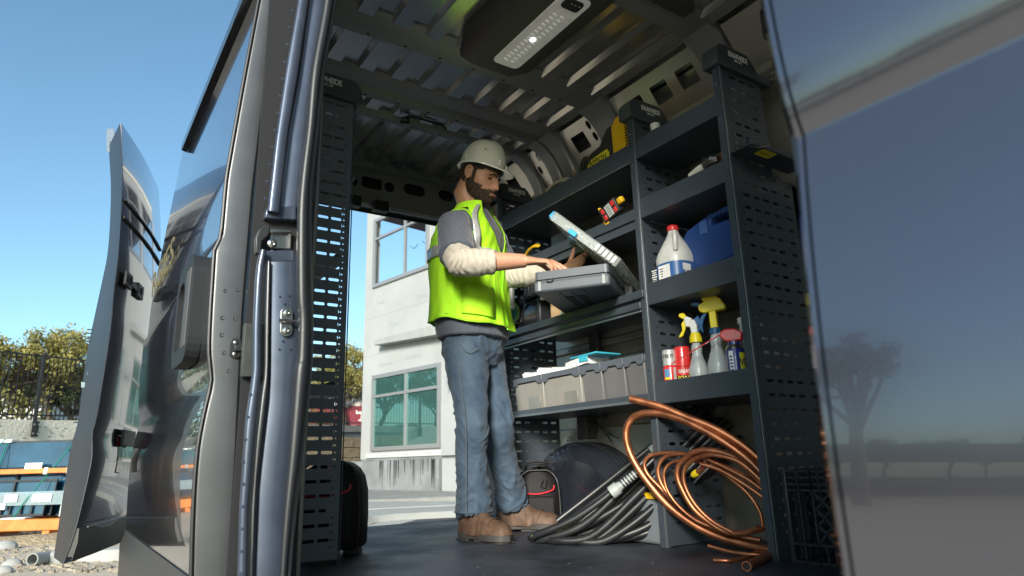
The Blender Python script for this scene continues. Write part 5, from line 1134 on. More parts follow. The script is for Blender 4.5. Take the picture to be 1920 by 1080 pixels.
# ---- tool bags
BAGM = mat('bag_nylon', (.009, .0085, .010), .6, spec=.25, var=.3, vs=8, bump=.5, bs=250, dist=.002); BAGP = mat('bag_piping', (.014, .014, .015), .5); REDP = mat('red_piping', (.42, .015, .03), .45)
def bag(label, c, ux, uy, w, d, h, front=True):
    """soft bag: ux along its width, uy pointing from front to back"""
    t = thing('tool_bag', label, 'tool bag', tuple(c)); rings = []
    prf = [(0, .93), (.03, 1.0), (.35, 1.03), (.65, 1.0), (.82, .92), (.92, .76), (.98, .55), (1.0, .35)]
    n = 28
    for f_, g in prf:
        rg_ = []
        for j in range(n):
            a = 2*math.pi*j/n; cx, cy = math.cos(a), math.sin(a); k = (abs(cx)**3.6+abs(cy)**3.6)**(-1/3.6)
            gx = g if f_ < .8 else g; gy = 1-.35*max(0, f_-.7)/.3
            wob = 1+.025*noise.noise(V((cx*2, cy*2, f_*4+c[0]*9)))
            rg_.append(V(c)+ux*(w/2*gx*k*cx*wob)+uy*(d/2*gy*k*cy*wob)+ZZ*(h*f_))
        rings.append(rg_)
    b_ = MB().loft(rings).ob('bag_body', BAGM, t, ang=70)
    for v_, m_, r_ in ((-1, BAGP, .004),):
        edge = [V(c)+ux*(w/2*g*1.0)*s_+uy*(v_*d/2*(.93 if f_ < .9 else .8))+ZZ*(h*f_) for s_, seq in ((-1, prf), (1, prf[::-1])) for f_, g in seq]
        MB().tube(spline(edge, 3), r_, 8).ob('piping', m_, t)
    MB().tube(spline([V(c)+ux*(-w*.36)-uy*(d/2+.006)+ZZ*h*.62, V(c)-uy*(d/2+.012)+ZZ*h*.60, V(c)+ux*(w*.34)-uy*(d/2+.008)+ZZ*h*.66, V(c)+ux*(w*.38)-uy*(d/2+.004)+ZZ*h*.74], 5), .004, 6).ob('red_zip', REDP, t)
    MB().loft([[V(c)+ux*(a*w)-uy*(d/2+o_)+ZZ*z*h for a, z in ((-.40, .06), (.40, .06), (.40, .56), (-.40, .56))] for o_ in (-.01, .014)]).ob('front_pocket', BAGM, t, .012)
    if front: MB().tube(spline([V(c)+ux*(-w*.30)+ZZ*h*.97, V(c)+ux*(-w*.22)-uy*.02+ZZ*h*1.10, V(c)+ux*(w*.20)-uy*.02+ZZ*h*1.11, V(c)+ux*(w*.32)+ZZ*h*.95], 5), .010, 8, flat=.6).ob('carry_handle', BAGM, t)
    MB().tube([V(c)+ux*(w*.12)-uy*(d/2+.012)+ZZ*h*.85, V(c)+ux*(w*.05)-uy*(d/2+.012)+ZZ*h*.72, V(c)+ux*(w*.17)-uy*(d/2+.014)+ZZ*h*.70, V(c)+ux*(w*.21)-uy*(d/2+.012)+ZZ*h*.84], .0028, 6).ob('d_ring', STEEL, t)
    MB().obox(V(c)+ux*(-w*.42)-uy*(d*.46)+ZZ*.02, ux*.006, uy*.004, ZZ*.008).ob('buckle', SILVER, t, .001)
    return t
ux = RR0; uy = HH
bag('black tool bag with red zip standing behind the man, before the wheel arch', V((2.02, 2.78, FL)), ux, uy, .20, .17, .275)
b2 = bag('black tool bag with red piping at the foot of the left rack', V((.925, 2.62, FL+.025)), ux, uy, .245, .24, .315, False)
MB().obox(V((.985, 2.56, FL+.012)), ux*.03, uy*.03, ZZ*.0125).obox(V((.83, 2.64, FL+.012)), ux*.03, uy*.03, ZZ*.0125).ob('rubber_foot', RUB, b2, .003)
c = V((.93, 2.62, FL))-uy*.135
MB().loft([[c+ux*u+ZZ*z-uy*o_ for u, z in ((.005, .205), (.040, .215), (.045, .19), (.030, .15), (.018, .135), (.008, .15))] for o_ in (0, .02)]).ob('white_grip', SWH, b2, .004)
MB().tube([c+ux*.0+ZZ*.24, c+ux*.03+ZZ*.245, c+ux*.055+ZZ*.25], .006, 6).tube([c+ux*.0+ZZ*.262, c+ux*.028+ZZ*.262], .010, 6).ob('tool_ends', STEEL, b2)
MB().tube([c+ux*.0+ZZ*.33, c+ux*.02+ZZ*.30, c+ux*.04+ZZ*.285], .003, 6).tube([c+ux*.01+ZZ*.33, c+ux*.03+ZZ*.29], .003, 6).ob('wire_ends', mat('copper_wire', (.6, .35, .25), .3, .8), b2)
t = thing('tool_bag', 'second dark bag half hidden behind the man and the front tool bag', 'tool bag', (2.1, 2.84, FL))
MB().loft([[V((2.10, 2.88, FL))+RR0*(.10*k*math.cos(a))+HH*(.09*k*math.sin(a))+ZZ*z for a in [2*math.pi*j/20 for j in range(20)]] for z, k in ((0, .95), (.02, 1), (.2, 1), (.26, .8), (.29, .5))]).ob('bag_body', BAGM, t, ang=60)
MB().tube(spline([V((2.03, 2.84, FL+.22)), V((2.05, 2.82, FL+.29)), V((2.12, 2.80, FL+.31)), V((2.17, 2.79, FL+.27))]), .008, 8).ob('grip', BAGP, t)
MB().obox(V((2.02, 2.78, FL+.12)), RR0*.02, HH*.01, ZZ*.012).ob('clip', STEEL, t, .003)
# ---- black hose bundle leaning in the bay
A3, B3, C3 = V((1.60, 2.30, .70)), V((2.02, 1.86, 1.13)), V((1.78, 2.0, .80))
n3 = (B3-A3).cross(V((.45, -.5, -.55))).normalized()
DR = (B3-A3).normalized(); 
HOSE = mat('black_hose', (.013, .0145, .017), .38, var=.25, vs=12, rvar=.06); HY = mat('hose_yellow', (.20, .145, .02), .5)
LATv = V((.55, -.62, -.35)); LATv = (LATv-DR*LATv.dot(DR)).normalized(); BK = DR.cross(LATv).normalized()
if BK.dot(HH) < 0: BK = -BK
hose = thing('hose_bundle', 'thick bundle of black hoses leaning from the floor into the shelf', 'hose', (1.8, 2.1, FL))
Lh = (B3-A3).length
for k in range(9):
    w = .012+k*.030; dd = (k % 3)*.018
    def hp(u, v, b): return A3+DR*u+LATv*v+BK*b
    s0 = .02+.010*k; e = Lh+.10+.03*math.sin(k*1.7)
    jit = .012*math.sin(k*2.3)
    pts = [hp(s0+.03, w+.015, dd+.10), hp(s0, w-.004, dd+.05), hp(s0+.02, w, dd), hp(Lh*.3, w*.90+jit+.046, dd-.016), hp(Lh*.6, w*.84-jit+.052, dd-.012), hp(Lh*.85, w*.80+.026, dd), hp(e, w*.8, dd+.03), hp(e+.05, w*.8, dd+.10), hp(e, w*.85, dd+.17), hp(Lh*.5, w*.95, dd+.19), hp(s0+.1, w, dd+.15)]
    for q in pts: q.z = max(q.z, FL+.016)
    MB().tube(spline(pts, 6), .0155 if k else .014, 12).ob('hose_loop', HOSE, hose)
for k in range(5):      # inner layers behind
    w = .05+k*.045
    pts = [hp(.06, w, .10), hp(.03, w, .075), hp(Lh*.4, w+.01*math.sin(k), .055), hp(Lh*.8, w*.9, .07), hp(Lh+.08, w*.9, .11)]
    for q in pts: q.z = max(q.z, FL+.016)
    MB().tube(spline(pts, 6), .015, 10).ob('hose_loop', HOSE, hose)
pts = [hp(.03, .006, -.008), hp(Lh*.3, .048, -.020), hp(Lh*.6, .054, -.016), hp(Lh*.85, .030, -.006), hp(Lh+.08, .004, .02)]; MB().tube(spline(pts, 6), .0032, 8).ob('yellow_stripe', HY, hose)
pts = [hp(.12, .050, .0), hp(Lh*.3, .068, -.001), hp(Lh*.5, .066, .0)]; MB().tube(spline(pts, 6), .003, 8).ob('yellow_stripe', HY, hose)
f0 = hp(Lh*.54, .066, -.050); fit = MB().lathe([(.020, -.015), (.026, -.012), (.026, .022), (.020, .024), (.020, .03), (.0165, .032), (.0165, .13), (0, .13)], f0, 20, DR).ob('clear_fitting', mat('fitting_grey', (.30, .33, .33), .2, 0, .8), hose, ang=30)
for k in range(7): 
    q = f0+DR*(.042+k*.013); MB().tube([q+(LATv*math.cos(a)+BK*math.sin(a))*.0185+DR*.0006*a for a in [2*math.pi*i/16 for i in range(17)]], .0028, 6, cap=False).ob('fitting_ring', RUB, fit)
MB().lathe([(.014, -.012), (0, -.012)], f0-DR*.004, 16, DR).ob('fitting_bore', DARK, fit)
q = hp(Lh*.84, .07, -.012); MB().obox(q+LATv*.02, DR*.020, LATv*.075, BK*.030).ob('tie_strap', mat('tie_grey', (.05, .062, .066), .5), hose, .006)
# ---- copper tube coils
COP_ = mat('copper', (.62, .25, .12), .40, .85, var=.3, vs=14, rvar=.10, c2=(.36, .13, .065))
cdir = V((.23, -.50, 0)).normalized(); cn = V((cdir.y, -cdir.x, 0))
cp0 = V((1.835, 1.86, .9))
def con(px, py, off=0): return onP(px, py, cp0+cn*off, cn)
def z3(x, y): return (1140+x/3, 720+y/3)       # helper for outlines measured at 3x
big = thing('copper_tube', 'thick copper tube coil bent in one wide loop, open end pointing up left', 'copper tube', (1.86, 1.7, FL))
pts = [con(*z3(*p), -.012) for p in ((130, 84), (290, 125), (430, 182), (600, 250), (750, 340), (860, 432), (960, 545))]
MB().tube(spline(pts, 6), .0142, 14, cap=False).ob('tube_run', COP_, big)
e0 = pts[0]; MB().lathe([(0, -.008), (.012, -.008), (.012, .003), (.0145, .003), (.0143, -.002), (.0143, -.01)], e0, 16, (pts[0]-pts[1]).normalized()).ob('tube_end', COP_, big, ang=30)
MB().lathe([(.0119, -.0075), (0, -.0074)], e0, 16, (pts[0]-pts[1]).normalized()).ob('tube_bore', DARK, big)
pts = [con(*z3(*p), o_) for p, o_ in (((960, 640), .02), ((875, 520), .01), ((780, 420), .0), ((650, 325), .0), ((520, 250), -.005), ((400, 195), -.012), ((290, 166), -.02), ((200, 166), -.025), ((140, 192), -.03), ((108, 245), -.03), ((103, 310), -.03), ((125, 390), -.032), ((170, 475), -.035), ((240, 572), -.035), ((335, 680), -.035), ((450, 770), -.033), ((600, 850), -.03), ((780, 902), -.015), ((925, 935), .01), ((1010, 950), .03))]
MB().tube(spline(pts, 6), .0142, 14).ob('tube_run', COP_, big)
a, b = onZ(1435, 1046, FL+.02), onZ(1400, 1062, FL+.014)
st_ = thing('copper_tube', 'short thick copper tube end lying on the floor by the near upright', 'copper tube', tuple(b))
b2_ = V((b.x, b.y, FL+.0145)); a2_ = V((1.93, 1.405, FL+.016)); MB().tube([b2_, b2_.lerp(a2_, .5), a2_], .0135, 16, cap=False).ob('tube_run', COP_, st_)
MB().lathe([(0, -.006), (.0115, -.006), (.0115, .002), (.0138, .002), (.0137, -.002), (.0137, -.01)], b2_, 16, (b2_-a2_).normalized()).ob('tube_end', COP_, st_, ang=30); MB().lathe([(.0114, -.0055), (0, -.0054)], b2_, 16, (b2_-a2_).normalized()).ob('tube_bore', DARK, st_)
small = thing('copper_coil', 'thin copper tube wound in many loops inside the thick loop', 'copper coil', (1.9, 1.65, FL))
loops = [
    [((900, 620), .03), ((780, 520), .02), ((620, 445), .01), ((450, 395), 0), ((320, 388), -.005), ((235, 405), -.01), ((205, 450), -.012), ((225, 510), -.012), ((300, 590), -.012), ((370, 665), -.01), ((470, 745), -.008), ((600, 815), -.004), ((740, 840), .005), ((860, 820), .02), ((920, 780), .04)],
    [((920, 640), .045), ((800, 545), .035), ((640, 460), .02), ((500, 402), .01), ((380, 395), .0), ((310, 420), -.004), ((282, 480), -.006), ((300, 560), -.006), ((370, 660), -.006), ((460, 740), -.004), ((580, 805), .0), ((720, 850), .01), ((860, 880), .025)],
    [((870, 800), .03), ((855, 720), .03), ((790, 620), .025), ((700, 540), .02), ((600, 475), .012), ((500, 435), .004), ((400, 430), .0), ((340, 455), -.002), ((315, 510), -.002), ((335, 600), -.002), ((400, 690), .0), ((500, 770), .004), ((620, 815), .01)],
    [((900, 600), .07), ((780, 470), .06), ((680, 400), .05), ((560, 372), .04), ((480, 385), .03), ((440, 415), .02), ((400, 455), .012), ((390, 520), .01), ((420, 600), .01), ((480, 700), .01), ((560, 770), .012), ((660, 830), .018), ((760, 840), .03), ((850, 810), .05)],
    [((880, 560), .08), ((740, 440), .07), ((600, 400), .06), ((520, 410), .045), ((450, 450), .03), ((425, 510), .022), ((440, 590), .02), ((500, 690), .02), ((590, 775), .022), ((700, 835), .03)],
    [((890, 650), .05), ((760, 560), .045), ((620, 480), .035), ((520, 450), .03)],
]
for k, L_ in enumerate(loops):
    MB().tube(spline([con(*z3(*p), o_) for p, o_ in L_], 6), (.0074, .0080, .0066, .0108, .0078, .0074)[k], 10).ob('coil_turn', COP_, small)
q0, q1 = con(*z3(535, 475), .03), con(*z3(480, 512), .01)
MB().tube([q0, q0.lerp(q1, .7)], .0095, 12).ob('coil_turn', COP_, small)
MB().lathe([(.011, 0), (.0125, .004), (.0125, .020), (.010, .026), (0, .026)], q0.lerp(q1, .55), 16, (q1-q0).normalized()).ob('yellow_cap', mat('cap_yellow', (.75, .60, .02), .4), small)
pts = [onZ(1366, 1023, FL+.03), onZ(1395, 1032, FL+.018), onZ(1425, 1040, FL+.014)]; pts = [V((1.86, 1.60, FL+.030)), V((1.88, 1.53, FL+.016)), V((1.90, 1.46, FL+.012)), V((1.93, 1.43, FL+.012))]
MB().tube(spline(pts), .006, 10).ob('coil_turn', COP_, small)
pp_ = [onZ(px, py, FL+.0065) for px, py in ((1338, 1050), (1370, 1051), (1400, 1045), (1420, 1035))]; pp_.append(V((1.96, 1.45, FL+.012)))
MB().tube(spline(pp_), .0062, 10).ob('coil_turn', COP_, small)
# ---- grey jug on the floor behind the hoses
t = thing('floor_jug', 'grey plastic floor jug with a yellow plug under the shelf by the middle upright', 'jug', (2.0, 1.97, FL))
JG = mat('grey_plastic', (.15, .17, .19), .4, var=.1, vs=8); 
jo = [(2.06, FL), (1.875, FL), (1.872, FL+.13), (1.885, FL+.165), (1.96, FL+.17), (2.00, FL+.155), (2.04, FL+.12), (2.06, FL+.06)]
MB().loft([[(x, y+(x-1.93)*.25, z) for y, z in jo] for x in (1.93, 2.07)]).ob('jug_body', JG, t, .018)
MB().loft([[(x, y, z) for y, z in ((1.905, FL+.166), (1.965, FL+.166), (1.955, FL+.19), (1.915, FL+.19))] for x in (1.925, 1.965)]).ob('yellow_plug', PY, t, .004)
MB().lathe([(.03, 0), (.034, .01), (.0, .012)], (1.925, 2.03, FL+.13), 16, (-1, 0, 0)).ob('jug_port', RUB, t)
# ---- milk crate
crate = thing('milk_crate', 'black lattice milk crate beside the near shelving upright', 'crate', (2.06, 1.18, FL))
CM_ = mat('crate_plastic', (.022, .024, .028), .4, var=.2, vs=20)
X0c, X1c, Y0c, Y1c, Zc0, Zc1 = 1.905, 2.235, .98, 1.31, FL+.002, FL+.275
def bar(a, b, r=.004, nm='lattice_bar'): return (V(a), V(b), r)
def wall(P, U, L, nm):
    mb = MB(); U = V(U)
    def q(u, z): return V(P)+U*u+ZZ*z
    Nn = V((U.y, -U.x, 0))
    def bb(u0, z0, u1, z1, w=.004, d=.006):
        a, b = q(u0, z0), q(u1, z1); dd = (b-a); ln = dd.length; dd.normalize(); mb.obox((a+b)/2, dd*(ln/2), Nn*d, dd.cross(Nn)*w)
    for z in (Zc0+.006, Zc0+.055, Zc1-.006, Zc1-.025, Zc1-.045, Zc1-.062): bb(0, z, L, z, .003)
    for u in (0, .045, .09, L-.09, L-.045, L): bb(u, Zc0, u, Zc1, .003)
    for k in range(7):
        u = .09+(L-.18)*k/6; bb(u, Zc1-.062, u, Zc1, .0022); bb(u, Zc0, u, Zc0+.055, .0022)
    for k in range(-3, 6):      # diagonal lattice clipped to the middle panel
        ua, za, ub, zb = .09+k*.045, Zc0+.055, .09+k*.045+.155, Zc1-.062
        for s_ in (0, 1):
            a, b = max(ua, .09), min(ub, L-.09)
            if b <= a: continue
            z_a = za+(a-ua)*(zb-za)/(ub-ua); z_b = za+(b-ua)*(zb-za)/(ub-ua)
            if s_: z_a, z_b = za+zb-z_a, za+zb-z_b
            bb(a, z_a, b, z_b, .0028, .004)
    return mb.ob(nm, CM_, crate)
wall((X0c, Y1c-.33, 0), (1, 0, 0), .33, 'crate_wall'); wall((X0c, Y1c, 0), (1, 0, 0), .33, 'crate_wall'); wall((X0c, Y0c, 0), (0, 1, 0), .33, 'crate_wall'); wall((X1c, Y0c, 0), (0, 1, 0), .33, 'crate_wall')
MB().box(X0c, X1c, Y0c, Y1c, FL+.0008, FL+.004).ob('crate_floor', CM_, crate)
for x, y in ((X0c, Y0c), (X1c, Y0c), (X0c, Y1c), (X1c, Y1c)): MB().box(x-.008, x+.008, y-.008, y+.008, FL+.001, Zc1+.002).ob('crate_corner', CM_, crate, .004)
t = thing('metal_fittings', 'grey and copper fittings heaped inside the milk crate', 'fittings', (2.07, 1.12, FL)); rnd = random.Random(6)
MB().lathe([(.05, 0), (.055, .03), (.05, .10), (.03, .13), (0, .14)], (2.03, 1.06, FL+.006), 18).ob('round_fitting', mat('dull_steel', (.28, .29, .30), .4, .7), t)
for k in range(9):
    p = V((rnd.uniform(1.96, 2.18), rnd.uniform(1.02, 1.25), FL+.03+rnd.random()*.05)); d_ = V((rnd.uniform(-1, 1), rnd.uniform(-1, 1), rnd.uniform(-.4, .6))).normalized()*.03
    MB().tube([p-d_, p+d_], .012, 8).ob('pipe_fitting', COP_ if k % 4 == 0 else STEEL, t)
# ---- thin white cable draped from the wall near the arch, loom bracket
o = MB().tube(spline([(2.25, 2.62, 1.20), (2.22, 2.60, 1.13), (2.20, 2.66, 1.10), (2.24, 2.70, 1.19)]), .004, 6).tube(spline([(2.25, 2.66, 1.20), (2.21, 2.50, 1.15), (2.24, 2.46, 1.08)]), .004, 6).ob('wiring_loom', BPL, van)
MB().box(2.20, 2.28, 2.60, 2.67, 1.10, 1.21).ob('loom_bracket', mat('dark_stiffener', ()), van, .004)

cr_ = MB(); rnd = random.Random(17)
for k in range(160):
    x, y = rnd.uniform(.65, 2.2), rnd.uniform(.5, 3.5); q = rnd.uniform(.0005, .0014)
    cr_.obox((x, y, FL+q*.6), (q, q*.3, 0), (-q*.4, q*.8, 0), (0, 0, q*.5))
struct(cr_.ob('floor_grit', mat('grit', (.16, .155, .14), .9), van), 'stuff')
# ================================================================== THE WORKER
def remesh(mb, vox, sm=4, fac=.5):
    me = bpy.data.meshes.new('t'); me.from_pydata([tuple(p) for p in mb.v], [], mb.f); me.update()
    bm = bmesh.new(); bm.from_mesh(me); bmesh.ops.recalc_face_normals(bm, faces=bm.faces); bm.to_mesh(me); bm.free()
    o = bpy.data.objects.new('t', me); col.objects.link(o)
    r = o.modifiers.new('r', 'REMESH'); r.mode = 'VOXEL'; r.voxel_size = vox
    s_ = o.modifiers.new('s', 'SMOOTH'); s_.iterations = sm; s_.factor = fac
    dg = bpy.context.evaluated_depsgraph_get(); out = bpy.data.meshes.new_from_object(o.evaluated_get(dg))
    bpy.data.objects.remove(o); out.materials.clear(); return out
def displace(me, fn):
    me.update(); ns = [v.normal.copy() for v in me.vertices]
    for v, n_ in zip(me.vertices, ns): v.co += n_*fn(v.co)
    me.update(); me.shade_smooth()
worker = thing('person', 'bearded man in white hard hat and lime safety vest working at a parts case', 'person', tuple(onD(905, 1000, 3.1)*1.0))
worker.location.z = FL
bpy.context.view_layer.update()
BF = (RR0*.89-HH*.45).normalized(); BR = V((BF.y, -BF.x, 0))       # facing, his right-hand side
P = onD
SK = mat('skin', (.46, .24, .155), .5, var=.14, vs=14, sub=.12, bump=.12, bs=150, dist=.002)
# ---- head
FH = (RR0*.92-HH*.39).normalized(); pit = R(24)
HF = (FH*math.cos(pit)-ZZ*math.sin(pit)).normalized(); HU = (ZZ*math.cos(pit)+FH*math.sin(pit)).normalized(); HR = HF.cross(HU).normalized()
HC = P(899, 333, 3.03); HS = 1.05
def hl_(x, y, z): return HC+(HR*x+HF*y+HU*z)*HS
def g3(x, y, z, cx, cy, cz, sx, sy, sz): return math.exp(-((x-cx)/sx)**2-((y-cy)/sy)**2-((z-cz)/sz)**2)
def headpt(th, ph, off=0):
    """th 0 top .. pi bottom, ph angle about up, 0 = forward"""
    ux_, uy_, uz_ = math.sin(th)*math.sin(ph), math.sin(th)*math.cos(ph), math.cos(th)
    rx, rz = .076, (.113 if uz_ > 0 else .112); ry = .092 if uy_ > 0 else .100
    x, y, z = rx*ux_, ry*uy_, rz*uz_
    if uz_ < 0:
        sn = max(.02, math.sin(th)); x *= sn**-.35
        if uy_ > 0: y *= sn**(-.62*min(1, uy_/sn*1.6))
    if z < 0:
        k = min(1, -z/.112); x *= 1-.38*k**1.3
        if y < 0: y *= 1-.55*k
        else: y += .016*k*max(0, uy_)*(1.1-k)
        if k > .75: y = y+.012*(k-.75)/.25
    ax_ = abs(x)
    if y > .02:
        y += .030*math.exp(-(x/.012)**2)*(max(0, 1-(z+.034)/.046) if z > -.034 else max(0, 1-(-.034-z)/.013))**.9
        y += .009*math.exp(-((ax_-.012)/.007)**2)*math.exp(-((z+.036)/.009)**2)
        y += .007*math.exp(-(x/.010)**2)*math.exp(-((z-.004)/.02)**2)
        y += .007*math.exp(-((ax_-.026)/.024)**2)*math.exp(-((z-.022)/.010)**2)
        y -= .011*math.exp(-((ax_-.031)/.014)**2)*math.exp(-((z-.002)/.011)**2)
        y += .017*max(0, min(1, (-.040-z)/.03))*math.exp(-(x/.045)**2)
        y += .009*math.exp(-(x/.026)**2)*math.exp(-((z+.062)/.010)**2)
        y -= .004*math.exp(-(x/.022)**2)*math.exp(-((z+.0655)/.0025)**2)
        y += .010*math.exp(-(x/.022)**2)*math.exp(-((z+.095)/.014)**2)
        if ax_ > .03: x += math.copysign(.004, x)*math.exp(-((z+.022)/.016)**2)*math.exp(-((y-.055)/.03)**2)
    n_ = V((ux_, uy_, uz_)); q = V((x, y, z))+n_*off
    return q
NT, NP = 64, 84
hg_ = [[headpt(math.pi*(i+.02)/(NT+.04), 2*math.pi*j/NP) for j in range(NP)] for i in range(NT+1)]
body = MB()
body.loft([[hl_(*q) for q in r_] for r_ in hg_])
# ear on each side
for s_ in (1, -1):
    ear = []
    for (y, z, w) in ((-.002, .022, .006), (-.014, .028, .007), (-.026, .020, .007), (-.027, .0, .007), (-.020, -.018, .006), (-.008, -.030, .006), (.000, -.022, .005)): ear.append((hl_(s_*(.080+.006*(1 if y < -.01 else 0)), y-.002, z-.004), w*HS))
    body.tube([e[0] for e in ear]+[ear[0][0]], [e[1] for e in ear]+[ear[0][1]], 10)
    body.obox(hl_(s_*.078, -.012, -.004), HR*.006, HF*.012, HU*.022)
NB = P(884, 402, 3.08)
body.tube([hl_(0, -.035, -.03), hl_(0, -.045, -.085), NB+ZZ*.015, NB-ZZ*.06], [.056, .058, .062, .075], 20)
# ---- torso rings: (px, py, depth, side half width, front half depth)
TR = [(888, 645, 3.10, .165, .125), (885, 612, 3.10, .165, .125), (882, 560, 3.09, .165, .120), (880, 510, 3.08, .175, .120), (881, 470, 3.07, .185, .125), (884, 435, 3.07, .185, .110), (886, 415, 3.07, .135, .085), (887, 402, 3.07, .075, .065)]
def ring(c, a, b, n=40, e=2.3, tilt=0):
    o = []
    for j in range(n):
        t_ = 2*math.pi*j/n; cx, cy = math.cos(t_), math.sin(t_); k = (abs(cx)**e+abs(cy)**e)**(-1/e)
        o.append(c+BF*(b*k*cx)+BR*(a*k*cy)+ZZ*(tilt*k*cx))
    return o
body.loft([ring(P(x, y, d), a*(.94 if y < 560 else .84), b*(.94 if y < 560 else .80)) for x, y, d, a, b in TR])
SHR, ELR, WRR = P(852, 428, 2.90), P(860, 493, 2.68), P(986, 489, 2.70)
SHL, ELL, WRL = P(918, 434, 3.22), P(952, 520, 3.12), P(1056, 508, 2.97)
NCK = P(884, 425, 3.07)
body.tube([NCK, SHR, SHR.lerp(ELR, .5), ELR, ELR.lerp(WRR, .3), ELR.lerp(WRR, .65), WRR], [.06, .058, .052, .045, .048, .039, .029], 16)
body.tube([NCK, SHL, SHL.lerp(ELL, .5), ELL, ELL.lerp(WRL, .3), ELL.lerp(WRL, .7), WRL], [.06, .058, .052, .045, .046, .036, .029], 16)
# legs and feet
HPR, KNR, ANR = P(874, 665, 3.02), P(886, 800, 2.93), P(888, 985, 2.99)
HPL, KNL, ANL = P(906, 665, 3.18), P(934, 795, 3.12), P(962, 968, 3.33)
ANR.z = FL+.10; ANL.z = FL+.10
for hp_, kn_, an_ in ((HPR, KNR, ANR), (HPL, KNL, ANL)):
    body.tube([hp_+ZZ*.08, hp_, hp_.lerp(kn_, .5), kn_, kn_.lerp(an_, .35), an_, an_-ZZ*.05], [.078, .080, .064, .050, .052, .034, .030], 14)
    body.tube([an_-ZZ*.040-BF*.02, an_-ZZ*.040+BF*.04, an_-ZZ*.048+BF*.09], [.026, .024, .016], 12)
# ---- hands
def finger(b, d, ax, lens, bends, r0):
    pts = [b-d*.018, b]; rs = [r0*1.15, r0*1.1]; q = b.copy(); dd = d.copy()
    for L, bd_ in zip(lens, bends):
        dd = Matrix.Rotation(R(bd_), 3, ax) @ dd; q = q+dd*L; pts.append(q.copy()); rs.append(rs[-1]*.93)
    pts.append(q+dd*.004); rs.append(rs[-1]*.6)
    body.tube(pts, rs, 10); return q
def palm(W, K, side, nrm, w, th):
    """block from the wrist to the knuckle line"""
    d = (K-W); rings = []
    for f_, ww, tt in ((-.05, .027, .021), (.15, .030, .020), (.5, w*.92, th), (.85, w, th*.9), (1.04, w*.95, th*.7)):
        c = W+d*f_; rings.append([c+side*(ww*math.cos(a))+nrm*(tt*math.sin(a)) for a in [2*math.pi*j/16 for j in range(16)]])
    body.loft(rings)
# right hand: palm down, pointing right along the case
K = P(1030, 491, 2.665); d = (K-WRR).normalized(); sd_ = (-HH*.92-ZZ*.30+RR0*.1); sd_ = (sd_-d*sd_.dot(d)).normalized(); nr = d.cross(sd_).normalized()
if nr.z < 0: nr = -nr
palm(WRR, K, sd_, nr, .041, .015)
axb = d.cross(nr).normalized()
axb = nr.cross(d).normalized()
def bend_ax(): # rotation that sends d towards -nr
    t_ = Matrix.Rotation(R(10), 3, axb) @ d
    return axb if t_.dot(nr) < 0 else -axb
bx = bend_ax()
for k, (o_, L, bd_) in enumerate(((-.031, (.044, .025, .020), (22, 8, 6)), (-.011, (.047, .029, .022), (30, 22, 14)), (.011, (.043, .027, .021), (42, 36, 20)), (.031, (.034, .020, .018), (48, 40, 22)))):
    finger(K+sd_*o_+nr*.002, d, bx, L, bd_, (.0088, .0090, .0086, .0076)[k])
tb = WRR.lerp(K, .35)-sd_*.032-nr*.004
finger(tb, (d*.75-sd_*.45-nr*.45).normalized(), bx, (.038, .030, .022), (0, 12, 16), .0105)
# left hand: palm turned up to the camera, thumb upright against the lid
K = P(1090, 489, 2.90); d = (K-WRL).normalized(); nr = (-HH*.80+ZZ*.45-RR0*.35); nr = (nr-d*nr.dot(d)).normalized(); sd_ = d.cross(nr).normalized()
if sd_.z > 0: sd_ = -sd_
palm(WRL, K, sd_, nr, .040, .016)
t_ = Matrix.Rotation(R(10), 3, sd_) @ d; bx = sd_ if t_.dot(nr) > 0 else -sd_
for k, (o_, L, bd_) in enumerate(((-.030, (.042, .025, .020), (12, 20, 15)), (-.010, (.046, .028, .022), (16, 24, 18)), (.011, (.043, .027, .021), (20, 28, 20)), (.030, (.034, .020, .018), (26, 30, 22)))):
    finger(K+sd_*o_, (d-sd_*.12*(1.5-k)*-1*.4).normalized(), bx, L, bd_, (.0088, .0090, .0086, .0076)[k])
tb = WRL.lerp(K, .40)-sd_*.030+nr*.004
finger(tb, (d*.50-sd_*.85+nr*.1).normalized(), bx, (.036, .030, .024), (0, 8, 10), .0108)
bme_ = remesh(body, .0036, 3, .5)
def skin_d(p): return .0006*noise.noise(p*90)
displace(bme_, skin_d); bme_.name = 'body'
bo = put('body', bme_, SK, worker)
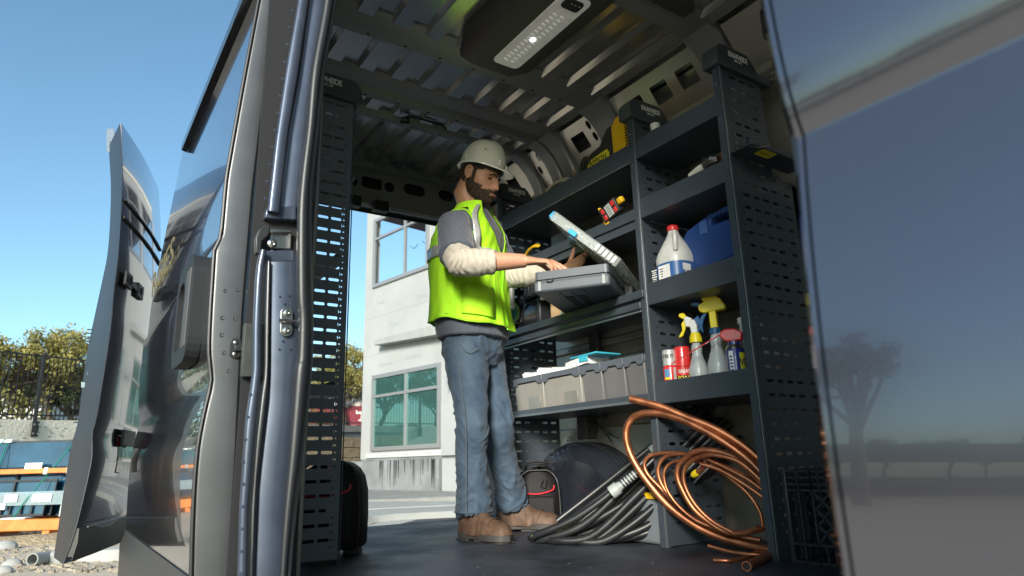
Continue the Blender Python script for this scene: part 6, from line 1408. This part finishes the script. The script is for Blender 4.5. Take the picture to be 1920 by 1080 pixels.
# ---- hair, beard, brows, eyes
HAIR = mat('dark_hair', (.058, .041, .032), .85, spec=.15, var=.5, vs=120, bump=.8, bs=400, dist=.003)
def bmask(q):
    x, y, z = q; ax_ = abs(x)
    if y < -.022 or z > .035: return False
    side = (-.022 < y < .020 and z > -.05 and ax_ > .05 and z < .032)
    jaw = z < -.040-.10*(y-.02) and y > -.024 and not (ax_ < .021 and y > .07 and -.0735 < z < -.0615) and z > -.125
    mous = ax_ < .030 and y > .075 and -.061 < z < -.047
    chin_gap = ax_ > .0 and y > .03 and z > -.056 and not mous and ax_ < .048
    if chin_gap: return False
    return side or jaw or mous
shell = MB(); idx = {}
def shell_from(maskf, off, name, m, amp=.0015):
    s_ = MB(); nt_, np_ = 100, 140
    G = [[headpt(math.pi*(i+.02)/(nt_+.04), 2*math.pi*j/np_) for j in range(np_)] for i in range(nt_+1)]
    O = [[headpt(math.pi*(i+.02)/(nt_+.04), 2*math.pi*j/np_, off) for j in range(np_)] for i in range(nt_+1)]
    for i in range(nt_):
        for j in range(np_):
            c = (G[i][j]+G[i+1][(j+1) % np_])/2
            c2 = c+V((0, .004*noise.noise(c*160), .006*noise.noise(c*120+V((5, 0, 0)))))
            if maskf(c2):
                qs = []
                for (a, b) in ((i, j), (i, (j+1) % np_), (i+1, (j+1) % np_), (i+1, j)):
                    q = O[a][b]; q = q+V((0, 0, 0)); e = 1+.0; nn = (q-G[a][b]).normalized(); q2 = q+nn*amp*noise.noise(q*300); qs.append(hl_(*q2))
                s_.quad(*qs)
    me = bpy.data.meshes.new(name); me.from_pydata([tuple(p) for p in s_.v], [], s_.f)
    bm = bmesh.new(); bm.from_mesh(me); bmesh.ops.remove_doubles(bm, verts=bm.verts, dist=.0003); bmesh.ops.recalc_face_normals(bm, faces=bm.faces); bm.to_mesh(me); bm.free(); me.shade_smooth()
    o = put(name, me, m, worker); return o
beard = shell_from(bmask, .0022, 'beard', HAIR)
hair = shell_from(lambda q: (q.z > -.045 and q.y < -.028) or (q.z > .020 and q.y < .045 and abs(q.x) > .03) or q.z > .055, .004, 'hair', HAIR)
# short strands give the beard a soft edge
st = MB(); rnd = random.Random(3); cnt = 0
while cnt < 2600:
    th = rnd.uniform(1.2, 2.95); ph = rnd.uniform(-2.0, 2.0); q = headpt(th, ph)
    j_ = q+V((0, .006*rnd.uniform(-1, 1), .007*rnd.uniform(-1, 1)))
    if not bmask(j_): continue
    n_ = (headpt(th, ph, .01)-q).normalized(); dn = (n_*.55+V((0, .25, -.8))+V((rnd.gauss(0, .25), rnd.gauss(0, .25), rnd.gauss(0, .2)))).normalized(); L = rnd.uniform(.006, .012)
    a = q+n_*.001; w_ = dn.cross(n_).normalized()*.0007; k = len(st.v); st.v += [hl_(*(a-w_)), hl_(*(a+w_)), hl_(*(a+dn*L))]; st.f.append((k, k+1, k+2)); cnt += 1
me = bpy.data.meshes.new('beard_strands'); me.from_pydata([tuple(p) for p in st.v], [], st.f); struct(put('beard_strands', me, HAIR, beard), 'stuff')
for s_ in (1, -1):
    def sp_pt(x, z, o_=.002):
        # point on the face surface at given x, z: search along ph
        best = None
        for j in range(-60, 61):
            ph = j/60*1.4
            for th in (math.acos(max(-1, min(1, z/.113))),):
                q = headpt(th, ph, o_)
                if best is None or abs(q.x-x) < abs(best.x-x): best = q
        return best
    br_ = [sp_pt(s_*x, z, .003) for x, z in ((.014, .016), (.025, .021), (.037, .020), (.048, .013))]
    MB().tube([hl_(*q) for q in spline(br_, 4)], [.002, .0034, .004, .004, .004, .0042, .004, .004, .0036, .003, .0026, .002, .0014], 8).ob('eyebrow', HAIR, worker)
    e_ = sp_pt(s_*.031, .0, -.004); c = hl_(*e_)
    MB().lathe([(0, -.011), (.006, -.009), (.010, -.004), (.011, 0), (.010, .004), (.006, .009), (0, .011)], c-HF*.004, 14, HF).ob('eye', mat('eye_white', (.55, .52, .48), .15), worker)
    MB().lathe([(.0048, 0), (.0046, .0015), (0, .002)], c+HF*.0062-HU*.003, 12, (HF-HU*.3)).ob('iris', mat('iris_dark', (.02, .012, .008), .1), worker)
    MB().tube([hl_(*(e_+V((s_*x, y, z)))) for x, y, z in ((-.012, .005, -.001), (-.005, .0105, .001), (.004, .0105, .001), (.012, .004, -.003))], .0022, 8).ob('eyelash', HAIR, worker)
    MB().tube([hl_(*(e_+V((s_*x, y, z)))) for x, y, z in ((-.012, .003, .003), (-.005, .009, .006), (.004, .009, .006), (.013, .002, .002))], .0042, 8).ob('eyelid', SK, worker)
LIP = mat('lips', (.33, .13, .10), .5)
MB().tube([hl_(x, y, z) for x, y, z in ((-.021, .107, -.068), (-.010, .1165, -.0685), (0, .119, -.069), (.010, .1165, -.0685), (.021, .107, -.068))], [.002, .0042, .0048, .0042, .002], 8, flat=.8).ob('lower_lip', LIP, worker)
# ---- hard hat
HP_ = R(15); TF = (FH*math.cos(HP_)-ZZ*math.sin(HP_)).normalized(); TU = (ZZ*math.cos(HP_)+FH*math.sin(HP_)).normalized(); TRr = TF.cross(TU).normalized()
TC = hl_(0, -.002, .040)
HAT = mat('hard_hat_white', (.88, .89, .83), .24, 0, .3, .08, var=.06, vs=9, bump=.05, bs=30, dist=.004)
def hatpt(t_, f_, o=0):
    """t_ angle from forward towards his right; f_ 0 rim .. 1 crown"""
    c_, s_ = math.cos(t_), math.sin(t_); a_, b_ = .119+o, .105+o
    k = math.cos(f_*math.pi/2)**.78; z = (.150+o)*math.sin(f_*math.pi/2)**.92
    rdg = .0045*math.exp(-((b_*k*s_)/.016)**2)*(1 if c_ > -2 else 0)*min(1, f_*2.2); gr_ = -.002*math.exp(-((abs(b_*k*s_)-.034)/.008)**2)*min(1, f_*2)
    return TC+TF*(a_*k*c_)+TRr*(b_*k*s_)+TU*(z+rdg+gr_)
n = 72; rings = []
def rim(t_, e, dz): 
    c_, s_ = math.cos(t_), math.sin(t_); ex = e*(.009+.046*max(0, c_)**2.2); return TC+TF*((.119+ex)*c_)+TRr*((.105+e*(.010+.006*max(0, c_)))*s_)+TU*(dz-e*.018*max(0, c_)**2)
tt_ = [2*math.pi*j/n for j in range(n)]
rings.append([hatpt(t_, 0, -.004)+TU*.0 for t_ in tt_]); rings.append([rim(t_, .97, -.006) for t_ in tt_]); rings.append([rim(t_, 1.03, -.003) for t_ in tt_]); rings.append([rim(t_, 1.0, .001) for t_ in tt_]); rings.append([rim(t_, .3, .003) for t_ in tt_])
for f_ in (.04, .10, .18, .28, .38, .48, .58, .68, .78, .87, .94, .985): rings.append([hatpt(t_, f_) for t_ in tt_])
hat = MB().loft(rings).ob('hard_hat', HAT, worker, ang=50)
MB().loft([[hatpt(t_, f_, -.006)-TU*.001 for t_ in tt_] for f_ in (0, .3, .6, .9)]).ob('hat_lining', mat('hat_lining', (.06, .06, .06), .7), hat)
for (t0, o_) in ((2.05, .003), (.35, .004), (-.35, .004)):
    c = hatpt(t0, .10, .001); MB().obox(c, (hatpt(t0+.05, .10)-hatpt(t0-.05, .10)).normalized()*.009, TU*.012, ((c-TC)-TU*((c-TC).dot(TU))).normalized()*.004).ob('accessory_slot', HAT, hat, .002)
MB().obox(hatpt(1.15, .30, .0002), TF*.005, (TU*.8+TF*.3)*.007, TRr*.0008).ob('sticker_mark', mat('mark_grey', (.35, .35, .33), .6), hat)
# suspension band and ratchet at the nape
MB().tube([TC+TF*(.100*math.cos(a))+TRr*(.082*math.sin(a))-TU*.010 for a in [2*math.pi*j/30 for j in range(31)]], .006, 8, cap=False, flat=1).ob('head_band', mat('band_black', (.03, .03, .03), .6), hat)
MB().obox(TC-TF*.105-TU*.022, TF*.006, TRr*.030, TU*.013).ob('ratchet', mat('band_black', ()), hat, .004)
# ---- grey T-shirt and undershirt
SHM = mat('grey_tshirt', (.078, .092, .125), .85, var=.12, vs=40, bump=.3, bs=500, dist=.001, sheen=.2)
THM = mat('cream_thermal', (.40, .37, .315), .85, var=.08, vs=30, bump=.5, bs=350, dist=.0015, sheen=.2)
sh = MB()
SR = [(888, 638, 3.10, .192, .150), (886, 622, 3.10, .194, .152), (884, 590, 3.10, .196, .152), (881, 540, 3.09, .198, .150), (880, 500, 3.08, .198, .145), (881, 465, 3.07, .203, .142), (884, 435, 3.07, .200, .122), (886, 417, 3.07, .155, .098), (887, 404, 3.07, .092, .080), (888, 398, 3.07, .074, .072)]
sh.loft([ring(P(x, y, d), a, b) for x, y, d, a, b in SR])
slE = SHR.lerp(ELR, .80)
sh.tube([NCK, SHR+ZZ*.004, SHR.lerp(ELR, .4), slE, slE+(ELR-SHR).normalized()*.004], [.075, .078, .078, .078, .070], 20)
slL = SHL.lerp(ELL, .7); sh.tube([NCK, SHL, slL], [.072, .074, .072], 16)
shm = remesh(sh, .006, 5, .5)
def fold(p, f1=9, f2=26, a1=.007, a2=.003, st_=V((1, 1, .55))):
    q = V((p.x*st_.x, p.y*st_.y, p.z*st_.z)); n1 = noise.noise(q*f1+V((3, 1, 2))); n2 = noise.noise(q*f2+V((n1*2, 0, 0)))
    return a1*(1-abs(n1)*2.2)*1.0+a2*n2
displace(shm, lambda p: fold(p, 11, 30, .005, .003))
put('tshirt', shm, SHM, worker).name = 'tshirt'
d_ = (WRR-ELR).normalized(); CU_ = ELR+d_*.155; dl_ = (WRL-ELL).normalized()
for el_0, ax_0, pts_0, rs_0 in ((ELR, d_, [SHR.lerp(ELR, .62), SHR.lerp(ELR, .85), ELR+ZZ*.002, ELR+d_*.05, ELR+d_*.10, CU_-d_*.012, CU_-d_*.002, CU_], [.062, .064, .063, .061, .057, .054, .053, .048]),
                             (ELL, dl_, [SHL.lerp(ELL, .55), ELL, ELL.lerp(WRL, .4), ELL.lerp(WRL, .80), ELL.lerp(WRL, .86)], [.062, .064, .056, .047, .043])):
    th_ = MB(); th_.tube(pts_0, rs_0, 24); thm = remesh(th_, .0045, 3, .5)
    def thf(p):
        s_ = (p-el_0).dot(ax_0); w_ = noise.noise(p*14)*2.2
        return .0026*math.sin(s_*210+w_*3.4)*(.35+.65*abs(noise.noise(p*16)))*1.6+.0016*noise.noise(p*45)
    displace(thm, thf); put('thermal_sleeve', thm, THM, worker)
MB().tube([P(888, 399, 3.07)+BF*(.074*math.cos(a))+BR*(.076*math.sin(a))+ZZ*(.004-.012*math.cos(a)) for a in [2*math.pi*j/30 for j in range(31)]], .006, 8, cap=False).ob('undershirt_collar', THM, worker)
MB().tube([P(888, 402, 3.07)+BF*(.083*math.cos(a))+BR*(.085*math.sin(a))+ZZ*(-.003-.018*math.cos(a)) for a in [2*math.pi*j/30 for j in range(31)]], .007, 8, cap=False, flat=.7).ob('shirt_collar', SHM, worker)
# ---- safety vest
VM = mat('lime_vest', (.42, .86, .02), .75, var=.05, vs=30, bump=.9, bs=420, dist=.0016)
VB = mat('vest_binding', (.33, .76, .02), .6); SLV = mat('reflective_band', (.46, .47, .47), .38, .35, var=.1, vs=60)
VR = [(884, 611, 3.10, .222, .180), (883, 590, 3.10, .218, .174), (881, 550, 3.09, .213, .165), (880, 510, 3.08, .218, .165), (880, 480, 3.075, .219, .161), (882, 455, 3.07, .219, .154), (884, 436, 3.07, .213, .136), (885, 424, 3.07, .190, .120), (886, 414, 3.07, .158, .108), (887, 404, 3.07, .118, .098), (888, 396, 3.07, .094, .090), (889, 388, 3.07, .082, .086)]
vc = [V((P(x, y, d).x, P(x, y, d).y, P(x, y, d).z)) for x, y, d, a, b in VR]
NV_ = 110; NJ = 180
def vring(u):
    u = max(0, min(len(VR)-1.0001, u)); i = int(u); t_ = u-i
    def ip_(a, b): return a+(b-a)*t_
    c = vc[i].lerp(vc[i+1], t_); return c, ip_(VR[i][3], VR[i+1][3]), ip_(VR[i][4], VR[i+1][4]), ip_(VR[i][1], VR[i+1][1])
def vpt(u, ph, off=0):
    c, a, b, py = vring(u); a += off; b += off; cx, cy = math.cos(ph), math.sin(ph); e = 2.25; k = (abs(cx)**e+abs(cy)**e)**(-1/e)
    p = c+BF*(b*k*cx)+BR*(a*k*cy)
    n_ = (BF*cx+BR*cy).normalized()
    amp = 1 if u < 5 else max(0, 1-(u-5)/3)
    w_ = .009*noise.noise(V((ph*2.2, u*.55, 3.3)))+.006*noise.noise(V((ph*6+u*.5, u*1.2, 1.3)))+.004*math.sin(ph*9+noise.noise(V((ph, u*.5, 0)))*4)*max(0, 1-u/4)
    if u < .3: p = p+ZZ*(.006*math.sin(ph*5))
    # front hangs a little lower
    p = p+ZZ*(-.030*max(0, math.cos(ph))*max(0, 1-u/2.2))+ZZ*(.012*max(0, -math.cos(ph))*max(0, 1-u/3))
    return p+n_*w_*amp
def py_of(u): return vring(u)[3]
def vmask(u, ph):
    py = py_of(u); deg = math.degrees((ph+math.pi) % (2*math.pi)-math.pi)
    for c_ in (77, -77):       # arm holes
        hw = 33*math.sqrt(max(0, 1-((py-452)/32)**2)) if py > 452 else (33 if py > 430 else 33-(430-py)*.9)
        if 405 < py < 484 and abs(deg-c_) < hw: return False
    vw = 0 if py > 485 else (485-py)/95*42
    if abs(deg-(-6)) < max(.6 if py < 612 else 0, vw): return False
    return True
vest = MB(); vid = {}
US = [i*(len(VR)-1)/NV_ for i in range(NV_+1)]; PHS = [2*math.pi*j/NJ for j in range(NJ)]
for i in range(NV_+1):
    for j in range(NJ): vest.v.append(vpt(US[i], PHS[j]))
for i in range(NV_):
    for j in range(NJ):
        if vmask((US[i]+US[i+1])/2, PHS[j]+math.pi/NJ): a = i*NJ+j; b = i*NJ+(j+1) % NJ; vest.f.append((a, b, b+NJ, a+NJ))
me = bpy.data.meshes.new('safety_vest'); me.from_pydata([tuple(p) for p in vest.v], [], vest.f)
bm = bmesh.new(); bm.from_mesh(me); bmesh.ops.delete(bm, geom=[v for v in bm.verts if not v.link_faces], context='VERTS')
for _ in range(3): bmesh.ops.smooth_vert(bm, verts=[v for v in bm.verts if v.is_boundary], factor=.5, use_axis_x=True, use_axis_y=True, use_axis_z=True)
bmesh.ops.recalc_face_normals(bm, faces=bm.faces); bm.to_mesh(me); bm.free(); me.shade_smooth()
vo = put('safety_vest', me, VM, worker); sm_ = vo.modifiers.new('thick', 'SOLIDIFY'); sm_.thickness = .004; sm_.offset = 1
def vpatch(name, f, m, nu=40, w=None):
    mb = MB(); rows = []
    for i in range(nu+1):
        rows.append([vpt(*f(i/nu, s_/4), .013) for s_ in range(5)])
    o = mb.loft(rows, closed=False).ob(name, m, vo, ang=80); s_ = o.modifiers.new('t', 'SOLIDIFY'); s_.thickness = .0015; return o
def u_of(py):
    for i in range(len(VR)-1):
        if VR[i][1] >= py >= VR[i+1][1]: return i+(VR[i][1]-py)/(VR[i][1]-VR[i+1][1])
    return 0
vpatch('front_band', lambda t_, s_: (u_of(400+100*t_), R(40+9*s_-5*t_)), SLV)
vpatch('front_band', lambda t_, s_: (u_of(400+100*t_), -R(44+9*s_-4*t_)), SLV)
vpatch('waist_band', lambda t_, s_: (u_of(500-19*s_), R(80+(235)*t_)), SLV, 60)
vpatch('waist_band', lambda t_, s_: (u_of(505-19*s_), R(2+76*t_)), SLV, 30)
for ph_ in (R(14), R(75)): MB().tube([vpt(u_of(610-95*k/20), ph_, .005) for k in range(21)], .0022, 6).ob('vest_seam', VB, vo)
MB().tube([vpt(.02, 2*math.pi*j/120, .004) for j in range(1, 119)], .0045, 6).ob('hem_binding', VB, vo)
for c_ in (1, -1):
    ed = []
    for k in range(61):
        a = 2*math.pi*k/60; py = 448+36*math.sin(a); hw = 34*math.cos(a)
        ed.append(vpt(u_of(py), c_*R(77)+R(hw), .003))
    MB().tube(ed, .0042, 6, cap=False).ob('armhole_binding', VB, vo)
vpatch('vest_pocket', lambda t_, s_: (u_of(602-48*t_), R(20+46*s_)), VM)
vpatch('zip_tape', lambda t_, s_: (u_of(608-120*t_), R(-7+4*s_)), VB)
# ---- jeans
DN = mat('denim', (.022, .045, .082), .85, var=1, c2=(.072, .110, .158), vs=7, bump=.5, bs=600, dist=.001, sheen=.1)
STC = mat('stitching', (.09, .11, .13), .8)
jn = MB()
jn.loft([ring(P(x, y, d), a, b, 36, 2.2) for x, y, d, a, b in ((888, 690, 3.10, .10, .11), (888, 665, 3.10, .172, .134), (888, 640, 3.10, .172, .130), (887, 612, 3.10, .165, .126))])
def leg(hp_, kn_, an_, rs):
    hem = an_+ZZ*.015; pts = [hp_+ZZ*.03, hp_.lerp(kn_, .25), hp_.lerp(kn_, .6), kn_, kn_.lerp(hem, .3), kn_.lerp(hem, .7), hem, hem-ZZ*.02]
    pts[4] = pts[4]-BF*.012; jn.tube(spline(pts, 3), [rs[min(int(i/3), 6)]+(rs[min(int(i/3)+1, 7)]-rs[min(int(i/3), 6)])*((i % 3)/3) for i in range(22)], 26)
leg(HPR, KNR, ANR, [.106, .099, .081, .073, .069, .067, .076, .075]); leg(HPL, KNL, ANL, [.100, .098, .082, .074, .071, .068, .076, .075])
jm = remesh(jn, .006, 4, .5)
zk, za = KNR.z, ANR.z
def jf(p):
    n1 = noise.noise(V((p.x*7, p.y*7, p.z*5))); h_ = (p.z-FL)
    bunch = math.exp(-((h_-.17)/.10)**2); knee = math.exp(-((h_-.52)/.10)**2); hip = math.exp(-((h_-.86)/.07)**2)
    def cr(q, w): n_ = noise.noise(q); return max(0, 1-abs(n_)*w)
    q1 = V(((p.x-p.y)*5, (p.x+p.y)*5, p.z*17+n1*2.5)); q2 = V(((p.x-p.y)*6+p.z*6, (p.x+p.y)*4, p.z*9-n1*2))
    return .004*n1+bunch*(.013*cr(q1, 4)-.004)+(knee*.009+hip*.008)*(cr(q2, 4.5)-.3)+.0035*(cr(q2+V((3, 7, 1)), 6)-.2)+.0012*noise.noise(p*40)
displace(jm, jf); jo_ = put('jeans', jm, DN, worker)
def seam(hp_, kn_, an_, off, rs):
    pts = [hp_.lerp(kn_, .1), hp_.lerp(kn_, .6), kn_, kn_.lerp(an_, .5), an_+ZZ*.02]; r_ = [.107, .090, .080, .076, .080]
    MB().tube(spline([q+off*(k*rs) for q, k in zip(pts, r_)], 6), .0022, 6).ob('seam', STC, jo_)
seam(HPR, KNR, ANR, (BR*.85+BF*.15).normalized(), 1.0)
MB().tube(spline([HPR+BR*.105+BF*.02+ZZ*.05, HPR+BR*.10+BF*.07-ZZ*.01, HPR+BR*.07+BF*.105+ZZ*.01], 5), .002, 6).ob('pocket_seam', STC, jo_)
for an_, r_ in ((ANR, .081), (ANL, .078)): MB().tube([an_+ZZ*(.018)+BF*(r_*math.cos(a))+BR*(r_*math.sin(a)) for a in [2*math.pi*j/28 for j in range(29)]], .0035, 6, cap=False).ob('hem', DN, jo_)
# ---- boots
BOOT = mat('boot_leather', (.050, .026, .016), .65, var=.45, vs=22, bump=.6, bs=120, dist=.002, c2=(.12, .072, .046)); BSO = mat('boot_sole', (.035, .033, .032), .6, bump=.3, bs=100, dist=.002); LAC = mat('boot_lace', (.06, .035, .025), .7)
def boot(an_, d, label):
    d = V((d.x, d.y, 0)).normalized(); s_ = V((d.y, -d.x, 0)); h0 = V((an_.x, an_.y, FL))-d*.085; L = .315
    def sec(t_, w, h): return [h0+d*(L*t_)+s_*(w*math.cos(a))+ZZ*(.026+max(0, math.sin(a))*h-(.002 if math.sin(a) < 0 else 0)) for a in [2*math.pi*j/20 for j in range(20)]]
    b_ = MB().loft([sec(t_, w, h) for t_, w, h in ((0, .018, .05), (.02, .030, .085), (.10, .040, .125), (.22, .042, .150), (.34, .043, .150), (.44, .044, .118), (.54, .047, .088), (.66, .051, .070), (.80, .052, .062), (.90, .047, .056), (.97, .034, .042), (1.0, .018, .022))])
    me = remesh(b_, .005, 3, .5); displace(me, lambda p: .0012*noise.noise(p*60)+.0018*math.sin((p-h0).dot(d)*160)*math.exp(-(((p-h0).dot(d)-.18)/.025)**2)); bo_ = put('boot', me, BOOT, worker)
    ol = []
    W_ = lambda t_: .046*(1-.25*math.exp(-((t_-.40)/.16)**2))+.010*math.exp(-((t_-.75)/.2)**2)
    for i in range(31): t_ = i/30; e = (1-abs(2*t_-1)**6)**.5; ol.append(h0+d*(L*(t_*1.03-.012))+s_*(W_(t_)*e))
    for i in range(30, -1, -1): t_ = i/30; e = (1-abs(2*t_-1)**6)**.5; ol.append(h0+d*(L*(t_*1.03-.012))-s_*(W_(t_)*e))
    MB().loft([[q+ZZ*.010 for q in ol], [q+ZZ*.036 for q in ol]]).ob('sole', BSO, bo_, .003)
    for a, b in ((0.0, .30), (.40, 1.0)): MB().obox(h0+d*(L*(a+b)/2)+ZZ*.0055, d*(L*(b-a)/2-.006), s_*.038, ZZ*.005).ob('tread', BSO, bo_, .003)
    for k in range(4):
        t_ = .40+k*.055; h_ = .036+.125-.030*k; c = h0+d*(L*t_)+ZZ*(h_)
        MB().tube([c+s_*.030-ZZ*.022+d*.004, c+s_*.014+ZZ*.003, c-s_*.014+ZZ*.003, c-s_*.030-ZZ*.022-d*.004], .0026, 6).ob('lace', LAC, bo_)
    MB().tube([h0+d*(L*.66)+s_*(.049*math.cos(a))+ZZ*(.030+.068*max(0, math.sin(a)))+d*(.025*math.sin(a)) for a in [math.pi*j/14 for j in range(15)]], .0018, 6).ob('toe_seam', LAC, bo_)
boot(ANR, onZ(948, 1019, FL)-onZ(868, 1010, FL), 'r'); boot(ANL, onZ(1018, 992, FL)-onZ(945, 992, FL), 'l')
# sling pouch seen at the belt on the far side
MB().obox(P(960, 560, 3.02), BF*.008, BR*.012, ZZ*.05).ob('zip_edge', mat('zip_grey', (.25, .26, .26), .5), vo, .003)
